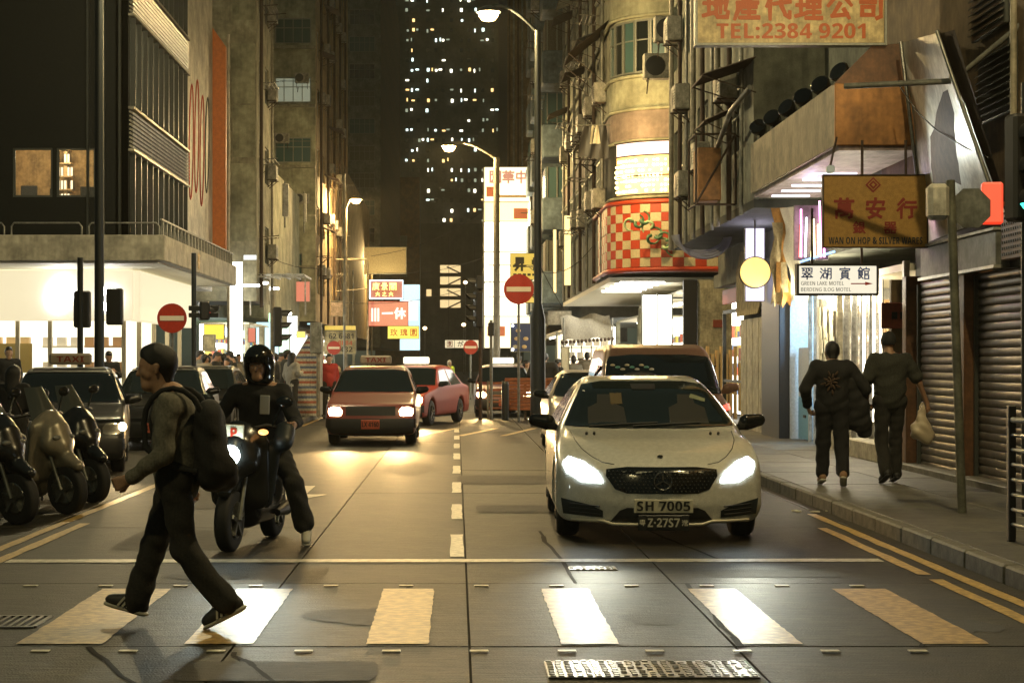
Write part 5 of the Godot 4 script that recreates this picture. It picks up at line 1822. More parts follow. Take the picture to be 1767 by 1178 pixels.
	area(Vector3(6.1, 2.6, -66.0), Vector3(2.0, 0.2, -66.0), 14.0, 1.4, Color(1.0, 0.92, 0.72), 10.0)

func rack(at: Vector3, label: String, group: String, turn := 0.0) -> void:
	var t := thing("drying_rack", label, "rack", at, turn, group)
	var q := MB.new()
	var w := rng.randf_range(0.9, 1.7)
	for s: float in [-0.5, 0.5]: q.tube([Vector3(0.1, 0, s * w), Vector3(-rng.randf_range(0.5, 0.8), 0.06, s * w)], 0.018, 5)
	for k in 4: q.tube([Vector3(-0.12 - k * 0.14, 0.03, -w * 0.6), Vector3(-0.12 - k * 0.14, 0.03, w * 0.6)], 0.014, 5)
	if rng.randf() < 0.5:
		q.tube([Vector3(0.1, -0.5, 0), Vector3(-0.5, 0.0, 0)], 0.018, 5)
	obj("poles", q, [M["galv"], M["rust"], M["pole_pale"]][rng.randi_range(0, 2)], t)

func blue_block() -> void:
	var b := thing("blue_tenement", "dim blue grey tenement with projecting bays behind the dark lamp post", "building", Vector3(4.6, 0, -76))
	core(b, Vector3(4.6, 3.4, -76.0), Vector3(12, 30, -100), M["wall_dark"], "wall")
	for j in 9:
		for k in 4:
			var q := MB.new()
			q.box(Vector3(-0.55, 4.6 + j * 3.0, -0.9 - k * 5.2), Vector3(1.1, 1.35, 2.6), 0.05)
			obj("bay_panel", q, M["wall_blue"], b)
			q = MB.new()
			q.box(Vector3(-0.5, 5.9 + j * 3.0, -0.95 - k * 5.2), Vector3(0.95, 1.25, 2.4))
			obj("bay_window", q, M["glass_teal"] if (j + k) % 3 else M["curtain"], b)
			q = MB.new()
			for i in 3: q.box(Vector3(-0.9 + i * 0.4, 5.9 + j * 3.0, 0.27 - k * 5.2), Vector3(0.05, 1.3, 0.05))
			obj("bay_mullion", q, M["frame_metal"], b)
	for j in 7:
		ac(Vector3(3.5, 4.4 + j * 3.0, -78.6), -PI / 2, "air conditioner between the blue grey bays, %s one up" % ROW[j], "air conditioners on the blue tenement", 1.0)
		rack(Vector3(3.6, 5.6 + j * 2.4, -79.0 - (j % 3)), "drying rack between the blue grey bays, %s one up" % ROW[j], "drying racks on the blue tenement")
	var c := thing("tenement_block", "brown unlit tenement edge rising right of the dark tower", "building", Vector3(4.2, 0, -130))
	facade(c, Vector3(3.55, 3.0, -130), Vector3.RIGHT, 3.0, 40.0, [], M["wall_brown"], M["frame_metal"], [M["glass_black"]])
	core(c, Vector3(3.6, 3.0, -130.3), Vector3(12, 43, -160), M["black"])
	for k in 4:
		pipe([Vector3(3.7 + 0.3 * k, 3.0, -129.9), Vector3(3.7 + 0.3 * k, 40.0, -129.9)], 0.06, [M["rust"], M["galv"]][k % 2], "pipe up the brown tenement edge beside the tower, %s from the left" % NTH[k], "drain_pipe", "pipes on the brown tenement edge")
	for k in 6:
		var q := MB.new()
		q.box(Vector3(4.5, 9.0 + k * 3.6, -101.2), Vector3(1.2, 0.9, 2.2), 0.04)
		tag(obj("balcony_box", q, M["wall_grey"]), "small boxed balcony behind the dark lamp post, %s one up" % ROW[k], "balcony", "boxed balconies behind the lamp post")
		q = MB.new()
		q.box(Vector3(4.4, 10.2 + k * 3.6, -100.4), Vector3(0.5, 0.8, 0.1))
		tag(obj("lit_window", q, M["window_warm"]), "small warm lit window behind the dark lamp post, %s one up" % ROW[k], "window", "lit windows behind the lamp post")
	shop_bay(-76.5, -90.0, 4.9, -1.0, M["shop_white"], "far_shop", "white lit shop below the blue grey bays", 2.9)
	shop_bay(-91.0, -115.0, 4.9, -1.0, M["shop_cream"], "far_shop", "warm lit shop at the far right end of the street", 2.9)

# ---------------------------------------------------------------- the far end: tower, stair block
func build_far() -> void:
	var t := thing("residential_tower", "very tall dark residential tower with scattered lit windows closing the street", "tower", Vector3(-1, 0, -540))
	var q := MB.new()
	q.box(Vector3(0.0, 75.0, -10.0), Vector3(41.0, 150.0, 20.0))
	for k in 4: q.box(Vector3(-15.5 + k * 10.2, 75.0, 0.8), Vector3(5.4, 150.0, 1.7))
	obj("wall", q, mat("tower_wall", lin_c(0.13, 0.125, 0.095), 0.9, 0.0, "grime", 0.05), t)
	# window columns as the photo shows them, pixel columns of the far facade turned into metres
	var cols := [702, 712, 738, 765, 779, 796, 809, 820, 833, 850, 864, 722, 752]
	var dens := [0.55, 0.75, 0.85, 0.35, 0.9, 0.45, 0.45, 0.5, 0.45, 0.4, 0.12, 0.08, 0.1]
	var wm := [glow("night_window_cool", lin_c(0.8, 1.0, 0.95), 2.2), glow("night_window_white", lin_c(1.0, 0.95, 0.75), 3.4), glow("night_window_warm", lin_c(1.0, 0.62, 0.22), 1.8), glow("night_window_dim", lin_c(0.75, 0.85, 0.6), 0.35)]
	var shapes: Array = []
	for e in [[0.5, 0.95], [0.6, 0.6], [0.95, 0.42], [0.32, 0.95], [0.7, 0.95]]:
		var p := MB.new()
		p.box(Vector3.ZERO, Vector3(e[0], e[1], 0.12))
		shapes.append(p.mesh())
	var dark := MB.new()
	dark.box(Vector3.ZERO, Vector3(0.9, 1.2, 0.1))
	var dm := dark.mesh()
	var r := RandomNumberGenerator.new()
	r.seed = 4411
	var lit := 0
	for j in 40:
		var y := 8.0 + j * 2.9
		for i in cols.size():
			var x := X(cols[i], 538.0) + 1.0
			var low := y < 34.0
			if r.randf() < dens[i] * (0.25 if low else 0.72) and lit < 280:
				lit += 1
				var k := r.randi_range(0, 9)
				obj("lit_window", shapes[r.randi_range(0, 4)], wm[0 if k < 3 else 1 if k < 5 else 2 if k < 7 else 3], t, Vector3(x + r.randf_range(-0.25, 0.25), y + r.randf_range(-0.2, 0.2), 1.8))
				if r.randf() < 0.3 and lit < 280:
					lit += 1
					obj("lit_window", shapes[r.randi_range(1, 3)], wm[r.randi_range(0, 3)], t, Vector3(x + 1.3, y + 0.2, 1.8))
			elif r.randf() < 0.5:
				obj("dark_window", dm, M["glass_black"], t, Vector3(x, y, 1.74))
	var s := thing("stair_block", "dark lower block with a stack of lit stair landings in front of the tower", "building", Vector3(-2, 0, -300))
	q = MB.new()
	q.box(Vector3(0.5, 12.0, -6.0), Vector3(14.0, 24.0, 12.0))
	obj("wall", q, M["tower_wall"], s)
	for j in 4:
		q = MB.new()
		var y := Y(464.0 + j * 20.0, 300.0)
		q.box(Vector3(X(777.0, 300.0) + 2.0, y, 0.05), Vector3(3.3, 1.25, 0.12))
		obj("landing_window", q, glow("landing", lin_c(1.0, 0.72, 0.34), 0.75), s)
		q = MB.new()
		q.xf = Transform3D(Basis(Vector3(0, 0, 1), 0.45 if j % 2 else -0.45), Vector3(X(777.0, 300.0) + 2.6, y - 0.2, 0.14))
		q.box(Vector3.ZERO, Vector3(2.6, 0.22, 0.06))
		obj("stair_flight", q, M["rust"], s)
	q = MB.new()
	q.box(Vector3(X(740.0, 300.0) + 2.0, Y(505.0, 300.0), 0.05), Vector3(0.8, 1.1, 0.12))
	obj("lit_window", q, M["window_warm"], s)
	for k in 3:
		q = MB.new()
		q.ball(Vector3.ZERO, Vector3(0.28, 0.22, 0.28), 8, 6)
		tag(obj("far_street_lamp", q, glow("far_lamp", lin_c(1.0, 0.7, 0.35), 5.0), self, Vector3(X([803.0, 800.0, 733.0][k], 240.0), Y([487.0, 560.0, 566.0][k], 240.0), -240.0)), "small distant street lamp glowing before the dark far blocks, %s" % ["the highest", "the lower right one", "the lower left one"][k], "lamp", "distant lamps")
	for k in 3:
		q = MB.new()
		var py: float = [487.0, 560.0, 566.0][k]
		q.tube([Vector3(X([803.0, 800.0, 733.0][k], 240.0), 0, -240.2), Vector3(X([803.0, 800.0, 733.0][k], 240.0), Y(py, 240.0) + 0.1, -240.2)], 0.08, 6)
		tag(obj("far_lamp_post", q, M["galv"]), "thin distant post under a small glowing lamp, %s" % ["the tallest", "the right one", "the left one"][k], "post", "distant lamp posts")

# ---------------------------------------------------------------- lamps, signals, poles, barriers
func street_lamp(base: Vector3, arm: Vector3, h: float, r: float, m: Material, label: String, c: Color, e: float, bulge := false) -> void:
	# arm: from the post to the lantern, seen from above; the lantern hangs at height h
	var t := thing("street_lamp", label, "street lamp", base)
	var q := MB.new()
	var top := h - base.y + 0.5
	if bulge:
		q.tube([Vector3.ZERO, Vector3(0, 2.6, 0), Vector3(0, 3.0, 0), Vector3(0, top - 0.6, 0)], [r * 1.9, r * 1.9, r, r * 0.8], 12)
	else:
		q.tube([Vector3.ZERO, Vector3(0, top - 0.6, 0)], [r, r * 0.8], 12)
	obj("post", q, m, t)
	q = MB.new()
	var pts := []
	for i in 11:
		var f := i / 10.0
		pts.append(Vector3(arm.x * f, top - 0.65 + 0.65 * sin(f * PI * 0.62), arm.z * f))
	q.tube(pts, r * 0.45, 8)
	obj("arm", q, m, t)
	var hp: Vector3 = pts[10] + Vector3(0, -0.1, 0)
	q = MB.new()
	q.xf = Transform3D(Basis.IDENTITY, hp)
	q.lathe([Vector2(0.0, 0.16), Vector2(0.08, 0.15), Vector2(0.24, 0.06), Vector2(0.31, -0.02), Vector2(0.31, -0.02), Vector2(0.28, -0.02)], 16)
	obj("lamp_housing", q, m, t)
	q = MB.new()
	q.xf = Transform3D(Basis.IDENTITY, hp)
	q.lathe([Vector2(0.24, -0.025), Vector2(0.235, -0.1), Vector2(0.16, -0.2), Vector2(0.0, -0.24)], 16)
	obj("lamp_bowl", q, glow("sodium", lin_c(1.0, 0.66, 0.26), 30.0), t)
	omni(base + hp + Vector3(0, -0.08, 0), c, e, 0.09)

func signal_head(t: Node3D, at: Vector3, turn: float, lit := "", n := 3) -> void:
	var b := Basis(Vector3.UP, turn)
	var q := MB.new()
	q.box(Vector3.ZERO, Vector3(0.3, 0.3 * n + 0.08, 0.2), 0.03)
	var c := obj("signal_case", q, M["black"], t)
	c.transform = Transform3D(b, at)
	for k in n:
		var y := 0.3 * (n - 1) * 0.5 - 0.3 * k
		q = MB.new()
		var rows := []
		for i in 2:
			var row := []
			for j in 11:
				var a := PI * (-0.1 + 1.2 * j / 10.0)
				row.append(Vector3(0.115 * cos(a), y + 0.115 * sin(a), 0.1 + 0.26 * i * (0.6 + 0.4 * sin(a))))
			rows.append(row)
		q.sheet(rows)
		obj("visor", q, M["black"], c)
		q = MB.new()
		q.xf = Transform3D(Basis(Vector3.RIGHT, PI / 2), Vector3(0, y, 0.1))
		q.lathe([Vector2(0, 0.02), Vector2(0.07, 0.015), Vector2(0.1, 0.0)], 14)
		var lm: Material = M["black_gloss"]
		if lit == "green" and k == n - 1: lm = glow("signal_green", lin_c(0.05, 0.8, 0.55), 2.5)
		if lit == "red" and k == 0: lm = glow("signal_red", lin_c(1.0, 0.06, 0.02), 2.5)
		obj("signal_lens", q, lm, c)

func no_entry(x: float, y: float, d: float, r: float, base_y: float, label: String, pm: Material) -> void:
	var t := thing("no_entry_sign", label, "traffic sign", Vector3(x, base_y, -d))
	var q := MB.new()
	q.xf = Transform3D(Basis(Vector3.RIGHT, PI / 2), Vector3(0, y - base_y, 0.06))
	q.lathe([Vector2(0, 0.012), Vector2(r, 0.012), Vector2(r, 0.012), Vector2(r, -0.012), Vector2(r, -0.012), Vector2(0, -0.012)], 32)
	obj("sign_disc", q, M["red_sign"], t)
	q = MB.new()
	q.box(Vector3(0, y - base_y, 0.078), Vector3(r * 1.62, r * 0.32, 0.006))
	obj("white_bar", q, mat("bar_white", lin_c(0.72, 0.62, 0.5), 0.5), t)
	q = MB.new()
	q.tube([Vector3.ZERO, Vector3(0, y - base_y + r, 0)], 0.035, 8)
	obj("post", q, pm, t)

func build_street_furniture() -> void:
	var sod := Color(1.0, 0.83, 0.47)
	var amber := Color(1.0, 0.66, 0.26)
	street_lamp(Vector3(-6.56, 0.13, -34), Vector3(1.9, 0, 0.3), 10.2, 0.095, M["pole_dark"], "dark lamp post at the left kerb with its lantern above the picture", sod, 50.0)
	street_lamp(Vector3(-6.56, 0.13, -4), Vector3(2.4, 0, 0.3), 9.6, 0.095, M["pole_dark"], "dark lamp post at the left kerb beside the crossing", Color(1.0, 0.84, 0.40), 17.0)
	street_lamp(Vector3(5.9, 0.13, -14), Vector3(-1.6, 0, 0.0), 9.6, 0.095, M["pole_dark"], "dark lamp post on the right footway beside the crossing", Color(1.0, 0.80, 0.40), 34.0)
	street_lamp(Vector3(1.97, 0, -45), Vector3(-1.2, 0, 0.0), 9.7, 0.095, M["pole_dark"], "tall dark lamp post with swan neck right of the no entry sign", Color(1.0, 0.72, 0.31), 40.0, true)
	street_lamp(Vector3(1.55, 0, -72), Vector3(-1.85, 0, 0.0), 9.6, 0.14, M["pole_pale"], "thick pale lamp post with lantern arm in front of the tower", Color(1.0, 0.70, 0.30), 52.0)
	street_lamp(Vector3(-5.5, 0.13, -92), Vector3(0.5, 0, 0.0), 9.3, 0.07, M["pole_pale"], "pale lamp post above the left shop row", amber, 90.0)
	street_lamp(Vector3(-6.2, 0.13, -135), Vector3(0.5, 0, 0.0), 8.8, 0.07, M["pole_pale"], "distant lamp post beside the blank lit board", amber, 80.0)
	# traffic signals
	var s := thing("traffic_signal", "black signal heads seen from behind against the glaring corner shop", "traffic signal", Vector3(-6.95, 0.13, -34.2))
	var q := MB.new()
	q.tube([Vector3(0, 0, 0), Vector3(0, 3.35, 0)], 0.055, 10)
	obj("pole", q, M["pole_dark"], s)
	signal_head(s, Vector3(0.02, 2.4, -0.1), PI, "", 2)
	signal_head(s, Vector3(0.62, 2.45, -0.1), PI, "", 2)
	s = thing("traffic_signal", "horizontal dark signal bar on a thin pole left of the helmet", "traffic signal", Vector3(-5.25, 0.13, -37))
	q = MB.new()
	q.tube([Vector3(0, 0, 0), Vector3(0, 3.6, 0)], 0.05, 10)
	obj("pole", q, M["pole_dark"], s)
	signal_head(s, Vector3(0.2, 2.45, 0.0), PI / 2 + 0.3, "red", 1)
	q = MB.new()
	q.box(Vector3(0.2, 2.5, 0), Vector3(0.6, 0.1, 0.1), 0.01); q.box(Vector3(0.2, 2.36, 0), Vector3(0.6, 0.09, 0.1), 0.01)
	obj("bar", q, M["black"], s)
	s = thing("traffic_signal", "traffic signal with long visors turned right on a pale pole behind the rider", "traffic signal", Vector3(X(472, 46), 0.13, -46))
	q = MB.new()
	q.tube([Vector3(-0.03, 0, 0), Vector3(-0.03, 3.2, 0)], 0.06, 10)
	obj("pole", q, M["pole_pale"], s)
	signal_head(s, Vector3(0.1, 2.3, 0.0), PI / 2, "", 3)
	s = thing("traffic_signal", "pair of dark signal heads left of the big no entry sign", "traffic signal", Vector3(X(829, 50), 0, -50))
	q = MB.new()
	q.tube([Vector3(0, 0, 0), Vector3(0, 3.9, 0)], 0.05, 10)
	obj("pole", q, M["rust"], s)
	signal_head(s, Vector3(-0.06, 2.98, 0.0), -PI / 2 + 0.3, "", 3)
	signal_head(s, Vector3(-0.02, 3.7, 0.0), -PI / 2, "", 1)
	s = thing("traffic_signal", "small slim signal on a thin post right of the paired signal heads", "traffic signal", Vector3(X(848, 50), 0, -50.4))
	q = MB.new()
	q.tube([Vector3(0, 0, 0), Vector3(0, 2.7, 0)], 0.045, 10)
	obj("pole", q, M["galv"], s)
	q = MB.new()
	q.box(Vector3(0, 2.45, 0), Vector3(0.17, 0.36, 0.14), 0.02)
	obj("signal_case", q, M["black"], s)
	s = thing("traffic_signal", "traffic signal with a lit green lens cut by the right edge of the picture", "traffic signal", Vector3(5.2, 0.13, -17.0))
	q = MB.new()
	q.tube([Vector3(0.06, 0, -0.1), Vector3(0.06, 4.0, -0.1)], 0.05, 10)
	obj("pole", q, M["pole_dark"], s)
	signal_head(s, Vector3(0.0, 3.2, 0.0), 0.25, "green", 3)
	# no entry signs
	no_entry(X(297, 37.5), Y(549, 37.5), 37.5, 0.3, 0.13, "round red no entry sign above the walking man", M["galv"])
	no_entry(X(895, 48), Y(499, 48), 48.0, 0.39, 0.0, "large round red no entry sign left of the dark lamp post", M["galv"])
	no_entry(X(576, 80), Y(600, 80), 80.0, 0.3, 0.13, "small distant no entry sign left of the red taxi", M["galv"])
	no_entry(X(812, 77), Y(599, 77), 77.0, 0.3, 0.0, "small distant no entry sign in the middle of the road", M["galv"])
	# leaning pole with the backs of two signs on the right footway
	s = thing("sign_pole", "slightly leaning grey pole with the backs of two signs on the right footway", "sign post", Vector3(X(1661, 17.5), 0.13, -17.5))
	q = MB.new()
	q.tube([Vector3(0, 0, 0), Vector3(-0.11, 3.14, 0)], 0.043, 12)
	obj("pole", q, mat("pole_grey", lin_c(0.2, 0.2, 0.15), 0.5, 0.2, "grime", 1.2), s)
	q = MB.new()
	q.box(Vector3(-0.24, 2.93, 0.03), Vector3(0.2, 0.34, 0.16), 0.04)
	obj("control_box", q, M["white_enamel"], s)
	q = MB.new()
	var oc := PackedVector2Array()
	for k in 8: oc.append(Vector2(0.1 + 0.2 * cos(TAU * (k + 0.5) / 8), 2.88 + 0.2 * sin(TAU * (k + 0.5) / 8)))
	q.prism(oc, -0.07, -0.055)
	obj("octagonal_sign_back", q, M["grey_board"], s)
	# pedestrian railing at the right edge
	s = thing("pedestrian_railing", "dark post and steel bars of a pedestrian railing at the right edge", "railing", Vector3(4.4, 0.13, -14.7))
	for k in 4:
		q = MB.new()
		q.box(Vector3(0.06 * k, 0.54, 2.0 * k), Vector3(0.06, 1.08, 0.07), 0.008)
		obj("railing_post", q, M["black"], s)
	for k in 8:
		q = MB.new()
		q.tube([Vector3(0, 0.14 + k * 0.118, 0), Vector3(0.2, 0.14 + k * 0.118, 6.2)], 0.016 if k < 7 else 0.024, 8)
		obj("railing_bar", q, M["steel"] if k < 7 else M["galv"], s)
	# slatted roadworks barrier with a bollard at its end
	s = thing("roadworks_barrier", "brown slatted roadworks barrier across the road behind the grey sedan", "barrier", Vector3(2.05, 0, -50))
	for k in 9:
		q = MB.new()
		q.box(Vector3(0, 0.3 + k * 0.098, 0), Vector3(1.5, 0.088, 0.05), 0.008)
		obj("slat", q, mat("barrier_brown", lin_c(0.42, 0.13, 0.04), 0.5, 0.0, "wood", 1.0), s)
	for x: float in [-0.72, -0.2, 0.35, 0.7]:
		q = MB.new()
		q.box(Vector3(x, 0.52, -0.06), Vector3(0.07, 1.04, 0.06))
		obj("leg", q, M["rust"], s)
	s = thing("bollard", "stout dark bollard at the left end of the slatted barrier", "bollard", Vector3(X(872, 49.6), 0, -49.6))
	q = MB.new()
	q.lathe([Vector2(0.1, 0.0), Vector2(0.1, 0.95), Vector2(0.08, 1.03), Vector2(0.0, 1.05)], 12)
	obj("shaft", q, M["pole_dark"], s)
	s = thing("roadworks_barrier", "second barrier panel standing edge on left of the dark bollard", "barrier", Vector3(1.05, 0, -50.6))
	for k in 5:
		q = MB.new()
		q.box(Vector3(0, 0.3 + k * 0.17, 0), Vector3(0.42, 0.05, 0.04), 0.008)
		obj("slat", q, M["barrier_brown"], s)
	for x: float in [-0.2, 0.2]:
		q = MB.new()
		q.box(Vector3(x, 0.52, 0.0), Vector3(0.05, 1.04, 0.06))
		obj("leg", q, M["galv"], s)
	# low picket railing before the waiting crowd
	s = thing("pavement_railing", "low white picket railing in front of the waiting crowd on the left", "railing", Vector3(X(490, 46), 0.13, -46))
	for k in 9:
		q = MB.new()
		q.box(Vector3(-0.62 + k * 0.1, 0.45, 0), Vector3(0.03, 0.9, 0.03))
		obj("picket", q, M["white_enamel"], s)
	q = MB.new()
	q.box(Vector3(-0.22, 0.85, 0.02), Vector3(0.9, 0.05, 0.03)); q.box(Vector3(-0.22, 0.25, 0.02), Vector3(0.9, 0.05, 0.03))
	obj("rail", q, M["white_enamel"], s)
	# stall wrapped in striped cloth
	s = thing("wrapped_stall", "closed stall wrapped in red white and blue striped cloth on the left pavement", "stall", Vector3(X(522, 49), 0.13, -49.6))
	var sm := [mat("stripe_white", lin_c(0.55, 0.52, 0.42), 0.8, 0.0, "cloth", 1.0), mat("stripe_red", lin_c(0.42, 0.12, 0.07), 0.8, 0.0, "cloth", 1.0), mat("stripe_blue", lin_c(0.12, 0.15, 0.25), 0.8, 0.0, "cloth", 1.0)]
	for k in 34:
		var rows := []
		for i in 2:
			var row := []
			for j in 12:
				var y := (k + i) * 0.066
				var x := -0.52 + 0.95 * j / 11.0
				var ymax := 1.1 + 1.15 * clampf((x + 0.5) / 0.7, 0.0, 1.0)
				row.append(Vector3(x, minf(y, ymax), 0.35 - 0.1 * y / 2.2 + 0.035 * sin(x * 9.0 + y * 3.0)))
			rows.append(row)
		q = MB.new()
		q.sheet(rows)
		obj("cloth_stripe", q, sm[[0, 1, 0, 2][k % 4]], s)
	q = MB.new()
	q.prism(PackedVector2Array([Vector2(-0.5, 0.0), Vector2(0.42, 0.0), Vector2(0.42, 2.2), Vector2(0.2, 2.2), Vector2(-0.5, 1.05)]), -0.9, 0.18)
	obj("body", q, sm[0], s)
	# metal post and cabinet beside the stall
	pipe([Vector3(X(549, 48), 0.13, -48), Vector3(X(549, 48), Y(560, 48), -48)], 0.05, M["pole_pale"], "pale post right of the striped stall", "post")
	s = thing("control_cabinet", "pale metal cabinet on the post right of the striped stall", "cabinet", Vector3(X(545, 48), Y(610, 48), -48.1))
	q = MB.new()
	q.box(Vector3(0, 0.4, 0.1), Vector3(0.3, 0.8, 0.2), 0.02)
	obj("case", q, M["galv"], s)
	# awning frame over the left pavement
	s = thing("glass_awning", "pale framed glass awning over the left pavement above the shops", "awning", Vector3(X(485, 64), Y(478, 64), -64))
	for k in 6:
		q = MB.new()
		q.box(Vector3(-0.9 + k * 0.36, 0.0, 0.0), Vector3(0.05, 0.06, 3.0))
		obj("rafter", q, M["white_enamel"], s)
		if k < 5:
			q = MB.new()
			q.box(Vector3(-0.72 + k * 0.36, 0.05, 0.0), Vector3(0.3, 0.012, 2.9))
			obj("pane", q, M["soffit_white"], s)
	q = MB.new()
	q.box(Vector3(0, -0.05, 1.5), Vector3(1.9, 0.06, 0.06)); q.box(Vector3(0.95, -0.7, 1.5), Vector3(0.05, 1.3, 0.05)); q.box(Vector3(-0.9, -0.7, 1.5), Vector3(0.05, 1.3, 0.05))
	obj("frame", q, M["white_enamel"], s)
	# scaffold poles and gantry further on
	for k in 7:
		pipe([Vector3(X(556 + k * 7, 100), 2.8, -100 - k), Vector3(X(556 + k * 7, 100), 8.6 - 0.3 * k, -100 - k)], 0.05, [M["galv"], M["pole_pale"]][k % 2], "upright scaffold pole over the left shop row, %s from the left" % NTH[k], "scaffold_pole", "scaffold poles on the left")
	pipe([Vector3(X(545, 96), Y(448, 96), -96), Vector3(X(632, 96), Y(447, 96), -96)], 0.06, M["pole_pale"], "horizontal gantry arm reaching to the blank lit board", "gantry")
	pipe([Vector3(X(545, 96), Y(505, 96), -96), Vector3(X(632, 96), Y(498, 96), -96)], 0.03, M["pole_pale"], "thin lower rail under the gantry arm", "gantry")
	pipe([Vector3(X(634, 100), 0.13, -100), Vector3(X(634, 100), Y(450, 100), -100)], 0.05, M["pole_pale"], "pale mast in front of the red neon sign", "mast")
	pipe([Vector3(X(594, 70), 0.13, -70), Vector3(X(594, 70), Y(300, 70), -70)], 0.045, M["pole_pale"], "tall pale mast left of the blank lit board", "mast")
	# overhead wires
	for e in [[640, 442, 842, 352, 100], [560, 520, 850, 480, 90], [650, 470, 880, 420, 95], [400, 395, 560, 455, 66], [930, 470, 1060, 380, 55], [930, 455, 1080, 640, 60]]:
		var pts := []
		for i in 9:
			var f := i / 8.0
			pts.append(Vector3(X(lerpf(e[0], e[2], f), e[4]), Y(lerpf(e[1], e[3], f), e[4]) - 0.5 * sin(f * PI), -e[4] - 3.0 * f))
		pipe(pts, 0.012, M["black"], "thin sagging overhead wire across the street, %s" % {100: "rising right past the blank board", 90: "level above the road worker", 95: "rising to the lit billboard", 66: "from the orange fin to the left shops", 55: "rising to the round bay", 60: "falling to the stalls"}[e[4]], "overhead_wire", "overhead wires")

# ---------------------------------------------------------------- signs
func board(called: String, label: String, at: Vector3, w: float, h: float, d: float, face: Material, rim: Material, turn := 0.0, rimw := 0.03) -> Node3D:
	# a sign box whose lower left front corner is at 'at'; its parts are counted from there
	var t := thing(called, label, "sign", at, turn)
	var q := MB.new()
	q.box(Vector3(w * 0.5, h * 0.5, -d * 0.5), Vector3(w, h, d), 0.008)
	obj("panel", q, face, t)
	q = MB.new()
	q.box(Vector3(w * 0.5, -rimw * 0.5, -d * 0.5), Vector3(w + 2 * rimw, rimw, d + 0.04)); q.box(Vector3(w * 0.5, h + rimw * 0.5, -d * 0.5), Vector3(w + 2 * rimw, rimw, d + 0.04))
	q.box(Vector3(-rimw * 0.5, h * 0.5, -d * 0.5), Vector3(rimw, h, d + 0.036)); q.box(Vector3(w + rimw * 0.5, h * 0.5, -d * 0.5), Vector3(rimw, h, d + 0.036))
	obj("frame", q, rim, t)
	return t

func at_px(x0: float, y1: float, d: float) -> Vector3: return Vector3(X(x0, d), Y(y1, d), -d)

func hanger(t: Node3D, x: float, y: float, top: float) -> void:
	var q := MB.new()
	q.tube([Vector3(x, y, -0.08), Vector3(x, top, -0.08)], 0.018, 6)
	obj("hanger", q, M["rust"], t)

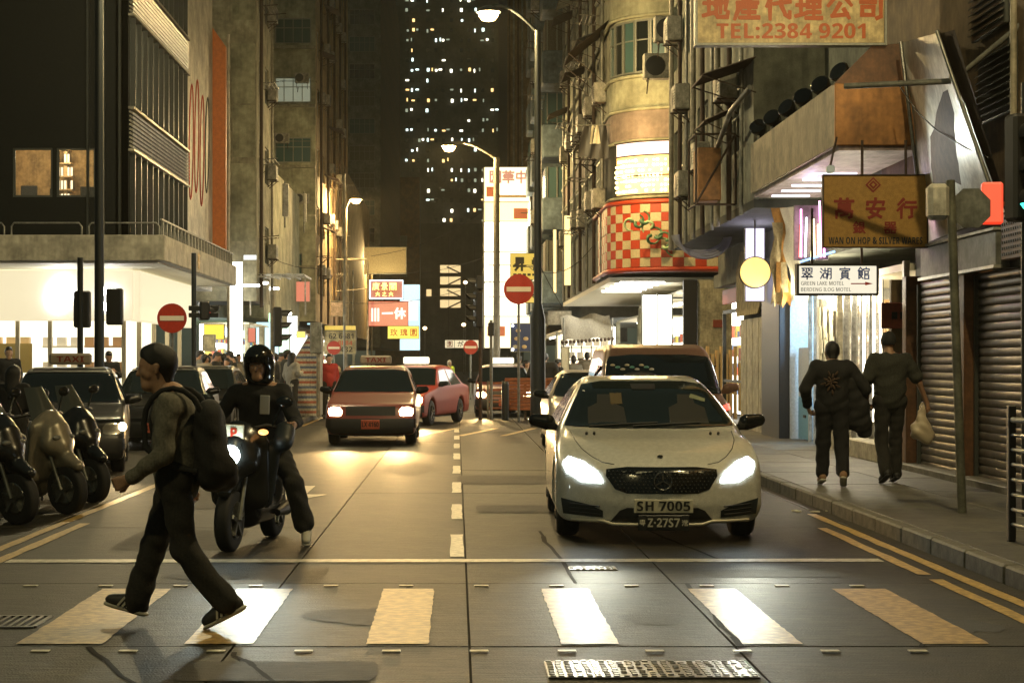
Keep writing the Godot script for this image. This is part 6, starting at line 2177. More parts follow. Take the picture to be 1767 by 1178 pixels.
func build_signs() -> void:
	# estate agent's sign, upper right
	var d := 24.0
	var s := board("estate_sign", "cream hanging sign with orange characters and telephone number at the top right", at_px(1204, 74, d), 2.42, 1.12, 0.16, mat("sign_cream", lin_c(0.62, 0.49, 0.24), 0.5, 0.0, "grime", 0.9), M["frame_metal"])
	var om := mat("letter_orange", lin_c(0.5, 0.1, 0.012), 0.5, 0.0, "grain", 3.0)
	write(s, "地產代理公司", 0.07, 0.30, 0.345, 0.055, 0.05, 0.001, om, 0.5)
	latin(s, "TEL:2384 9201", 1.21, 0.055, 0.19, 1.93, 0.002, om)
	hanger(s, 0.3, 1.1, 2.5); hanger(s, 2.1, 1.1, 2.5)
	spot(Vector3(4.3, 5.2, -21.6), Vector3(4.3, 6.1, -24.0), Color(1.0, 0.78, 0.42), 2.2, 45.0, 0.6)
	# silverware shop sign
	d = 23.3
	s = board("silverware_sign", "ochre board with red characters and a diamond crest hanging above the footway", at_px(1422, 426, d), 1.3, 0.9, 0.05, mat("sign_ochre", lin_c(0.5, 0.28, 0.06), 0.55, 0.0, "grain", 0.8), M["rust"], 0.0, 0.012)
	var rm := mat("letter_red", lin_c(0.22, 0.02, 0.01), 0.5)
	write(s, "萬安行", 0.13, 0.36, 0.25, 0.145, 0.033, 0.001, rm, 0.5)
	write(s, "銀器", 0.37, 0.17, 0.15, 0.24, 0.018, 0.001, rm, 0.3)
	var cr := MB.new()
	cr.xf = Transform3D(Basis(Vector3(0, 0, 1), PI / 4), Vector3(0.62, 0.78, 0.004))
	cr.box(Vector3.ZERO, Vector3(0.14, 0.14, 0.008))
	obj("diamond_crest", cr, rm, s)
	cr = MB.new()
	cr.xf = Transform3D(Basis(Vector3(0, 0, 1), PI / 4), Vector3(0.62, 0.78, 0.011))
	for e in [[0.0, 0.045, 0.1, 0.01], [0.0, -0.045, 0.1, 0.01], [0.045, 0.0, 0.01, 0.08], [-0.045, 0.0, 0.01, 0.08], [0.0, 0.0, 0.035, 0.035]]: cr.box(Vector3(e[0], e[1], 0), Vector3(e[2], e[3], 0.006))
	obj("crest_lines", cr, M["sign_ochre"], s)
	latin(s, "WAN ON HOP & SILVER WARES", 0.65, 0.035, 0.085, 1.18, 0.002, mat("letter_navy", lin_c(0.02, 0.025, 0.03), 0.5))
	hanger(s, 0.5, 0.9, 1.35); hanger(s, 1.05, 0.9, 1.35)
	# motel light box
	d = 26.0
	s = board("motel_sign", "white lit box sign with blue characters and a red arrow over the motel door", at_px(1379, 506, d), 1.09, 0.385, 0.14, glow("motel_white", lin_c(1.0, 0.92, 0.72), 0.62), M["black"], 0.0, 0.03)
	var bm := mat("letter_blue", lin_c(0.03, 0.09, 0.42), 0.5)
	write(s, "翠湖賓館", 0.03, 0.195, 0.17, 0.095, 0.016, 0.001, bm)
	latin(s, "GREEN LAKE MOTEL", 0.33, 0.115, 0.052, 0.6, 0.002, mat("letter_grey", lin_c(0.1, 0.09, 0.06), 0.5), false)
	latin(s, "BERDENG ILOG MOTEL", 0.38, 0.03, 0.05, 0.7, 0.002, M["letter_grey"], false)
	var ar := MB.new()
	ar.prism(PackedVector2Array([Vector2(0.73, 0.128), Vector2(0.93, 0.128), Vector2(0.93, 0.112), Vector2(1.04, 0.136), Vector2(0.93, 0.162), Vector2(0.93, 0.144), Vector2(0.73, 0.144)]), 0.0, 0.006)
	obj("arrow", ar, mat("arrow_red", lin_c(0.55, 0.03, 0.02), 0.5), s)
	area(Vector3(X(1447, d), Y(480, d), -d + 0.1), Vector3(X(1447, d), Y(480, d) - 0.2, -d + 3.0), 1.0, 0.35, Color(1.0, 0.92, 0.72), 0.5)
	hanger(s, 0.2, 0.4, 1.2); hanger(s, 0.9, 0.4, 1.2)
	# neon tubes left of it
	var nt := thing("neon_sign", "cluster of pink, white and yellow neon tubes behind the ochre board", "neon sign", at_px(1378, 446, 27.0))
	var q := MB.new()
	q.box(Vector3(0.2, 0.38, -0.08), Vector3(0.5, 0.8, 0.05))
	obj("backboard", q, M["grey_board"], nt)
	for e in [[0.04, 0.72, "neon_pink", 0.0], [0.38, 0.86, "neon_pink", -0.02], [0.33, 0.84, "neon_pink", -0.02], [0.1, 0.6, "neon_white", 0.02], [0.19, 0.58, "neon_yellow", 0.03], [0.24, 0.56, "neon_yellow", -0.02], [0.29, 0.5, "neon_amber", 0.0], [0.02, 0.5, "neon_red", 0.02]]:
		q = MB.new()
		q.tube([Vector3(e[0], 0.02, 0), Vector3(e[0] + e[3], e[1], 0)], 0.014, 6)
		obj("neon_tube", q, glow(e[2], {"neon_pink": lin_c(1.0, 0.35, 0.75), "neon_white": lin_c(0.85, 0.8, 1.0), "neon_yellow": lin_c(1.0, 0.85, 0.35), "neon_amber": lin_c(1.0, 0.5, 0.15), "neon_red": lin_c(1.0, 0.12, 0.1)}[e[2]], 4.0), nt)
	q = MB.new()
	q.bar(Vector3(0.02, -0.05, 0.06), Vector3(0.52, 0.1, 0.06), 0.03, 0.03)
	obj("blue_tube", q, glow("neon_blue", lin_c(0.2, 0.5, 1.0), 2.0), nt)
	omni(Vector3(X(1400, 26.6), Y(395, 26.6), -26.6), Color(1.0, 0.5, 0.75), 0.25, 0.15)
	# yellow round lamp sign and lilac vertical light box
	var yl := thing("round_sign", "round glowing yellow sign hanging before the lilac light box", "sign", Vector3(X(1303, 34), Y(470, 34), -34))
	q = MB.new()
	q.xf = Transform3D(Basis(Vector3.RIGHT, PI / 2), Vector3.ZERO)
	q.lathe([Vector2(0, 0.08), Vector2(0.26, 0.08), Vector2(0.275, 0.06), Vector2(0.275, -0.06), Vector2(0.26, -0.08), Vector2(0, -0.08)], 32)
	obj("lit_disc", q, glow("round_yellow", lin_c(1.0, 0.66, 0.16), 1.15), yl)
	q = MB.new()
	q.xf = Transform3D(Basis(Vector3.RIGHT, PI / 2), Vector3.ZERO)
	q.lathe([Vector2(0.278, 0.05), Vector2(0.295, 0.05), Vector2(0.295, 0.05), Vector2(0.295, -0.05), Vector2(0.295, -0.05), Vector2(0.278, -0.05)], 32)
	obj("rim", q, M["rust"], yl)
	q = MB.new()
	q.tube([Vector3(0, 0.29, 0), Vector3(0, 1.1, 0)], 0.015, 6)
	obj("hanger", q, M["rust"], yl)
	s = board("vertical_sign", "tall narrow lilac white light box behind the yellow disc", at_px(1287, 519, 36.0), 0.36, 1.76, 0.14, glow("lilac_white", lin_c(0.8, 0.72, 1.0), 1.0), M["frame_metal"], 0.0, 0.012)
	for k in 4:
		q = MB.new()
		q.box(Vector3(0.1 + 0.055 * k, 1.66, 0.004), Vector3(0.035, 0.07, 0.004))
		obj("small_mark", q, M["letter_grey"], s)
	hanger(s, 0.18, 1.76, 2.3)
	omni(Vector3(X(1303, 35.2), Y(430, 35.2), -34.9), Color(0.85, 0.78, 1.0), 0.7, 0.2)
	# tall lit billboard at the end of the road
	d = 95.0
	var bb := thing("lit_billboard", "towering stack of white and yellow lit sign panels in front of the tower", "billboard", at_px(836, 600, d))
	var W := X(914, d) - X(836, d)
	for e in [[0.0, 1.6, "bill_cream", 0.75], [1.65, 1.7, "bill_white", 1.15], [3.4, 1.5, "bill_white", 1.15], [4.95, 1.5, "bill_white", 1.15], [6.5, 0.95, "bill_yellow", 1.0], [7.5, 1.75, "bill_pink", 0.9]]:
		q = MB.new()
		q.box(Vector3(W * 0.5, e[0] + e[1] * 0.5, -0.2), Vector3(W, e[1], 0.4), 0.02)
		obj("lit_panel", q, glow(e[2], {"bill_cream": lin_c(1.0, 0.88, 0.55), "bill_white": lin_c(1.0, 0.94, 0.7), "bill_yellow": lin_c(1.0, 0.82, 0.3), "bill_pink": lin_c(1.0, 0.8, 0.45)}[e[2]], e[3] * 1.7), bb)
	q = MB.new()
	q.box(Vector3(-0.04, 4.6, -0.2), Vector3(0.06, 9.3, 0.5)); q.box(Vector3(W + 0.04, 4.6, -0.2), Vector3(0.06, 9.3, 0.5))
	for y: float in [1.62, 3.37, 4.92, 6.47, 7.47]: q.box(Vector3(W * 0.5, y, -0.2), Vector3(W, 0.04, 0.46))
	obj("frame", q, M["frame_metal"], bb)
	var pk := mat("letter_pink", lin_c(0.75, 0.25, 0.16), 0.6)
	write(bb, "園華中", 0.25, 8.45, 0.62, 0.04, 0.09, 0.002, glow("letter_pink_glow", lin_c(0.85, 0.3, 0.2), 0.5))
	for e in [[0.1, 7.75, 0.55, 0.5], [0.75, 7.7, 1.4, 0.12], [0.2, 4.2, 1.9, 0.06], [0.2, 2.6, 1.9, 0.05], [1.5, 6.6, 0.7, 0.55], [0.15, 0.6, 0.9, 0.5]]:
		q = MB.new()
		q.box(Vector3(e[0] + e[2] * 0.5, e[1] + e[3] * 0.5, 0.004), Vector3(e[2], e[3], 0.008))
		obj("print_block", q, pk if e[3] > 0.3 else M["goods_0"], bb)
	area(Vector3(X(875, d), Y(440, d), -d + 0.3), Vector3(X(875, d), 0.0, -d + 30.0), 2.2, 8.0, Color(1.0, 0.9, 0.62), 24.0)
	# yellow sign in front of it
	d = 86.0
	s = board("yellow_sign", "yellow sign with two black characters above the big no entry sign", at_px(881, 482, d), 1.35, 1.2, 0.12, glow("sign_yellow_lit", lin_c(0.9, 0.6, 0.06), 0.55), M["black"], 0.0, 0.02)
	write(s, "昇悅", 0.12, 0.42, 0.6, 0.28, 0.11, 0.002, M["black"])
	for k in 5:
		q = MB.new()
		q.box(Vector3(0.2 + k * 0.22, 0.22, 0.005), Vector3(0.15, 0.11, 0.01))
		obj("small_mark", q, M["black"], s)
	s = board("yellow_sign", "lower yellow strip sign right of the big no entry sign", at_px(906, 522, 80.0), 1.0, 0.5, 0.1, M["sign_yellow_lit"], M["black"], 0.0, 0.02)
	# left far cluster
	d = 110.0
	board("blank_board", "large blank pale board lit from below above the red neon sign", at_px(629, 472, d), 2.45, 1.55, 0.12, mat("board_pale", lin_c(0.62, 0.5, 0.27), 0.7, 0.0, "grain", 0.6), M["frame_metal"], 0.0, 0.03)
	spot(Vector3(X(663, d), Y(492, d), -d + 1.6), Vector3(X(663, d), Y(440, d), -d), Color(1.0, 0.8, 0.42), 3.2, 60.0, 0.5)
	d = 106.0
	s = board("neon_sign", "red sign with yellow neon characters and a white blue tube border", at_px(637, 516, d), 1.95, 1.1, 0.15, glow("neon_red_panel", lin_c(0.8, 0.06, 0.03), 0.35), M["black"], 0.0, 0.02)
	write(s, "廣景閣", 0.18, 0.52, 0.42, 0.06, 0.05, 0.004, glow("neon_gold", lin_c(1.0, 0.72, 0.15), 2.2))
	write(s, "大之大", 0.35, 0.16, 0.26, 0.12, 0.035, 0.004, M["neon_gold"])
	q = MB.new()
	q.tube([Vector3(0.03, 0.03, 0.05), Vector3(1.92, 0.03, 0.05), Vector3(1.92, 1.07, 0.05), Vector3(0.03, 1.07, 0.05), Vector3(0.03, 0.03, 0.05)], 0.03, 6)
	obj("neon_border", q, glow("neon_ice", lin_c(0.6, 0.88, 1.0), 3.0), s)
	d = 104.0
	s = board("red_sign", "pink red sign with white characters under the neon sign", at_px(636, 562, d), 2.2, 1.35, 0.12, glow("panel_pinkred", lin_c(0.75, 0.16, 0.1), 0.6), M["red_sign"], 0.0, 0.03)
	write(s, "一休", 0.75, 0.4, 0.6, 0.1, 0.11, 0.004, glow("letter_white_glow", lin_c(1.0, 0.9, 0.75), 1.0))
	for k in 3:
		q = MB.new()
		q.box(Vector3(0.2 + k * 0.17, 0.62, 0.006), Vector3(0.1, 0.75, 0.012))
		obj("letter_bar", q, M["letter_white_glow"], s)
	d = 112.0
	s = board("blue_lightbox", "tall pale blue lit box right of the red signs", at_px(690, 604, d), 1.2, 3.95, 0.2, glow("panel_sky", lin_c(0.5, 0.86, 1.0), 0.95), M["frame_metal"], 0.0, 0.03)
	q = MB.new()
	q.box(Vector3(0.6, 2.4, 0.006), Vector3(0.9, 1.2, 0.012))
	obj("white_field", q, glow("panel_white", lin_c(0.95, 0.98, 0.95), 1.0), s)
	d = 102.0
	s = board("yellow_sign", "yellow sign with red characters across the pale blue box", at_px(669, 584, d), 1.7, 0.68, 0.1, glow("panel_yellow", lin_c(1.0, 0.75, 0.05), 0.8), M["black"], 0.0, 0.02)
	write(s, "玫瑰園", 0.14, 0.14, 0.4, 0.14, 0.04, 0.003, mat("letter_crimson", lin_c(0.4, 0.06, 0.03), 0.5))
	area(Vector3(X(680, 100), Y(545, 100), -100), Vector3(X(680, 100), 0, -70), 2.5, 3.0, Color(1.0, 0.7, 0.5), 14.0)
	d = 90.0
	s = board("number_sign", "dirty white sign with telephone numbers behind the small no entry sign", at_px(560, 610, d), 1.5, 1.1, 0.1, mat("sign_dirty", lin_c(0.5, 0.45, 0.28), 0.6, 0.0, "grime", 0.6), M["frame_metal"], 0.0, 0.03)
	latin(s, "62 6681", 0.8, 0.72, 0.25, 1.2, 0.002, M["letter_navy"])
	latin(s, "8884", 1.0, 0.42, 0.2, 0.7, 0.002, M["letter_crimson"])
	latin(s, "482", 1.05, 0.08, 0.25, 0.6, 0.002, M["black"])
	q = MB.new()
	q.box(Vector3(0.75, 1.25, -0.05), Vector3(1.5, 0.2, 0.1), 0.01)
	obj("yellow_strip", q, M["sign_yellow_lit"], s)
	s = board("white_sign", "pale blank lightbox strip under the scaffold poles", at_px(540, 545, 94.0), 1.5, 0.75, 0.14, mat("sign_lilac", lin_c(0.45, 0.38, 0.36), 0.6, 0.0, "grime", 0.8), M["frame_metal"])
	d = 150.0
	s = board("direction_sign", "row of small lit white panels with characters hung far down the road", at_px(768, 600, d), 2.7, 0.62, 0.1, glow("panel_dimwhite", lin_c(1.0, 0.86, 0.55), 0.6), M["black"], 0.0, 0.03)
	write(s, "園", 0.12, 0.06, 0.5, 0.0, 0.05, 0.003, rm)
	write(s, "が", 1.0, 0.06, 0.5, 0.0, 0.05, 0.003, M["black"])
	q = MB.new()
	for x: float in [0.75, 1.7]: q.box(Vector3(x, 0.31, 0.004), Vector3(0.04, 0.62, 0.01))
	obj("divider", q, M["black"], s)
	q = MB.new()
	for x: float in [0.3, 2.4]: q.tube([Vector3(x, 0.6, -0.05), Vector3(x, 9.0, -0.05)], 0.02, 6)
	obj("hanger", q, M["black"], s)
	# shop signs of the left row: cool, green, yellow panels hung over the pavement
	for e in [[392, 640, 452, 61.0, "shop_white", "bright white upright light box beside the canopy of the corner shop", 26], [442, 628, 556, 68.0, "panel_sky", "pale blue poster panel behind the rider's helmet", 38], [482, 625, 560, 66.0, "shop_green", "green lit panel right of the rider's helmet", 16], [495, 590, 545, 74.0, "panel_white", "small white lit box with rounded corners above the green panel", 18], [500, 620, 578, 72.0, "panel_white", "white lit poster right of the green panel", 30], [512, 582, 572, 70.0, "panel_yellow", "small yellow lit sign above the white poster", 14], [352, 585, 560, 56.0, "panel_yellow", "yellow lit sign right of the horizontal signal bar", 34], [350, 605, 578, 52.0, "sign_dirty", "pale notice board of small squares under the yellow lit sign", 20], [545, 345, 315, 92.0, "letter_white_glow", "small white and pink upright sign high on the left flank", 9], [567, 365, 335, 98.0, "sign_lilac", "tall narrow dull sign hung from the left flank", 7]]:
		var dd: float = e[3]
		board("shop_sign", e[5], at_px(e[0], e[1], dd), e[6] * dd / FOCAL, (e[1] - e[2]) * dd / FOCAL, 0.12, M[e[4]], M["frame_metal"], 0.0, 0.015)
	for e in [[478, 470, 430, 78.0, "panel_yellow", "yellow lit flag sign hung high over the left shop row", 16], [508, 520, 486, 82.0, "panel_pinkred", "pink red lit box sign over the left shop row", 26], [534, 500, 462, 88.0, "panel_white", "white lit upright sign over the far left shops", 8], [548, 470, 410, 92.0, "sign_amber", "amber lit upright sign on the far left flank", 7], [463, 560, 540, 70.0, "shop_green", "small green lit sign left of the signal with long visors", 14], [530, 560, 542, 90.0, "panel_sky", "pale blue lit sign above the striped stall", 20], [420, 448, 440, 58.0, "panel_white", "thin white lit strip under the canopy end", 22], [428, 590, 566, 60.0, "panel_pinkred", "red lit poster beside the white upright light box", 12]]:
		var dd: float = e[3]
		board("shop_sign", e[5], at_px(e[0], e[1], dd), e[6] * dd / FOCAL, (e[1] - e[2]) * dd / FOCAL, 0.12, M[e[4]], M["frame_metal"], 0.0, 0.015)
	# right far: menu board, white boards, upright gold lit strips
	s = board("menu_board", "dark blue menu board with food pictures and corner bulbs under the billboard", at_px(882, 606, 62.0), 1.15, 0.92, 0.08, mat("menu_blue", lin_c(0.03, 0.05, 0.14), 0.4), M["wall_beige"], 0.0, 0.02)
	for k in 9:
		q = MB.new()
		q.ball(Vector3(0.14 + 0.3 * (k % 4) + 0.05 * (k / 4), 0.15 + 0.27 * (k / 4), 0.0), Vector3(0.09, 0.065, 0.02), 8, 6)
		obj("food_print", q, M["goods_0"] if k % 3 else M["checker_cream"], s)
	for k in 4:
		q = MB.new()
		q.ball(Vector3(0.05 + 1.05 * (k % 2), 0.06 + 0.8 * (k / 2), 0.03), Vector3(0.04, 0.04, 0.03), 8, 6)
		obj("bulb", q, M["tube_light"], s)
	s = board("red_poster", "red and white checkered poster right of the menu board", at_px(912, 590, 63.0), 0.3, 0.5, 0.05, M["white_enamel"], M["black"], 0.0, 0.01)
	for k in 6:
		q = MB.new()
		q.box(Vector3(0.075 + 0.15 * (k % 2), 0.08 + 0.166 * (k / 2) + (0.08 if k % 2 else 0.0), 0.004), Vector3(0.14, 0.08, 0.008))
		obj("red_square", q, M["checker_red"], s)
	board("white_board", "blank white board above the tarpaulin on the right", at_px(946, 560, 58.0), 0.72, 0.42, 0.05, M["white_enamel"], M["frame_metal"], 0.0, 0.015)
	board("white_banner", "narrow white upright banner standing among the crowd on the right", at_px(969, 645, 54.0), 0.22, 0.78, 0.04, M["paper"], M["pole_dark"], 0.0, 0.012)
	for e in [[955, 505, 396, 70.0, 5, "thin gold lit upright strip beside the blue grey bays"], [974, 492, 372, 66.0, 11, "broader gold lit upright strip beside the blue grey bays"]]:
		var dd: float = e[3]
		board("gold_strip", e[5], at_px(e[0], e[1], dd), e[4] * dd / FOCAL, (e[1] - e[2]) * dd / FOCAL, 0.3, glow("gold_strip", lin_c(1.0, 0.72, 0.28), 1.3), M["rust"], 0.0, 0.012)
	# tarpaulin and stall roof on the right
	var tp := thing("tarpaulin", "grey tarpaulin slung over stalls on the right footway", "tarpaulin", Vector3(X(1012, 56), Y(572, 56), -56))
	var rows := []
	for i in 7:
		var row := []
		for k in 11: row.append(Vector3(-0.75 + 1.5 * k / 10.0, 0.45 - 0.75 * i / 6.0 + 0.1 * k / 10.0 + 0.06 * sin(k * 1.2), -0.6 + 1.2 * i / 6.0 + 0.05 * sin(i * 1.7 + k)))
		rows.append(row)
	q = MB.new()
	q.sheet(rows)
	obj("sheet", q, mat("tarp_grey", lin_c(0.3, 0.27, 0.2), 0.8, 0.0, "cloth", 1.0), tp)
	q = MB.new()
	for k in 14: q.ball(Vector3(-0.75 + k * 0.115, -0.33 + 0.008 * k, 0.62), Vector3(0.05, 0.06, 0.03), 6, 5)
	obj("scalloped_edge", q, M["rust"], tp)
	q = MB.new()
	for x: float in [-0.72, 0.74]: q.tube([Vector3(x, 0.4, 0.55), Vector3(x, -2.35, 0.55)], 0.025, 6)
	obj("post", q, M["galv"], tp)
	var st := thing("street_stall", "lit street stall with racks and hanging goods behind the crowd on the right", "stall", Vector3(X(1012, 60), 0.13, -60))
	q = MB.new()
	for k in 6: q.box(Vector3(-0.8 + k * 0.32, 1.1, 0), Vector3(0.03, 2.1, 0.03))
	for k in 4: q.box(Vector3(0, 0.7 + k * 0.4, 0), Vector3(1.7, 0.03, 0.3))
	obj("rack", q, M["rust"], st)
	q = MB.new()
	for k in 24: q.box(Vector3(-0.75 + 0.27 * (k % 6), 0.85 + 0.4 * (k / 6), 0.05), Vector3(0.18, 0.2, 0.16))
	obj("goods", q, M["goods_1"], st).set_meta("kind", "stuff")
	q = MB.new()
	q.box(Vector3(0, 1.3, -0.5), Vector3(1.8, 2.0, 0.05))
	obj("back_sheet", q, M["shop_cream"], st)

# ---------------------------------------------------------------- vehicles
func along(tab: Array, t: float) -> float:
	# a smooth curve through [t, value] pairs given in falling order of t
	if t >= tab[0][0]: return tab[0][1]
	for i in tab.size() - 1:
		var a: float = tab[i][0]
		var b: float = tab[i + 1][0]
		if t >= b:
			var f := (a - t) / (a - b)
			return lerpf(tab[i][1], tab[i + 1][1], f)
	return tab[-1][1]

func smax(a: float, b: float, k: float) -> float:
	var e := k - absf(a - b)
	return maxf(a, b) + (e * e * 0.25 / k if e > 0.0 else 0.0)

func car_field(S: Dictionary, cell: float) -> Field:
	# a body from its side, plan and front outlines; it faces +z with its nose at z = 0
	var l: float = S.length
	var hw: float = S.width * 0.5
	var f := Field.new(Vector3(-hw - 0.1, 0.02, -l - 0.15), Vector3(hw + 0.1, S.height + 0.12, 0.15), cell)
	var k: float = S.get("round", 0.07)
	var fs := PackedFloat32Array()
	var fz := PackedFloat32Array()
	for y in f.ny:
		var yy := f.o.y + y * cell
		fs.append(along(S.tumble, yy))
		fz.append(along(S.nose, yy))
	for z in f.nz:
		var zz := f.o.z + z * cell
		var top := (along(S.top, zz + 0.06) + along(S.top, zz - 0.06) + along(S.top, zz)) / 3.0
		var slope := (along(S.top, zz + 0.05) - along(S.top, zz - 0.05)) / 0.1
		var norm := 1.0 / sqrt(1.0 + slope * slope)
		var bot := along(S.bottom, zz)
		var w := along(S.plan, zz)
		var arch := 9.0
		for y in f.ny:
			var yy := f.o.y + y * cell
			var dy := smax((yy - top) * norm, bot - yy, k * 0.7)
			arch = 9.0
			for wz: float in S.axles:
				arch = minf(arch, Vector2(zz - wz, yy - S.wheel).length() - S.wheel - 0.045)
			var side: float = hw * w * fs[y]
			var row := (z * f.ny + y) * f.nx
			for x in f.nx:
				var xx := absf(f.o.x + x * cell)
				var d := smax(dy, xx - side, k)
				d = smax(d, zz - fz[y] + S.sweep * xx * xx, k)
				d = smax(d, -l - zz + 0.12 * xx * xx, k)
				if xx > hw - 0.28: d = maxf(d, -arch)
				f.g[row + x] = d
	return f

func onto(f: Field, p: Vector3, dir: Vector3) -> Vector3:
	for i in 90:
		var d := f.at(p)
		if d < 0.004: break
		p += dir * clampf(d * 0.8, 0.006, 0.25)
	return p

func patch(f: Field, poly: Array, axis: String, off: float, step := 0.06) -> MB:
	# a piece of skin laid onto the body: poly is x,y (front, back) or z,y (left, right)
	var mb := MB.new()
	var pp := PackedVector2Array()
	for p in poly: pp.append(Vector2(p[0], p[1]))
	var lo := pp[0]
	var hi := pp[0]
	for p in pp: lo = lo.min(p); hi = hi.max(p)
	var ids := {}
	var nx := int(ceil((hi.x - lo.x) / step))
	var ny := int(ceil((hi.y - lo.y) / step))
	for i in nx:
		for j in ny:
			var a := lo + Vector2(i, j) * step
			var cellp := PackedVector2Array([a, a + Vector2(step, 0), a + Vector2(step, step), a + Vector2(0, step)])
			for piece in Geometry2D.intersect_polygons(pp, cellp):
				var t := Geometry2D.triangulate_polygon(piece)
				for k in range(0, t.size(), 3):
					var tri: Array[int] = []
					for m in 3:
						var q: Vector2 = piece[t[k + m]]
						var key := Vector2i(int(round(q.x * 2000)), int(round(q.y * 2000)))
						if not ids.has(key):
							var s: Vector3
							var d: Vector3
							match axis:
								"front": s = Vector3(q.x, q.y, 0.12); d = Vector3(0, 0, -1)
								"back": s = Vector3(q.x, q.y, f.o.z + 0.02); d = Vector3(0, 0, 1)
								"right": s = Vector3(f.o.x + (f.nx - 1) * f.h, q.y, q.x); d = Vector3(-1, 0, 0)
								_: s = Vector3(f.o.x, q.y, q.x); d = Vector3(1, 0, 0)
							var w := onto(f, s, d)
							var nn := f.grad(w)
							ids[key] = mb.vert(w + nn * off, nn)
						tri.append(ids[key])
					mb.face(tri[0], tri[1], tri[2])
	return mb

func mirror_x(poly: Array) -> Array:
	var a := []
	for p in poly: a.append([-p[0], p[1]])
	return a

func add_wheel(t: Node3D, at: Vector3, r: float, w: float, rim: Material) -> void:
	var turn := Basis(Vector3(0, 0, 1), PI / 2)
	var q := MB.new()
	q.lathe([Vector2(r * 0.62, -w * 0.5), Vector2(r * 0.9, -w * 0.5), Vector2(r * 0.99, -w * 0.36), Vector2(r, -w * 0.2), Vector2(r, w * 0.2), Vector2(r * 0.99, w * 0.36), Vector2(r * 0.9, w * 0.5), Vector2(r * 0.62, w * 0.5)], 24)
	var o := obj("wheel", q, mat("tyre", lin_c(0.016, 0.016, 0.016), 0.75, 0.0, "grain", 3.0, 0.0, false), t)
	o.transform = Transform3D(turn, at)
	q = MB.new()
	q.lathe([Vector2(0, -w * 0.3), Vector2(r * 0.5, -w * 0.34), Vector2(r * 0.62, -w * 0.5), Vector2(r * 0.62, w * 0.5), Vector2(r * 0.5, w * 0.34), Vector2(0, w * 0.3)], 24)
	for k in 5:
		var a := TAU * k / 5.0
		for s: float in [-1.0, 1.0]: q.bar(Vector3(0, s * w * 0.38, 0), Vector3(cos(a) * r * 0.6, s * w * 0.45, sin(a) * r * 0.6), 0.05, 0.03)
	obj("rim", q, rim, o)

func make_car(called: String, label: String, group: String, S: Dictionary, at: Vector3, turn: float, cell: float) -> Array:
	var t := thing(called, label, S.kind, at, turn, group)
	var f := car_field(S, cell)
	var q := MB.new()
	f.into(q)
	obj("body", q, S.paint, t)
	var hw: float = S.width * 0.5
	obj("windscreen", patch(f, S.screen, "front", 0.006), M["dark_glass"], t)
	obj("rear_window", patch(f, S.rear, "back", 0.006, 0.12), M["dark_glass"], t)
	for g in S.side_glass:
		obj("side_window", patch(f, g, "right", 0.005, 0.1), M["dark_glass"], t)
		obj("side_window", patch(f, g, "left", 0.005, 0.1), M["dark_glass"], t)
	for s: float in [1.0, -1.0]:
		var hl: Array = S.lamp if s > 0 else mirror_x(S.lamp)
		obj("headlight", patch(f, hl, "front", 0.006, 0.04), S.lamp_mat, t)
		var tl: Array = S.tail if s > 0 else mirror_x(S.tail)
		obj("tail_light", patch(f, tl, "back", 0.006, 0.1), mat("tail_red", lin_c(0.35, 0.01, 0.008), 0.15), t)
		# mirror
		q = MB.new()
		var my: float = S.mirror[1]
		var mz: float = S.mirror[2]
		var mx: float = S.mirror[0] * s
		var mf := Field.new(Vector3(mx - 0.16, my - 0.13, mz - 0.14), Vector3(mx + 0.16, my + 0.14, mz + 0.14), 0.016)
		mf.capsule(Vector3(mx - 0.05 * s, my - 0.01, mz), Vector3(mx + 0.07 * s, my + 0.01, mz - 0.02), 0.075, 0.06, 0.02, Vector3(1, 1, 0.7))
		mf.capsule(Vector3(mx - 0.13 * s, my - 0.06, mz), Vector3(mx - 0.04 * s, my - 0.03, mz), 0.03, 0.03, 0.02)
		mf.into(q)
		obj("mirror", q, S.mirror_mat, t)
	for w in S.axles:
		for s: float in [-1.0, 1.0]:
			add_wheel(t, Vector3(s * (hw - 0.125), S.wheel, w), S.wheel, 0.2, S.get("rim", M["steel"]))
	q = MB.new()
	q.box(Vector3(0, 0.27, -S.length * 0.5), Vector3(S.width - 0.5, 0.2, S.length - 0.5))
	obj("underbody", q, M["black"], t)
	return [t, f]

func plate(t: Node3D, text: String, y: float, z: float, w: float, h: float, pm: Material, tm: Material, tall: float) -> void:
	var q := MB.new()
	q.box(Vector3(0, y, z), Vector3(w, h, 0.012), 0.004)
	obj("number_plate", q, pm, t)
	latin(t, text, 0.0, y - tall * 0.5, tall, w * 0.9, z + 0.006, tm, true, "Droid Sans", "plate_lettering")

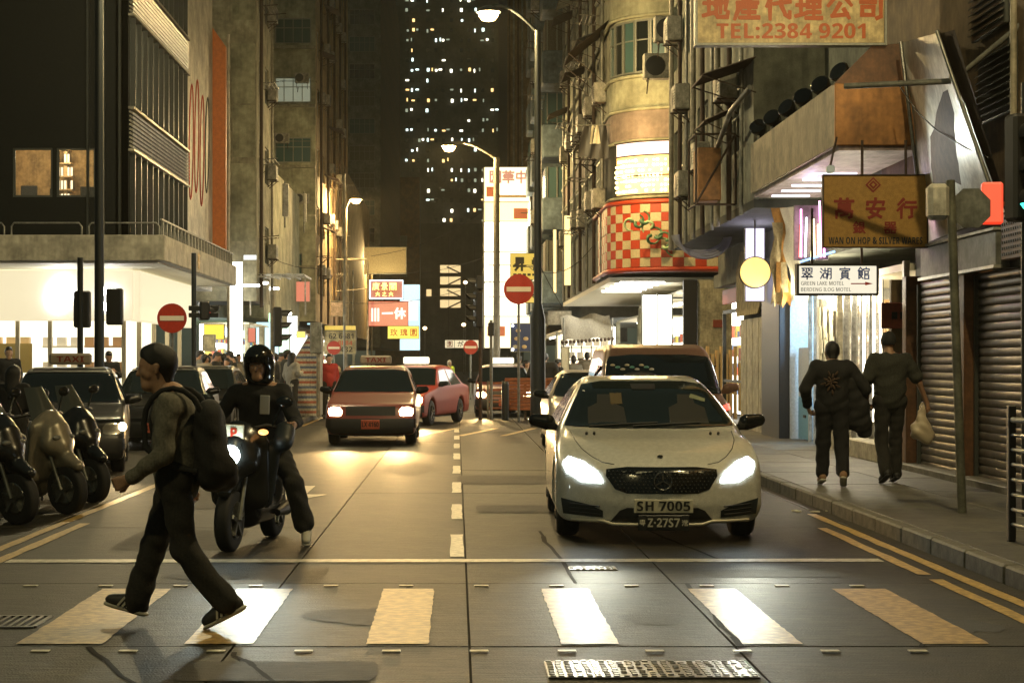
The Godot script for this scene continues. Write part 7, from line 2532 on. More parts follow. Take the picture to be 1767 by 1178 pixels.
func build_vehicles() -> void:
	var white := mat("car_white", lin_c(0.74, 0.73, 0.66), 0.3, 0.0, "grain", 1.0, 0.0, false)
	white.clearcoat_enabled = true; white.clearcoat = 1.0; white.clearcoat_roughness = 0.06
	var led := glow("led_white", lin_c(0.85, 0.97, 1.0), 30.0)
	var halogen := glow("halogen", lin_c(1.0, 0.78, 0.42), 30.0)
	var off := mat("lamp_off", lin_c(0.3, 0.3, 0.28), 0.1, 0.6)
	var pl_white := mat("plate_white", lin_c(0.55, 0.52, 0.4), 0.5)
	# ---- the white saloon in front
	var A := {
		"kind": "car", "length": 4.6, "width": 1.8, "height": 1.43, "paint": white, "wheel": 0.325, "axles": [-0.88, -3.55], "sweep": 0.46, "round": 0.1,
		"top": [[0.1, 0.66], [-0.05, 0.68], [-0.3, 0.76], [-0.75, 0.86], [-1.3, 0.935], [-1.45, 0.98], [-2.0, 1.28], [-2.35, 1.385], [-2.8, 1.42], [-3.3, 1.38], [-3.9, 1.15], [-4.25, 1.02], [-4.6, 0.96]],
		"bottom": [[0.0, 0.17], [-0.7, 0.17], [-4.2, 0.2], [-4.6, 0.32]],
		"plan": [[0.1, 0.97], [-0.5, 1.0], [-3.8, 1.0], [-4.6, 0.9]],
		"tumble": [[1.5, 0.58], [1.4, 0.64], [1.2, 0.78], [0.96, 0.93], [0.8, 0.985], [0.55, 1.0], [0.3, 1.0], [0.15, 0.95]],
		"nose": [[1.0, -0.9], [0.78, -0.3], [0.7, -0.1], [0.64, -0.01], [0.5, 0.03], [0.34, 0.045], [0.24, 0.03], [0.18, 0.06], [0.1, 0.04]],
		"screen": [[-0.78, 0.965], [-0.4, 0.945], [0.4, 0.945], [0.78, 0.965], [0.7, 1.13], [0.585, 1.335], [0.4, 1.365], [-0.4, 1.365], [-0.585, 1.335], [-0.7, 1.13]],
		"rear": [[-0.6, 1.08], [0.6, 1.08], [0.5, 1.3], [-0.5, 1.3]],
		"side_glass": [[[-1.75, 0.99], [-2.3, 1.26], [-2.6, 1.3], [-2.6, 0.99]], [[-2.68, 0.99], [-2.68, 1.3], [-3.2, 1.28], [-3.6, 1.1], [-3.5, 0.99]]],
		"lamp": [[0.5, 0.525], [0.68, 0.535], [0.8, 0.6], [0.83, 0.68], [0.78, 0.725], [0.66, 0.69], [0.55, 0.61]],
		"lamp_mat": led, "tail": [[0.5, 0.75], [0.8, 0.75], [0.8, 0.88], [0.5, 0.86]], "mirror": [0.98, 1.0, -1.62], "mirror_mat": M["black_gloss"], "rim": M["dark_iron"],
	}
	var r := make_car("white_car", "white saloon with blazing headlights waiting just behind the stop line", "", A, Vector3(1.75, 0, -15.75), -0.02, 0.035)
	var t: Node3D = r[0]
	var f: Field = r[1]
	var grille := [[-0.47, 0.635], [-0.3, 0.655], [0.3, 0.655], [0.47, 0.635], [0.475, 0.58], [0.4, 0.47], [0.3, 0.435], [-0.3, 0.435], [-0.4, 0.47], [-0.475, 0.58]]
	obj("grille", patch(f, grille, "front", 0.004, 0.05), M["black_gloss"], t)
	# grille pins
	var q := MB.new()
	for j in 7:
		for i in 26:
			var x := -0.45 + i * 0.036 + (0.018 if j % 2 else 0.0)
			var y := 0.455 + j * 0.028
			var lim := 0.31 + (y - 0.435) * 1.15
			if absf(x) > minf(lim, 0.455): continue
			var p := onto(f, Vector3(x, y, 0.12), Vector3(0, 0, -1))
			q.box(p + Vector3(0, 0, 0.008), Vector3(0.009, 0.009, 0.012))
	obj("grille_pin", q, mat("pin_grey", lin_c(0.12, 0.12, 0.11), 0.35, 0.6), t).set_meta("kind", "stuff")
	q = MB.new()
	var ring := []
	for i in 25: ring.append(Vector3(0.075 * cos(TAU * i / 24), 0.545 + 0.075 * sin(TAU * i / 24), 0.06))
	q.tube(ring, 0.008, 6)
	for k in 3:
		var a := TAU * k / 3.0 + PI / 2
		q.bar(Vector3(0, 0.545, 0.06), Vector3(0.07 * cos(a), 0.545 + 0.07 * sin(a), 0.06), 0.012, 0.01)
	obj("grille_emblem", q, mat("chrome_dark", lin_c(0.2, 0.2, 0.19), 0.25, 0.9), t)
	q = MB.new()
	q.xf = Transform3D(Basis(Vector3.RIGHT, 0.35), onto(f, Vector3(0, 0.735, 0.12), Vector3(0, 0, -1)) + Vector3(0, 0.006, 0.006))
	q.ball(Vector3.ZERO, Vector3(0.026, 0.008, 0.026), 12, 6)
	obj("bonnet_badge", q, M["black_gloss"], t)
	for s: float in [1.0, -1.0]:
		var ik := [[0.5, 0.225], [0.83, 0.245], [0.85, 0.38], [0.6, 0.33], [0.5, 0.285]]
		if s < 0: ik = mirror_x(ik)
		obj("air_intake", patch(f, ik, "front", 0.005, 0.05), mat("intake_blue", lin_c(0.015, 0.022, 0.024), 0.35), t)
		q = MB.new()
		for k in 3:
			var p0 := onto(f, Vector3(s * 0.53, 0.25 + k * 0.035, 0.12), Vector3(0, 0, -1))
			var p1 := onto(f, Vector3(s * 0.78, 0.265 + k * 0.035, 0.12), Vector3(0, 0, -1))
			q.tube([p0 + Vector3(0, 0, 0.012), (p0 + p1) * 0.5 + Vector3(0, 0, 0.02), p1 + Vector3(0, 0, 0.012)], 0.006, 5)
		obj("intake_bar", q, M["black"], t)
		# wipers and washer jets
		q = MB.new()
		var w0 := onto(f, Vector3(s * 0.2 - 0.35, 0.955, 0.12), Vector3(0, 0, -1)) + Vector3(0, 0.01, 0.02)
		var w1 := onto(f, Vector3(s * 0.2 + 0.28, 0.985, 0.12), Vector3(0, 0, -1)) + Vector3(0, 0.01, 0.02)
		q.tube([w0, w1], 0.009, 5)
		obj("wiper", q, M["black"], t)
		q = MB.new()
		for e: float in [-0.035, 0.035]:
			var p := onto(f, Vector3(s * 0.56 + e, 0.9, 0.12), Vector3(0, 0, -1))
			q.ball(p + Vector3(0, 0.008, 0.0), Vector3(0.014, 0.018, 0.03), 8, 6)
		obj("washer_jet", q, M["black"], t)
	obj("lower_intake", patch(f, [[-0.44, 0.195], [0.44, 0.195], [0.36, 0.29], [0.3, 0.315], [-0.3, 0.315], [-0.36, 0.29]], "front", 0.004, 0.06), M["black"], t)
	var lipm := mat("lip_cream", lin_c(0.6, 0.56, 0.44), 0.3)
	q = MB.new()
	var lp := []
	for i in 21:
		var x := -0.84 + 1.68 * i / 20.0
		var p := onto(f, Vector3(x, 0.185, 0.14), Vector3(0, 0, -1))
		lp.append(p + Vector3(0, -0.012 if absf(x) < 0.42 else 0.012, 0.015))
	q.tube(lp, 0.013, 6)
	obj("splitter", q, lipm, t)
	plate(t, "SH 7005", 0.335, 0.088, 0.5, 0.115, pl_white, M["black"], 0.078)
	plate(t, "Z·27S7", 0.196, 0.1, 0.3, 0.125, M["black"], mat("plate_text", lin_c(0.5, 0.48, 0.4), 0.5), 0.072)
	q = MB.new()
	q.box(Vector3(0, 0.196, 0.094), Vector3(0.43, 0.13, 0.008), 0.003)
	obj("plate_backing", q, mat("plate_dark", lin_c(0.02, 0.021, 0.022), 0.4), t)
	write(t, "粵", -0.205, 0.172, 0.05, 0.0, 0.007, 0.107, M["plate_text"])
	write(t, "港", 0.155, 0.172, 0.05, 0.0, 0.007, 0.107, M["plate_text"])
	# shut lines, seats and mirror behind the screen
	for s: float in [1.0, -1.0]:
		q = MB.new()
		var sl := []
		for e in [[0.735, 0.925], [0.71, 0.86], [0.66, 0.79], [0.58, 0.73], [0.5, 0.69], [0.4, 0.675]]: sl.append(onto(f, Vector3(s * e[0], e[1], 0.12), Vector3(0, 0, -1)) + Vector3(0, 0.001, 0.001))
		q.tube(sl, 0.0035, 5)
		obj("bonnet_gap", q, M["black"], t)
		var seat := [[0.2, 0.97], [0.56, 0.97], [0.55, 1.12], [0.46, 1.16], [0.45, 1.24], [0.31, 1.24], [0.3, 1.16], [0.21, 1.12]]
		if s < 0: seat = mirror_x(seat)
		obj("front_seat", patch(f, seat, "front", 0.008, 0.06), mat("seat_dim", lin_c(0.035, 0.033, 0.028), 0.3), t)
	obj("rear_view_mirror", patch(f, [[-0.11, 1.285], [0.11, 1.285], [0.12, 1.335], [-0.12, 1.335]], "front", 0.010, 0.06), M["black"], t)
	# things seen in the screen
	obj("permit_sticker", patch(f, [[0.42, 1.21], [0.56, 1.17], [0.57, 1.2], [0.44, 1.245]], "front", 0.010, 0.05), mat("sticker", lin_c(0.2, 0.22, 0.14), 0.4), t)
	obj("screen_panel", patch(f, [[-0.33, 1.15], [-0.22, 1.15], [-0.22, 1.25], [-0.33, 1.25]], "front", 0.010, 0.05), mat("paper_dim", lin_c(0.1, 0.075, 0.035), 0.4), t).name = "papers_on_dash"  # small brown square laid over the windscreen
	for s: float in [-1.0, 1.0]:
		spot(Vector3(1.75 + s * 0.66, 0.62, -15.5), Vector3(1.75 + s * 0.5, 0.75, 4.0), Color(0.97, 0.98, 0.80), 3.6, 26.0, 1.0, 0.09)
	# ---- taxis
	var tx := mat("taxi_red", lin_c(0.24, 0.03, 0.012), 0.3, 0.0, "grain", 1.0, 0.0, false)
	tx.clearcoat_enabled = true; tx.clearcoat = 0.8
	var B := {
		"kind": "taxi", "length": 4.7, "width": 1.7, "height": 1.5, "paint": tx, "wheel": 0.31, "axles": [-0.85, -3.6], "sweep": 0.16, "round": 0.08,
		"top": [[0.1, 0.76], [-0.1, 0.8], [-1.15, 0.93], [-1.3, 0.96], [-1.85, 1.38], [-2.1, 1.46], [-2.7, 1.48], [-3.4, 1.45], [-3.95, 1.02], [-4.7, 0.95]],
		"bottom": [[0.0, 0.2], [-4.7, 0.25]], "plan": [[0.1, 0.98], [-0.4, 1.0], [-4.2, 1.0], [-4.7, 0.94]],
		"tumble": [[1.55, 0.66], [1.45, 0.72], [1.2, 0.84], [0.95, 0.97], [0.6, 1.0], [0.2, 0.97]],
		"nose": [[1.0, -0.9], [0.82, -0.14], [0.76, -0.03], [0.6, 0.0], [0.45, 0.05], [0.25, 0.05], [0.1, 0.0]],
		"screen": [[-0.77, 0.98], [0.77, 0.98], [0.63, 1.38], [0.4, 1.4], [-0.4, 1.4], [-0.63, 1.38]],
		"rear": [[-0.68, 1.05], [0.68, 1.05], [0.58, 1.36], [-0.58, 1.36]],
		"side_glass": [[[-1.6, 0.97], [-2.0, 1.34], [-2.6, 1.37], [-2.6, 0.97]], [[-2.68, 0.97], [-2.68, 1.37], [-3.3, 1.35], [-3.7, 1.0]]],
		"lamp": [[0.54, 0.57], [0.6, 0.55], [0.76, 0.56], [0.79, 0.62], [0.78, 0.69], [0.7, 0.72], [0.58, 0.71], [0.53, 0.65]], "lamp_mat": halogen, "tail": [[0.5, 0.7], [0.8, 0.7], [0.8, 0.9], [0.5, 0.9]],
		"mirror": [0.93, 1.02, -1.5], "mirror_mat": M["black_gloss"],
	}
	r = make_car("red_taxi", "red taxi with glaring headlights coming up the left lane", "", B, Vector3(-1.6, 0, -34.4), 0.0, 0.05)
	var taxi: Node3D = r[0]
	f = r[1]
	obj("grille", patch(f, [[-0.46, 0.56], [0.46, 0.56], [0.46, 0.73], [-0.46, 0.73]], "front", 0.006, 0.08), M["black"], taxi)
	obj("bumper", patch(f, [[-0.82, 0.24], [0.82, 0.24], [0.82, 0.5], [-0.82, 0.5]], "front", 0.02, 0.1), M["black"], taxi)
	obj("roof_panel", patch(f, [[-0.6, 1.41], [0.6, 1.41], [0.5, 1.47], [-0.5, 1.47]], "front", 0.004, 0.06), mat("silver_paint", lin_c(0.4, 0.4, 0.36), 0.35, 0.4), taxi)
	q = MB.new()
	q.box(Vector3(0, 1.6, -2.3), Vector3(0.62, 0.17, 0.16), 0.03)
	obj("roof_sign", q, mat("roof_sign_dim", lin_c(0.35, 0.28, 0.2), 0.5), taxi)
	latin(taxi, "TAXI", 0.0, 1.555, 0.085, 0.4, -2.219, M["letter_red"], true, "Droid Sans", "roof_lettering")
	var pr := mat("plate_red", lin_c(0.55, 0.1, 0.04), 0.5)
	plate(taxi, "LX 4160", 0.4, 0.09, 0.34, 0.17, pr, M["black"], 0.09)
	q = MB.new()
	q.ball(Vector3(0.32, 1.12, -1.85), Vector3(0.11, 0.14, 0.1), 10, 8); q.ball(Vector3(0.32, 0.98, -1.8), Vector3(0.2, 0.1, 0.12), 10, 6)
	var warm := Color(1.0, 0.72, 0.36)
	for s: float in [-1.0, 1.0]: spot(Vector3(-1.6 + s * 0.5, 0.68, -34.1), Vector3(-1.6 + s * 0.45, 0.9, 0.0), Color(1.0, 0.62, 0.24), 18.0, 26.0, 1.0, 0.09)
	spot(Vector3(-0.9, 0.68, -44.6), Vector3(-0.6, 1.0, -10.0), Color(1.0, 0.62, 0.24), 20.0, 26.0, 1.0, 0.09)
	var t3 := dup(taxi, Vector3(-1.62, 0, -45.0), -0.26, "red taxi showing its flank just behind the first red taxi, one headlight glaring")
	recolour(t3, "body", mat("taxi_bright", lin_c(0.5, 0.06, 0.035), 0.45, 0.0, "grain", 1.0, 0.0, false))
	q = MB.new()
	q.box(Vector3(0, 1.6, -2.3), Vector3(0.66, 0.18, 0.18), 0.03)
	obj("lit_roof_sign", q, glow("roof_lit", lin_c(1.0, 0.9, 0.65), 1.2), t3)
	var t4 := dup(taxi, Vector3(1.36, 0, -52.5), 0.0, "taxi facing the camera with one fierce headlight left of the slatted barrier")
	spot(Vector3(0.72, 0.68, -52.2), Vector3(0.5, 1.0, -10.0), Color(1.0, 0.62, 0.24), 14.0, 26.0, 1.0, 0.09)
	q = MB.new()
	q.box(Vector3(0, 1.6, -2.3), Vector3(0.66, 0.18, 0.18), 0.03)
	obj("lit_roof_sign", q, M["roof_lit"], t4)
	var black := mat("car_black", lin_c(0.009, 0.010, 0.010), 0.3, 0.0, "grain", 1.0, 0.0, false)
	black.metallic_specular = 0.35
	var t5 := dup(taxi, Vector3(-5.4, 0, -25.4), 0.16, "dark taxi with a roof sign parked behind the scooters on the left")
	recolour(t5, "body", black); swap_lamps(t5, off)
	var hb := obj("side_lamp", _ball(0.06), M["halogen"], t5, Vector3(0.8, 0.66, -0.12))
	spot(Vector3(-4.5, 0.66, -25.15), Vector3(-4.2, 0.55, -12.0), warm, 2.0, 30.0, 1.0, 0.06)
	var t6 := dup(taxi, Vector3(-5.35, 0, -32.6), 0.05, "dark parked car seen over the back of the dark taxi")
	recolour(t6, "body", black); swap_lamps(t6, off)
	for c in t6.get_children():
		if c.name.begins_with("roof_sign") or c.name.begins_with("roof_lettering"): c.free()
	# ---- the brown people carrier
	var C := {
		"kind": "van", "length": 4.7, "width": 1.78, "height": 1.86, "paint": mat("van_brown", lin_c(0.26, 0.145, 0.085), 0.3, 0.2, "grain", 1.0, 0.0, false), "wheel": 0.33, "axles": [-0.85, -3.7], "sweep": 0.2, "round": 0.09,
		"top": [[0.1, 0.9], [-0.1, 0.95], [-0.75, 1.06], [-0.9, 1.1], [-1.5, 1.6], [-1.85, 1.76], [-2.3, 1.82], [-4.2, 1.8], [-4.55, 1.6], [-4.7, 1.1]],
		"bottom": [[0.0, 0.2], [-4.7, 0.25]], "plan": [[0.1, 0.98], [-0.4, 1.0], [-4.7, 0.97]],
		"tumble": [[1.9, 0.8], [1.75, 0.86], [1.4, 0.93], [1.0, 0.99], [0.6, 1.0], [0.2, 0.97]],
		"nose": [[1.2, -0.9], [1.0, -0.2], [0.9, -0.04], [0.6, 0.02], [0.3, 0.05], [0.1, 0.0]],
		"screen": [[-0.84, 1.1], [0.84, 1.1], [0.76, 1.55], [0.72, 1.63], [0.4, 1.66], [-0.4, 1.66], [-0.72, 1.63], [-0.76, 1.55]],
		"rear": [[-0.75, 1.1], [0.75, 1.1], [0.68, 1.6], [-0.68, 1.6]],
		"side_glass": [[[-1.3, 1.1], [-1.75, 1.56], [-2.5, 1.62], [-2.5, 1.1]], [[-2.6, 1.1], [-2.6, 1.62], [-4.3, 1.6], [-4.4, 1.1]]],
		"lamp": [[0.5, 0.66], [0.84, 0.7], [0.84, 0.86], [0.55, 0.82]], "lamp_mat": off, "tail": [[0.7, 0.9], [0.84, 0.9], [0.84, 1.5], [0.74, 1.5]],
		"mirror": [1.0, 1.18, -1.1], "mirror_mat": M["van_brown"],
	}
	r = make_car("brown_van", "brown people carrier parked at the right kerb behind the white saloon", "", C, Vector3(2.95, 0, -25.6), 0.0, 0.05)
	var van: Node3D = r[0]
	f = r[1]
	obj("grille", patch(f, [[-0.5, 0.5], [0.5, 0.5], [0.5, 0.7], [-0.5, 0.7]], "front", 0.006, 0.08), M["black"], van)
	obj("side_marker", patch(f, [[0.72, 0.86], [0.86, 0.89], [0.86, 0.97], [0.76, 0.94]], "front", 0.012, 0.05), glow("marker_red", lin_c(1.0, 0.06, 0.03), 1.2), van)
	var colours := [lin_c(0.5, 0.42, 0.25), lin_c(0.1, 0.3, 0.22), lin_c(0.55, 0.5, 0.4)]
	for k in 9:
		q = MB.new()
		var p := onto(f, Vector3(-0.68 + 0.07 * k, 1.5 - 0.03 * (k % 3), 0.12), Vector3(0, 0, -1))
		q.ball(p, Vector3(0.04, 0.03, 0.015), 8, 6)
		obj("trinket", q, mat("trinket_%d" % (k % 3), colours[k % 3], 0.5), van)
	q = MB.new()
	f = r[1]
	q.ball(onto(f, Vector3(-0.3, 1.3, 0.12), Vector3(0, 0, -1)) + Vector3(0, 0, -0.02), Vector3(0.3, 0.12, 0.035), 12, 8)
	obj("dashboard_bundle", q, M["black"], van)
	# ---- grey sedan and a dark suv, from the saloon's and the van's outlines
	var D: Dictionary = A.duplicate()
	D.paint = mat("car_grey", lin_c(0.36, 0.33, 0.30), 0.3, 0.3, "grain", 1.0, 0.0, false)
	D.lamp_mat = off
	r = make_car("grey_sedan", "grey sedan half hidden between the white saloon and the slatted barrier", "", D, Vector3(2.45, 0, -30.8), 0.0, 0.06)
	var sv := dup(t6, Vector3(-5.5, 0, -38.2), 0.0, "dark car furthest along the parked row on the left")
	recolour(sv, "body", black); recolour(sv, "mirror", black)
	for c in sv.get_children():
		if c.name.begins_with("trinket") or c.name.begins_with("side_marker") or c.name.begins_with("dashboard"): c.free()
	var am := obj("lamp_reflection", _ball(0.05), M["halogen"], sv, Vector3(0.1, 1.3, -0.95))  # glowing ball stands in for a lamp reflected on the car
	build_scooters()

func _ball(r: float) -> MB:
	var q := MB.new()
	q.ball(Vector3.ZERO, Vector3.ONE * r, 10, 8)
	return q

func recolour(t: Node3D, part: String, m: Material) -> void:
	for c in t.get_children():
		if str(c.name).begins_with(part): c.material_override = m

func swap_lamps(t: Node3D, m: Material) -> void: recolour(t, "headlight", m)

func scooter(called: String, label: String, at: Vector3, turn: float, lean: float, body: Material, lit: bool) -> Node3D:
	# faces +z; front axle at z = 0.66, rear at -0.66
	var t := thing(called, label, "motor scooter", at, turn)
	t.rotation.z = lean
	for z: float in [0.66, -0.66]:
		add_wheel(t, Vector3(0, 0.255, z), 0.255, 0.125, M["steel"])
	var q := MB.new()
	for s: float in [-1.0, 1.0]: q.tube([Vector3(s * 0.085, 0.26, 0.66), Vector3(s * 0.085, 0.62, 0.52)], 0.02, 8)
	q.tube([Vector3(0, 0.6, 0.5), Vector3(0, 0.98, 0.36)], 0.03, 8)
	obj("fork", q, M["galv"], t)
	var f := Field.new(Vector3(-0.4, 0.1, -1.05), Vector3(0.4, 1.2, 0.98), 0.026)
	f.capsule(Vector3(0, 0.55, 0.72), Vector3(0, 0.5, 0.84), 0.07, 0.06, 0.03)                     # fender
	f.capsule(Vector3(0, 0.55, 0.72), Vector3(0, 0.5, 0.5), 0.075, 0.06, 0.03)
	f.capsule(Vector3(0, 0.82, 0.52), Vector3(0, 0.68, 0.62), 0.17, 0.12, 0.06, Vector3(1.0, 1.0, 0.8))   # beak
	f.capsule(Vector3(-0.16, 0.42, 0.34), Vector3(-0.14, 0.86, 0.4), 0.09, 0.11, 0.06, Vector3(1, 1, 0.6))  # leg shield
	f.capsule(Vector3(0.16, 0.42, 0.34), Vector3(0.14, 0.86, 0.4), 0.09, 0.11, 0.06, Vector3(1, 1, 0.6))
	f.capsule(Vector3(0, 0.45, 0.36), Vector3(0, 0.92, 0.44), 0.12, 0.15, 0.06, Vector3(1.1, 1, 0.6))
	f.capsule(Vector3(-0.1, 0.72, 0.55), Vector3(0.1, 0.72, 0.55), 0.1, 0.1, 0.06, Vector3(1, 1, 0.8))
	f.capsule(Vector3(0, 0.3, 0.2), Vector3(0, 0.32, -0.3), 0.15, 0.16, 0.05)
	f.capsule(Vector3(0, 0.55, -0.25), Vector3(0, 0.68, -0.9), 0.19, 0.1, 0.08)
	f.capsule(Vector3(0, 0.45, -0.3), Vector3(0, 0.5, -0.7), 0.18, 0.14, 0.06)
	q = MB.new()
	f.into(q)
	obj("bodywork", q, body, t)
	f = Field.new(Vector3(-0.25, 0.6, -0.95), Vector3(0.25, 0.98, 0.1), 0.03)
	f.capsule(Vector3(0, 0.74, -0.1), Vector3(0, 0.76, -0.35), 0.12, 0.13, 0.05, Vector3(1.1, 0.7, 1))
	f.capsule(Vector3(0, 0.8, -0.45), Vector3(0, 0.83, -0.8), 0.12, 0.1, 0.05, Vector3(1.1, 0.7, 1))
	q = MB.new()
	f.into(q)
	obj("seat", q, M["black"], t)
	q = MB.new()
	q.tube([Vector3(-0.36, 1.0, 0.22), Vector3(-0.2, 1.03, 0.33), Vector3(0, 0.98, 0.36), Vector3(0.2, 1.03, 0.33), Vector3(0.36, 1.0, 0.22)], 0.018, 8)
	obj("handlebar", q, M["black"], t)
	for s: float in [-1.0, 1.0]:
		q = MB.new()
		q.tube([Vector3(s * 0.24, 1.02, 0.31), Vector3(s * 0.32, 1.2, 0.3)], 0.01, 6)
		q.ball(Vector3(s * 0.34, 1.23, 0.3), Vector3(0.075, 0.05, 0.02), 10, 8)
		obj("mirror", q, M["black_gloss"], t)
	var rows := []
	for i in 8:
		var row := []
		for k in 9:
			var x := (k / 4.0 - 1.0)
			row.append(Vector3(x * (0.2 - 0.012 * i), 0.95 + 0.05 * i, 0.5 - 0.028 * i - 0.1 * x * x))
		rows.append(row)
	q = MB.new()
	q.sheet(rows)
	if not lit: obj("windscreen", q, mat("screen_smoke", lin_c(0.05, 0.055, 0.05), 0.12), t)
	q = MB.new()
	if lit:
		q.ball(Vector3(0.0, 0.79, 0.70), Vector3(0.085, 0.085, 0.06), 14, 8)
		obj("headlight", q, glow("bike_light", lin_c(0.85, 1.0, 0.95), 30.0), t)
	else:
		for s: float in [-1.0, 1.0]: q.ball(Vector3(s * 0.085, 0.79, 0.635), Vector3(0.06, 0.03, 0.035), 10, 6)
		obj("headlight", q, M["lamp_off"], t)
	q = MB.new()
	q.tube([Vector3(0.17, 0.26, -0.2), Vector3(0.19, 0.28, -0.4), Vector3(0.2, 0.36, -0.9)], [0.03, 0.06, 0.055], 10)
	obj("exhaust", q, M["dark_iron"], t)
	q = MB.new()
	q.tube([Vector3(-0.1, 0.25, -0.1), Vector3(-0.2, 0.02, -0.02)], 0.014, 6)
	obj("stand", q, M["dark_iron"], t)
	return t

func build_scooters() -> void:
	var beige := mat("scooter_beige", lin_c(0.30, 0.26, 0.19), 0.3, 0.2, "grain", 1.0, 0.0, false)
	var blk := mat("scooter_black", lin_c(0.014, 0.015, 0.015), 0.25, 0.0, "grain", 1.0, 0.0, false)
	var s1 := scooter("parked_scooter", "beige grey scooter parked nose outward, the palest of the row", Vector3(-4.5, 0, -19.3), 0.95, 0.06, beige, false)
	dup(s1, Vector3(-4.5, 0, -20.9), 0.85, "tall black scooter parked between the beige one and the dark taxi").rotation.z = 0.06
	dup(s1, Vector3(-4.72, 0, -18.1), 0.95, "dark scooter in front of the beige one with its spoked rim showing").rotation.z = 0.06
	dup(s1, Vector3(-5.05, 0, -17.0), 0.9, "dark scooter cut by the left edge of the picture").rotation.z = 0.06
	for k: int in [1, 2, 3]:
		var c: Node3D = find_child("parked_scooter_%03d" % k, false, false)
		recolour(c, "bodywork", blk)
	var s2 := scooter("ridden_scooter", "dark motor scooter with a dazzling round headlight under the helmeted rider", Vector3(-1.76, 0, -15.85), -0.17, -0.03, blk, true)
	var q := MB.new()
	q.box(Vector3(0, 0.965, 0.6), Vector3(0.17, 0.15, 0.015), 0.01)
	obj("learner_plate", q, M["paper"], s2)
	latin(s2, "P", 0.0, 0.925, 0.085, 0.0, 0.608, M["red_sign"])
	q = MB.new()
	q.box(Vector3(0.17, 1.2, 0.3), Vector3(0.085, 0.16, 0.012), 0.008)
	obj("phone_mount", q, mat("phone_grey", lin_c(0.3, 0.3, 0.28), 0.3), s2)
	for s: float in [-1.0, 1.0]:
		q = MB.new()
		q.ball(Vector3(s * 0.22, 0.98, 0.5), Vector3(0.045, 0.025, 0.03), 8, 6)
		obj("indicator", q, glow("indicator_amber", lin_c(1.0, 0.42, 0.1), 2.0 ), s2)
	f_legshield(s2, blk)
	spot(Vector3(-1.62, 0.78, -14.9), Vector3(-1.0, 0.7, 2.0), Color(0.90, 1.0, 0.9), 3.0, 26.0, 1.0, 0.08)

func f_legshield(t: Node3D, m: Material) -> void:
	# wide hand and leg covers that riders strap to such scooters
	var f := Field.new(Vector3(-0.5, 0.2, 0.0), Vector3(0.5, 1.15, 0.7), 0.03)
	for s: float in [-1.0, 1.0]:
		f.capsule(Vector3(s * 0.2, 0.4, 0.3), Vector3(s * 0.24, 0.8, 0.34), 0.07, 0.09, 0.05, Vector3(1, 1, 0.6))
		f.capsule(Vector3(s * 0.34, 0.98, 0.25), Vector3(s * 0.36, 0.9, 0.36), 0.09, 0.08, 0.04)
	var q := MB.new()
	f.into(q)
	obj("leg_cover", q, mat("cover_dark", lin_c(0.018, 0.024, 0.026), 0.5, 0.0, "cloth", 2.0, 0.0, false), t)

# ---------------------------------------------------------------- people
func face_basis(dir: Vector3, tilt := 0.0) -> Basis:
	var z := dir.normalized()
	var x := Vector3.UP.cross(z).normalized()
	return Basis(x, z.cross(x), z) * Basis(Vector3(0, 0, 1), tilt)

func add_head(mb: MB, at: Vector3, b: Basis, cell: float) -> void:
	var f := Field.new(Vector3(-0.13, -0.24, -0.15), Vector3(0.13, 0.17, 0.16), cell)
	var w := Vector3(0.84, 1, 1)
	f.capsule(Vector3(0, 0.035, -0.03), Vector3(0, 0.04, 0.0), 0.093, 0.09, 0.02, w)
	f.capsule(Vector3(0, -0.01, 0.022), Vector3(0, -0.075, 0.038), 0.075, 0.056, 0.03, w)
	f.capsule(Vector3(0, -0.085, 0.045), Vector3(0, -0.1, 0.055), 0.036, 0.03, 0.02)
	f.capsule(Vector3(-0.02, -0.102, 0.058), Vector3(0.02, -0.102, 0.058), 0.024, 0.024, 0.02)
	f.capsule(Vector3(0, 0.012, 0.088), Vector3(0, -0.03, 0.108), 0.009, 0.014, 0.012)
	f.capsule(Vector3(-0.03, 0.026, 0.078), Vector3(0.03, 0.026, 0.078), 0.014, 0.014, 0.012)
	f.capsule(Vector3(-0.018, -0.06, 0.082), Vector3(0.018, -0.06, 0.082), 0.010, 0.010, 0.008)
	f.capsule(Vector3(-0.016, -0.074, 0.08), Vector3(0.016, -0.074, 0.08), 0.010, 0.010, 0.006)
	for s: float in [-1.0, 1.0]:
		f.capsule(Vector3(s * 0.04, -0.025, 0.062), Vector3(s * 0.045, -0.04, 0.045), 0.022, 0.02, 0.02)
		f.capsule(Vector3(s * 0.08, 0.012, -0.012), Vector3(s * 0.079, -0.028, -0.006), 0.017, 0.010, 0.006, Vector3(0.5, 1, 1))
	f.capsule(Vector3(0, -0.06, -0.02), Vector3(0, -0.2, -0.045), 0.052, 0.06, 0.03)
	mb.xf = Transform3D(b, at)
	f.into(mb)
	mb.xf = Transform3D.IDENTITY

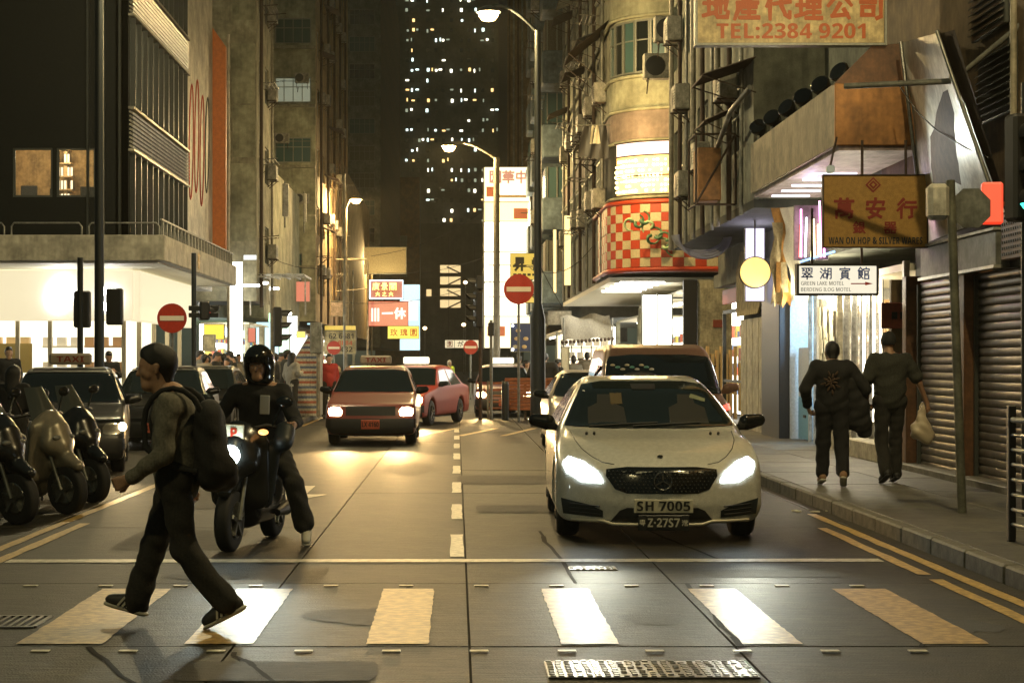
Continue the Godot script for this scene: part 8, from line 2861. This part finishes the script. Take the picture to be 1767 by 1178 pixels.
func add_hair(t: Node3D, at: Vector3, b: Basis, cell: float, m: Material, style: String) -> void:
	var f := Field.new(Vector3(-0.16, -0.34, -0.2), Vector3(0.16, 0.2, 0.2), cell)
	f.capsule(Vector3(0, 0.042, -0.034), Vector3(0, 0.047, -0.003), 0.0965, 0.0935, 0.02, Vector3(0.86, 1, 1))
	if style != "long": f.capsule(Vector3(0, 0.0, -0.06), Vector3(0, -0.06, -0.06), 0.068, 0.05, 0.03, Vector3(1, 1, 0.8))
	if style == "short":
		f.capsule(Vector3(0, 0.1, 0.0), Vector3(0, 0.098, 0.05), 0.05, 0.034, 0.03, Vector3(1.2, 1, 1))
		f.cut(Vector3(0, -0.06, 0.125), Vector3(0.2, 0.135, 0.125))
		f.cut(Vector3(0, -0.17, 0.03), Vector3(0.2, 0.155, 0.09))
	elif style == "cap":
		f.capsule(Vector3(0, 0.06, 0.1), Vector3(0, 0.05, 0.14), 0.06, 0.05, 0.02, Vector3(1.2, 0.35, 1))
		f.cut(Vector3(0, -0.1, 0.1), Vector3(0.2, 0.14, 0.12))
		f.cut(Vector3(0, -0.16, -0.05), Vector3(0.2, 0.13, 0.14))
	else:
		f.capsule(Vector3(0, 0.0, -0.07), Vector3(0, -0.2, -0.08), 0.09, 0.085, 0.04, Vector3(1.1, 1, 0.7))
		f.cut(Vector3(0, -0.09, 0.1), Vector3(0.075, 0.15, 0.13))
	var q := MB.new()
	q.xf = Transform3D(b, at)
	f.into(q)
	obj("cap" if style == "cap" else "hair", q, m, t)

func add_hand(mb: MB, wrist: Vector3, dir: Vector3, palm: Vector3, side: float, curl: float, cell: float) -> void:
	# dir: towards the fingers, palm: the way the palm faces; the thumb leaves on the side given
	var y := dir.normalized()
	var z := (palm - y * palm.dot(y)).normalized()
	var x := y.cross(z) * side
	var f := Field.new(Vector3(-0.09, -0.05, -0.07), Vector3(0.09, 0.21, 0.12), cell)
	f.capsule(Vector3(0, -0.02, 0), Vector3(0, 0.01, 0), 0.026, 0.028, 0.015)
	for k in 4:
		var bx := -0.03 + 0.02 * k
		f.capsule(Vector3(bx * 0.6, 0.015, 0), Vector3(bx, 0.085, 0), 0.015, 0.0115, 0.014)
		var a := 0.25 + curl
		var p := Vector3(bx, 0.088, 0)
		var ln: float = [0.032, 0.04, 0.043, 0.038][k]
		for j in 3:
			var n: Vector3 = p + Vector3(0, cos(a), sin(a)) * (ln * ([1.0, 0.75, 0.6][j] as float))
			f.capsule(p, n, 0.0095, 0.0085, 0.004)
			p = n
			a += curl * 0.9 + 0.12
	f.capsule(Vector3(0.018, 0.02, 0.006), Vector3(0.048, 0.055, 0.022), 0.015, 0.011, 0.012)
	f.capsule(Vector3(0.048, 0.055, 0.022), Vector3(0.05, 0.085, 0.035), 0.011, 0.009, 0.005)
	mb.xf = Transform3D(Basis(x, y, z), wrist)
	f.into(mb)
	mb.xf = Transform3D.IDENTITY

func person(called: String, label: String, group: String, at: Vector3, turn: float, J: Dictionary, L: Dictionary) -> Node3D:
	var t := thing(called, label, "person", at, turn, group)
	var c: float = L.get("cell", 0.02)
	var fine: float = L.get("fine", 0.009)
	var look: Vector3 = J.get("look", Vector3(0, 0, 1))
	var hb := face_basis(look, J.get("tilt", 0.0))
	var head: Vector3 = J.head
	var lo := Vector3(9, 0, 9)
	var hi := Vector3(-9, 0, -9)
	for k in J:
		if J[k] is Vector3 and k != "look":
			lo = lo.min(J[k]); hi = hi.max(J[k])
	lo -= Vector3(0.32, 0.1, 0.32); hi += Vector3(0.32, 0.2, 0.32)
	# the body, one skin
	var body := MB.new()
	var f := Field.new(lo, hi, c)
	var neck: Vector3 = J.neck
	var hip: Vector3 = J.hip
	var chest := neck.lerp(hip, 0.32)
	var belly := neck.lerp(hip, 0.72)
	f.capsule(head + hb * Vector3(0, -0.1, -0.02), neck, 0.05, 0.058, 0.02)
	f.capsule(chest, belly, 0.12, 0.11, 0.05)
	f.capsule(belly, hip, 0.11, 0.12, 0.05)
	for s: String in ["L", "R"]:
		f.capsule(neck, J["sh" + s], 0.06, 0.05, 0.04)
		f.capsule(J["sh" + s], J["el" + s], 0.05, 0.038, 0.02)
		f.capsule(J["el" + s], J["wr" + s], 0.038, 0.027, 0.02)
		f.capsule(J["hip" + s], J["kn" + s], 0.075, 0.05, 0.03)
		f.capsule(J["kn" + s], J["an" + s], 0.048, 0.033, 0.02)
		f.capsule(J["an" + s], (J["toe" + s] as Vector3).lerp(J["an" + s], 0.45), 0.033, 0.024, 0.02)
	f.into(body)
	add_head(body, head, hb, fine)
	var pal: Vector3 = J.get("palm", Vector3(0, 0, 0))
	for s: String in ["L", "R"]:
		var sg := 1.0 if s == "L" else -1.0
		var dir: Vector3 = J.get("hand" + s, J["wr" + s] - J["el" + s])
		var pm: Vector3 = J.get("palm" + s, Vector3(-sg, 0, 0.15))
		add_hand(body, J["wr" + s], dir, pm, J.get("thumb" + s, sg), L.get("curl", 0.45), L.get("hand_cell", 0.007))
	obj("body", body, L.skin, t)
	# top
	f = Field.new(lo, hi, c)
	var r: float = L.get("top_r", 0.145)
	var shl: Vector3 = J.shL
	var shr: Vector3 = J.shR
	f.capsule(shl.lerp(chest, 0.28), shr.lerp(chest, 0.28), r * 0.62, r * 0.62, 0.06)
	f.capsule(chest + (shl - chest) * 0.38, belly + (J.hipL - hip) * 0.6, r * 0.85, r * 0.82, 0.06)
	f.capsule(chest + (shr - chest) * 0.38, belly + (J.hipR - hip) * 0.6, r * 0.85, r * 0.82, 0.06)
	var hem: Vector3 = hip + (hip - neck).normalized() * L.get("hem", 0.02)
	f.capsule(belly, hem, r * 0.95, r * 0.93, 0.06, Vector3(1.1, 1, 1))
	f.capsule(neck + Vector3(0, 0.0, 0), chest, 0.072, 0.1, 0.05)
	for s: String in ["L", "R"]:
		var el: Vector3 = J["el" + s]
		var sh: Vector3 = J["sh" + s]
		var ar: float = L.get("arm_r", 0.066)
		if L.get("short", false):
			f.capsule(sh, sh.lerp(el, 0.75), ar + 0.008, ar + 0.014, 0.03)
		else:
			f.capsule(sh, el, ar + 0.006, ar - 0.008, 0.035)
			f.capsule(el, (J["wr" + s] as Vector3).lerp(el, 0.08), ar - 0.008, ar - 0.022, 0.02)
	# loose cloth: soft folds
	wrinkle(f, L.get("folds", 0.007), 1.0)
	var q := MB.new()
	f.into(q)
	obj(L.get("top_name", "jacket"), q, L.top, t)
	# trousers
	f = Field.new(lo, hi, c)
	var tr: float = L.get("leg_r", 0.1)
	f.capsule(J.hipL + Vector3(0, 0.03, 0), J.hipR + Vector3(0, 0.03, 0), tr * 1.22, tr * 1.22, 0.05)
	for s: String in ["L", "R"]:
		var kn: Vector3 = J["kn" + s]
		var an: Vector3 = J["an" + s]
		f.capsule(J["hip" + s], kn, tr * 1.08, tr * 0.82, 0.03)
		f.capsule(kn, an.lerp(kn, L.get("cuff", 0.06)), tr * 0.82, L.get("cuff_r", tr * 0.78), 0.03)
	wrinkle(f, L.get("folds", 0.007), 1.6)
	q = MB.new()
	f.into(q)
	obj("trousers", q, L.bottom, t)
	# shoes
	for s: String in ["L", "R"]:
		var an: Vector3 = J["an" + s]
		var toe: Vector3 = J["toe" + s]
		var d := (toe - an)
		var up := Vector3.UP if absf(d.normalized().y) < 0.9 else Vector3(0, 0.3, -1)
		var fx := up.cross(d).normalized()
		var fy := d.normalized().cross(fx)
		var b := Basis(fx, fy, d.normalized())
		var ln := d.length() + 0.03
		f = Field.new(Vector3(-0.09, -0.1, -0.13), Vector3(0.09, 0.14, ln + 0.08), minf(c, 0.014))
		f.capsule(Vector3(0, -0.01, -0.045), Vector3(0, -0.012, ln - 0.05), 0.042, 0.036, 0.02, Vector3(1, 0.9, 1))
		f.capsule(Vector3(0, 0.03, -0.03), Vector3(0, -0.005, ln * 0.6), 0.044, 0.035, 0.02)
		q = MB.new()
		q.xf = Transform3D(b, an)
		f.into(q)
		var so := obj("shoe", q, L.shoe, t)
		f = Field.new(Vector3(-0.09, -0.1, -0.13), Vector3(0.09, 0.05, ln + 0.08), minf(c, 0.014))
		f.capsule(Vector3(0, -0.043, -0.05), Vector3(0, -0.04, ln - 0.045), 0.045, 0.04, 0.01, Vector3(1, 0.42, 1))
		q = MB.new()
		q.xf = Transform3D(b, an)
		f.into(q)
		obj("sole", q, L.get("sole", L.shoe), so)
		if L.has("stripe"):
			for k in 3:
				q = MB.new()
				q.xf = Transform3D(b, an)
				for e: float in [-1.0, 1.0]: q.bar(Vector3(e * 0.043, -0.028, 0.035 + 0.028 * k), Vector3(e * 0.036, 0.03, 0.005 + 0.028 * k), 0.012, 0.012)
				obj("stripe", q, L.stripe, so)
	if L.has("hair"): add_hair(t, head, hb, minf(fine * 1.3, 0.02), L.hair, L.get("style", "short"))
	return t

func wrinkle(f: Field, amp: float, seedy: float) -> void:
	if amp <= 0.0: return
	for z in f.nz:
		for y in f.ny:
			var row := (z * f.ny + y) * f.nx
			for x in f.nx:
				if absf(f.g[row + x]) < f.h * 3.0:
					var p := f.o + Vector3(x, y, z) * f.h
					f.g[row + x] += amp * (sin(p.y * 31.0 + p.x * 19.0 * seedy + sin(p.z * 17.0) * 1.6) * 0.6 + sin(p.y * 57.0 - p.z * 41.0 + p.x * 23.0) * 0.4)

func standing(h: float, armL: Array, armR: Array, lean := 0.0) -> Dictionary:
	# armL, armR: [elbow, wrist] offsets from the shoulder
	var s := h / 1.72
	var shl := Vector3(0.185, 1.42, lean * 0.5) * s
	var shr := Vector3(-0.185, 1.42, lean * 0.5) * s
	return {
		"head": Vector3(0, 1.595, lean * 0.8 + 0.03) * s, "neck": Vector3(0, 1.44, lean * 0.5) * s, "hip": Vector3(0, 0.95, 0) * s,
		"shL": shl, "shR": shr, "elL": shl + armL[0] * s, "wrL": shl + armL[1] * s, "elR": shr + armR[0] * s, "wrR": shr + armR[1] * s,
		"hipL": Vector3(0.09, 0.92, 0) * s, "hipR": Vector3(-0.09, 0.92, 0) * s, "knL": Vector3(0.11, 0.49, 0.02) * s, "knR": Vector3(-0.11, 0.49, 0.0) * s,
		"anL": Vector3(0.12, 0.085, -0.01) * s, "anR": Vector3(-0.12, 0.085, -0.03) * s, "toeL": Vector3(0.15, 0.05, 0.16) * s, "toeR": Vector3(-0.15, 0.05, 0.14) * s,
	}

func build_people() -> void:
	var skin := mat("skin", lin_c(0.50, 0.29, 0.18), 0.5, 0.0, "grain", 6.0, 0.0, false)
	skin.subsurf_scatter_enabled = true; skin.subsurf_scatter_strength = 0.08
	var hair := mat("hair", lin_c(0.013, 0.011, 0.010), 0.45, 0.0, "cloth", 14.0, 0.6, false)
	var blackc := mat("cloth_black", lin_c(0.016, 0.016, 0.016), 0.85, 0.0, "cloth", 3.0, 0.6, false)
	var grey := mat("cloth_grey", lin_c(0.21, 0.195, 0.15), 0.9, 0.0, "cloth", 3.0, 0.6, false)
	var olive := mat("cloth_olive", lin_c(0.05, 0.052, 0.04), 0.9, 0.0, "cloth", 3.0, 0.6, false)
	var trouser := mat("cloth_trouser", lin_c(0.03, 0.028, 0.023), 0.9, 0.0, "cloth", 3.0, 0.6, false)
	var shoe := mat("shoe_dark", lin_c(0.03, 0.03, 0.032), 0.6, 0.0, "grain", 4.0, 0.0, false)
	var sole := mat("shoe_sole", lin_c(0.42, 0.4, 0.33), 0.6)
	var white := mat("cloth_white", lin_c(0.55, 0.53, 0.45), 0.85, 0.0, "cloth", 3.0, 0.6, false)
	var red := mat("cloth_red", lin_c(0.5, 0.04, 0.03), 0.85, 0.0, "cloth", 3.0, 0.6, false)
	var hivis := mat("cloth_hivis", lin_c(0.45, 0.6, 0.05), 0.8)
	var beige := mat("cloth_beige", lin_c(0.36, 0.3, 0.2), 0.85, 0.0, "cloth", 3.0, 0.6, false)
	# ---- the man crossing, mid-stride to the left
	var W := {
		"head": Vector3(0.0, 1.515, 0.10), "neck": Vector3(0.0, 1.36, 0.0), "hip": Vector3(0, 0.90, -0.02), "look": Vector3(0.05, -0.05, 1),
		"shL": Vector3(0.17, 1.31, 0.0), "shR": Vector3(-0.17, 1.31, 0.02), "elL": Vector3(0.23, 1.02, 0.02), "wrL": Vector3(0.2, 0.88, 0.22), "elR": Vector3(-0.24, 1.04, -0.1), "wrR": Vector3(-0.22, 0.82, -0.08),
		"hipL": Vector3(0.09, 0.87, -0.02), "hipR": Vector3(-0.09, 0.87, 0.0), "knL": Vector3(0.1, 0.46, -0.08), "knR": Vector3(-0.1, 0.5, 0.12),
		"anL": Vector3(0.1, 0.135, -0.34), "anR": Vector3(-0.1, 0.125, 0.24), "toeL": Vector3(0.11, 0.055, -0.19), "toeR": Vector3(-0.11, 0.165, 0.40), "handL": Vector3(0, -0.35, 0.9),
	}
	var p := person("person_crossing", "man in grey jacket and dark trousers with a backpack striding over the crossing", "", Vector3(-1.66, 0.0, -10.85), -PI / 2, W, {"skin": skin, "hair": hair, "top": grey, "bottom": trouser, "shoe": shoe, "sole": sole, "stripe": sole, "cell": 0.017, "fine": 0.007, "curl": 0.95, "top_r": 0.14, "arm_r": 0.067, "leg_r": 0.09, "hem": 0.06, "hand_cell": 0.006, "cuff_r": 0.08})
	for s: float in [1.0, -1.0]:
		var q := MB.new()
		q.ball(Vector3(s * 0.031, 1.52, 0.1 + 0.083), Vector3(0.012, 0.009, 0.006), 8, 6)
		obj("eye", q, M["black_gloss"], p)
	var bp := thing("backpack", "black backpack worn by the man on the crossing", "backpack", Vector3(-1.66, 0, -10.85), -PI / 2)
	var f := Field.new(Vector3(-0.26, 0.7, -0.5), Vector3(0.28, 1.45, 0.2), 0.02)
	f.capsule(Vector3(-0.06, 0.93, -0.23), Vector3(-0.06, 1.22, -0.21), 0.135, 0.11, 0.05, Vector3(1, 1, 0.75))
	f.capsule(Vector3(0.06, 0.93, -0.23), Vector3(0.06, 1.22, -0.21), 0.135, 0.11, 0.05, Vector3(1, 1, 0.75))
	f.capsule(Vector3(-0.05, 0.88, -0.3), Vector3(0.05, 0.94, -0.3), 0.08, 0.08, 0.04)
	wrinkle(f, 0.006, 1.3)
	var q2 := MB.new()
	f.into(q2)
	obj("bag", q2, blackc, bp)
	for s: float in [1.0, -1.0]:
		q2 = MB.new()
		var pts := []
		for i in 9:
			var a := PI * i / 8.0
			pts.append(Vector3(s * (0.13 + 0.02 * sin(a)), 1.2 + 0.2 * sin(a) - 0.22 * maxf(0.0, -cos(a)) * 0.0, -0.02 - 0.17 * cos(a)))
		pts.append(Vector3(s * 0.16, 1.06, 0.135)); pts.append(Vector3(s * 0.19, 0.95, 0.02)); pts.append(Vector3(s * 0.16, 0.92, -0.16))
		q2.tube(pts, 0.018, 8)
		obj("strap", q2, blackc, bp)
	# ---- the rider
	var R := {
		"head": Vector3(0.0, 1.575, 0.0), "neck": Vector3(0.0, 1.42, -0.06), "hip": Vector3(0, 0.86, -0.2), "look": Vector3(-0.05, -0.06, 1),
		"shL": Vector3(0.2, 1.35, -0.05), "shR": Vector3(-0.2, 1.35, -0.05), "elL": Vector3(0.33, 1.08, 0.05), "wrL": Vector3(0.36, 1.06, 0.24), "elR": Vector3(-0.36, 1.1, 0.02), "wrR": Vector3(-0.33, 1.02, 0.24),
		"hipL": Vector3(0.11, 0.86, -0.16), "hipR": Vector3(-0.11, 0.86, -0.16), "knL": Vector3(0.34, 0.55, 0.16), "knR": Vector3(-0.27, 0.62, 0.2),
		"anL": Vector3(0.43, 0.10, 0.06), "anR": Vector3(-0.24, 0.33, 0.12), "toeL": Vector3(0.46, 0.05, 0.22), "toeR": Vector3(-0.25, 0.28, 0.28),
	}
	p = person("scooter_rider", "helmeted rider in black jacket and wide trousers astride the lit scooter", "", Vector3(-1.70, 0, -15.9), -0.12, R, {"skin": skin, "top": blackc, "bottom": trouser, "shoe": sole, "sole": white, "cell": 0.02, "fine": 0.008, "top_r": 0.152, "arm_r": 0.07, "leg_r": 0.098, "curl": 0.8, "cuff": 0.2, "cuff_r": 0.09})
	p.scale = Vector3(1.0, 0.965, 1.0)
	var hm := thing("helmet", "black open face helmet on the scooter rider", "helmet", Vector3(-1.70, 1.522, -15.9), -0.12)
	f = Field.new(Vector3(-0.2, -0.22, -0.22), Vector3(0.2, 0.22, 0.22), 0.012)
	f.capsule(Vector3(0, 0.02, -0.03), Vector3(0, 0.045, -0.01), 0.142, 0.14, 0.02, Vector3(0.92, 1, 1))
	f.capsule(Vector3(0, -0.08, -0.04), Vector3(0, 0.0, -0.03), 0.13, 0.135, 0.03, Vector3(0.95, 1, 0.9))
	f.cut(Vector3(0, -0.05, 0.14), Vector3(0.098, 0.105, 0.17))
	f.cut(Vector3(0, -0.26, 0.03), Vector3(0.2, 0.11, 0.2))
	q2 = MB.new()
	f.into(q2)
	obj("shell", q2, M["black_gloss"], hm)
	q2 = MB.new()
	var rows := []
	for i in 5:
		var row := []
		for k in 13:
			var a := (k / 12.0 - 0.5) * 2.3
			row.append(Vector3(0.13 * sin(a), 0.075 - 0.035 * i * (0.35), 0.142 * cos(a) + 0.006 - 0.003 * i))
		rows.append(row)
	q2.sheet(rows)
	obj("visor", q2, M["black_gloss"], hm)
	q2 = MB.new()
	for s: float in [-1.0, 1.0]:
		var ring := []
		for i in 13: ring.append(Vector3(s * 0.033 + 0.024 * cos(TAU * i / 12), -0.0 + 0.018 * sin(TAU * i / 12), 0.103))
		q2.tube(ring, 0.0025, 5)
	q2.tube([Vector3(-0.01, 0.004, 0.108), Vector3(0.01, 0.004, 0.108)], 0.0025, 5)
	var gl := obj("spectacles", q2, M["steel"], p, Vector3(0, 1.575, 0))
	# ---- two men walking away on the right
	var A := standing(1.66, [Vector3(0.14, -0.27, -0.06), Vector3(0.1, -0.47, 0.12)], [Vector3(-0.2, -0.26, -0.04), Vector3(-0.1, -0.46, 0.12)])
	A.head += Vector3(0.0, -0.02, 0.06); A.look = Vector3(0.1, -0.35, 1)
	A.knL = Vector3(0.1, 0.49, 0.09); A.anL = Vector3(0.11, 0.1, 0.12); A.toeL = Vector3(0.13, 0.06, 0.3)
	A.knR = Vector3(-0.1, 0.47, -0.04); A.anR = Vector3(-0.11, 0.13, -0.22); A.toeR = Vector3(-0.12, 0.055, -0.06)
	p = person("person_walking", "shorter man in black printed sweatshirt walking away with a coat over his arm", "", Vector3(X(1437, 21.2), 0.13, -21.2), PI - 0.15, A, {"skin": skin, "hair": hair, "top": blackc, "bottom": mat("cloth_jogger", lin_c(0.014, 0.014, 0.015), 0.9, 0.0, "cloth", 3.0, 0.6, false), "shoe": mat("shoe_tan", lin_c(0.25, 0.14, 0.07), 0.7), "sole": sole, "cell": 0.02, "fine": 0.009, "top_r": 0.155, "arm_r": 0.074, "leg_r": 0.1, "cuff": 0.14, "cuff_r": 0.075, "hem": -0.02})
	q2 = MB.new()
	for k in 16:
		var a := k * 2.4
		var rr := 0.02 + 0.0055 * k
		q2.xf = Transform3D(Basis(Vector3(0, 0, 1), a), Vector3(0.02 + rr * cos(a), 1.2 + rr * 1.2 * sin(a), -0.185 + 0.2 * rr))
		q2.ball(Vector3.ZERO, Vector3(0.035, 0.012, 0.012), 6, 5)
	obj("back_print", q2, mat("print_orange", lin_c(0.07, 0.04, 0.022), 0.8), p)
	var coat := thing("folded_coat", "black coat carried over the shorter man's right arm", "coat", Vector3(X(1474, 21.15), 0.13, -21.15), PI)
	f = Field.new(Vector3(-0.3, 0.4, -0.3), Vector3(0.3, 1.35, 0.3), 0.025)
	f.capsule(Vector3(0.02, 1.2, 0.0), Vector3(-0.05, 0.75, 0.03), 0.08, 0.13, 0.05, Vector3(1, 1, 0.8))
	f.capsule(Vector3(-0.08, 0.95, 0.0), Vector3(-0.14, 0.62, 0.04), 0.09, 0.08, 0.05)
	wrinkle(f, 0.014, 1.4)
	q2 = MB.new()
	f.into(q2)
	obj("coat", q2, blackc, coat)
	var Bq := standing(1.77, [Vector3(0.1, -0.3, -0.04), Vector3(0.04, -0.5, 0.12)], [Vector3(-0.15, -0.27, -0.02), Vector3(-0.27, -0.5, 0.06)])
	Bq.head += Vector3(0, 0, 0.03); Bq.look = Vector3(-0.12, -0.2, 1)
	Bq.knL = Vector3(0.1, 0.5, 0.0); Bq.anL = Vector3(0.1, 0.13, -0.16); Bq.toeL = Vector3(0.11, 0.06, 0.0)
	Bq.knR = Vector3(-0.1, 0.5, 0.1); Bq.anR = Vector3(-0.11, 0.1, 0.12); Bq.toeR = Vector3(-0.13, 0.06, 0.3)
	p = person("person_walking", "taller man in dark T-shirt and cap walking away with a plastic bag", "", Vector3(X(1536, 21.6), 0.13, -21.6), PI + 0.1, Bq, {"skin": skin, "hair": mat("cap_black", lin_c(0.014, 0.014, 0.014), 0.8), "style": "cap", "top": olive, "top_name": "shirt", "short": true, "bottom": trouser, "shoe": shoe, "sole": shoe, "cell": 0.02, "fine": 0.009, "top_r": 0.155, "arm_r": 0.068, "leg_r": 0.092, "hem": 0.0, "curl": 1.0, "cuff_r": 0.075})
	var bag := thing("plastic_bag", "thin pale plastic bag hanging from the taller man's hand", "bag", Vector3(X(1592, 21.5), 0.13, -21.5))
	f = Field.new(Vector3(-0.25, 0.35, -0.2), Vector3(0.25, 1.1, 0.2), 0.02)
	f.capsule(Vector3(0.0, 0.9, 0), Vector3(0.0, 0.66, 0), 0.03, 0.1, 0.05, Vector3(1, 1, 0.7))
	f.capsule(Vector3(-0.03, 0.62, 0), Vector3(0.05, 0.56, 0), 0.11, 0.09, 0.05, Vector3(1, 1, 0.75))
	wrinkle(f, 0.012, 1.9)
	q2 = MB.new()
	f.into(q2)
	var bagm := mat("bag_plastic", lin_c(0.5, 0.42, 0.3), 0.4)
	bagm.backlight_enabled = true; bagm.backlight = Color(0.4, 0.35, 0.25)
	obj("sack", q2, bagm, bag)
	q2 = MB.new()
	for s: float in [-1.0, 1.0]: q2.tube([Vector3(0.0, 0.96, 0), Vector3(s * 0.03, 0.9, 0), Vector3(s * 0.02, 0.84, 0)], 0.008, 5)
	obj("handle", q2, bagm, bag)
	crowd(skin, hair, [blackc, white, red, beige, grey, olive], trouser, shoe, hivis)

func crowd(skin: Material, hair: Material, tops: Array, trouser: Material, shoe: Material, hivis: Material) -> void:
	var lk := {"skin": skin, "hair": hair, "top": tops[0], "bottom": trouser, "shoe": shoe, "cell": 0.034, "fine": 0.016, "hand_cell": 0.011, "folds": 0.006, "top_r": 0.15}
	var down := [Vector3(0.07, -0.28, -0.03), Vector3(0.06, -0.52, 0.06)]
	var downr := [Vector3(-0.07, -0.28, -0.03), Vector3(-0.06, -0.52, 0.06)]
	var J1 := standing(1.7, down, downr)
	var J2 := standing(1.68, [Vector3(0.06, -0.27, 0.02), Vector3(-0.04, -0.16, 0.24)], [Vector3(-0.06, -0.27, 0.02), Vector3(0.04, -0.16, 0.24)])
	J2.look = Vector3(0, -0.45, 1)
	var J3 := standing(1.6, down, [Vector3(-0.07, -0.27, 0.04), Vector3(0.02, -0.2, 0.22)])
	J3.look = Vector3(0.3, -0.1, 1)
	var protos := []
	# label, place in the picture, distance, way faced, clothes, base height
	var list := [
		[0, 352, 47.5, 2.6, 3, "person in beige beside the dark tall car, turned away"], [1, 372, 48.5, 1.4, 0, "man in black looking down at his phone left of the helmet"], [2, 392, 50.0, -0.6, 1, "long haired woman in white just left of the helmet"],
		[0, 386, 54.0, 3.0, 0, "man in black with his back turned behind the white dressed woman"], [0, 362, 55.0, 0.5, 4, "man in grey at the back left of the waiting crowd"], [2, 404, 57.0, 2.9, 3, "long haired woman in beige mostly hidden by the helmet"],
		[2, 462, 49.0, 1.8, 2, "woman in bright red right of the helmet"], [0, 474, 48.3, -1.5, 0, "man in black and dark cap facing the woman in red"], [2, 503, 47.6, 2.4, 1, "woman in white blouse and grey skirt at the picket railing"], [0, 494, 49.5, 2.0, 5, "man in olive behind the woman at the railing"],
		[0, 567, 51.0, 0.3, 2, "person in red beside the striped stall, partly behind the red taxi"], [0, 14, 40.0, 0.4, 0, "person in black at the far left before the bright shop"], [1, 187, 41.5, 0.2, 0, "man in black right of the dark lamp post before the bright shop"], [2, 22, 20.6, 2.8, 0, "long haired person in black behind the leftmost scooters"],
		[0, 938, 51.5, 3.0, 0, "heavy man in black with his back turned behind the slatted barrier"], [1, 962, 54.0, 2.2, 0, "man in black bending his head right of the heavy man"], [0, 990, 56.0, 3.1, 4, "person with grey hood among the crowd right of the white banner"], [2, 978, 58.0, 2.7, 1, "long haired woman in white just behind the white banner"],
		[1, 343, 52.0, 2.0, 4, "man in grey looking down at the left end of the crowd"], [2, 357, 53.5, -0.8, 1, "long haired woman in white behind the man in grey"], [0, 379, 58.0, 1.0, 1, "man in white shirt at the very back of the left crowd"], [1, 398, 52.5, -2.0, 5, "man in olive looking down just left of the helmet"], [0, 411, 60.0, 0.4, 4, "man in grey far back over the rider's shoulder"],
		[0, 456, 54.0, 2.7, 0, "man in black close to the right of the helmet"], [1, 484, 52.0, 0.9, 4, "man in grey looking down between the railing and the shops"], [2, 512, 52.5, -2.2, 3, "long haired woman in beige near the striped stall"], [0, 521, 58.0, 1.8, 1, "man in white behind the striped stall"], [0, 895, 58.5, 2.9, 1, "man in white left of the dark lamp post foot"], [1, 1001, 60.5, 1.0, 2, "person in red deep in the crowd before the lit stall"], [2, 1037, 61.0, -2.0, 3, "long haired woman in beige at the back right of the crowd"],
		[0, 1013, 57.0, 3.0, 3, "man in beige with dark hair before the lit stall"], [0, 1028, 59.0, 2.8, 1, "man in white shirt deep in the crowd before the lit stall"], [1, 1048, 55.0, -2.6, 0, "dark haired person beside the brown people carrier"], [2, 908, 56.0, 0.8, 3, "woman in beige bending near the menu board"], [0, 878, 57.0, 1.2, 0, "dark haired man left of the big no entry sign post"],
	]
	var first := {}
	for e in list:
		var k: int = e[0]
		var d: float = e[2]
		var x := X(e[1], d)
		var base := 0.13 if (x < -3.9 or x > 3.9) else 0.0
		var pos := Vector3(x, base, -d)
		var o: Node3D
		if not first.has(k):
			var lk2 := lk.duplicate()
			if k == 2: lk2.style = "long"
			o = person("person_in_crowd", e[5], "people in the street crowd", pos, e[3], [J1, J2, J3][k], lk2)
			first[k] = o
		else:
			o = dup(first[k], pos, e[3], e[5])
		recolour(o, "jacket", tops[e[4]])
		o.scale = Vector3.ONE * (0.95 + 0.012 * ((e[1] as int) % 8))
	first[0].get_meta("label")
	# road worker far down the road
	var wk := dup(first[0], Vector3(X(775, 74), 0, -74), 0.6, "road worker in a yellow vest and white helmet far down the road")
	recolour(wk, "jacket", hivis)
	recolour(wk, "hair", M["white_enamel"])
	# heavy man: broader
	for c in get_children():
		if c.has_meta("label") and str(c.get_meta("label")).begins_with("heavy man"): c.scale = Vector3(1.55, 1.06, 1.4)
		if c.has_meta("label") and str(c.get_meta("label")).begins_with("long haired person"): c.scale = Vector3(0.88, 0.86, 0.88)

# ---------------------------------------------------------------- small things
func build_small() -> void:
	var q := MB.new()
	for k in 5:
		q.box(Vector3(rng.randf_range(-0.2, 0.2), 0.012, rng.randf_range(-0.12, 0.12)), Vector3(0.05 + 0.06 * rng.randf(), 0.012, 0.05))
	tag(obj("litter_scrap", q, M["paper"], self, Vector3(3.68, 0.0, -19.2)), "scraps of pale litter in the gutter behind the white saloon", "litter")
	var rf := MB.new()
	rf.ball(Vector3.ZERO, Vector3(0.05, 0.045, 0.05), 10, 8)
	tag(obj("red_lantern_scrap", rf, M["red_glow"], self, Vector3(5.75, 0.19, -18.6)), "small red light on the ground at the foot of the shutters", "light")
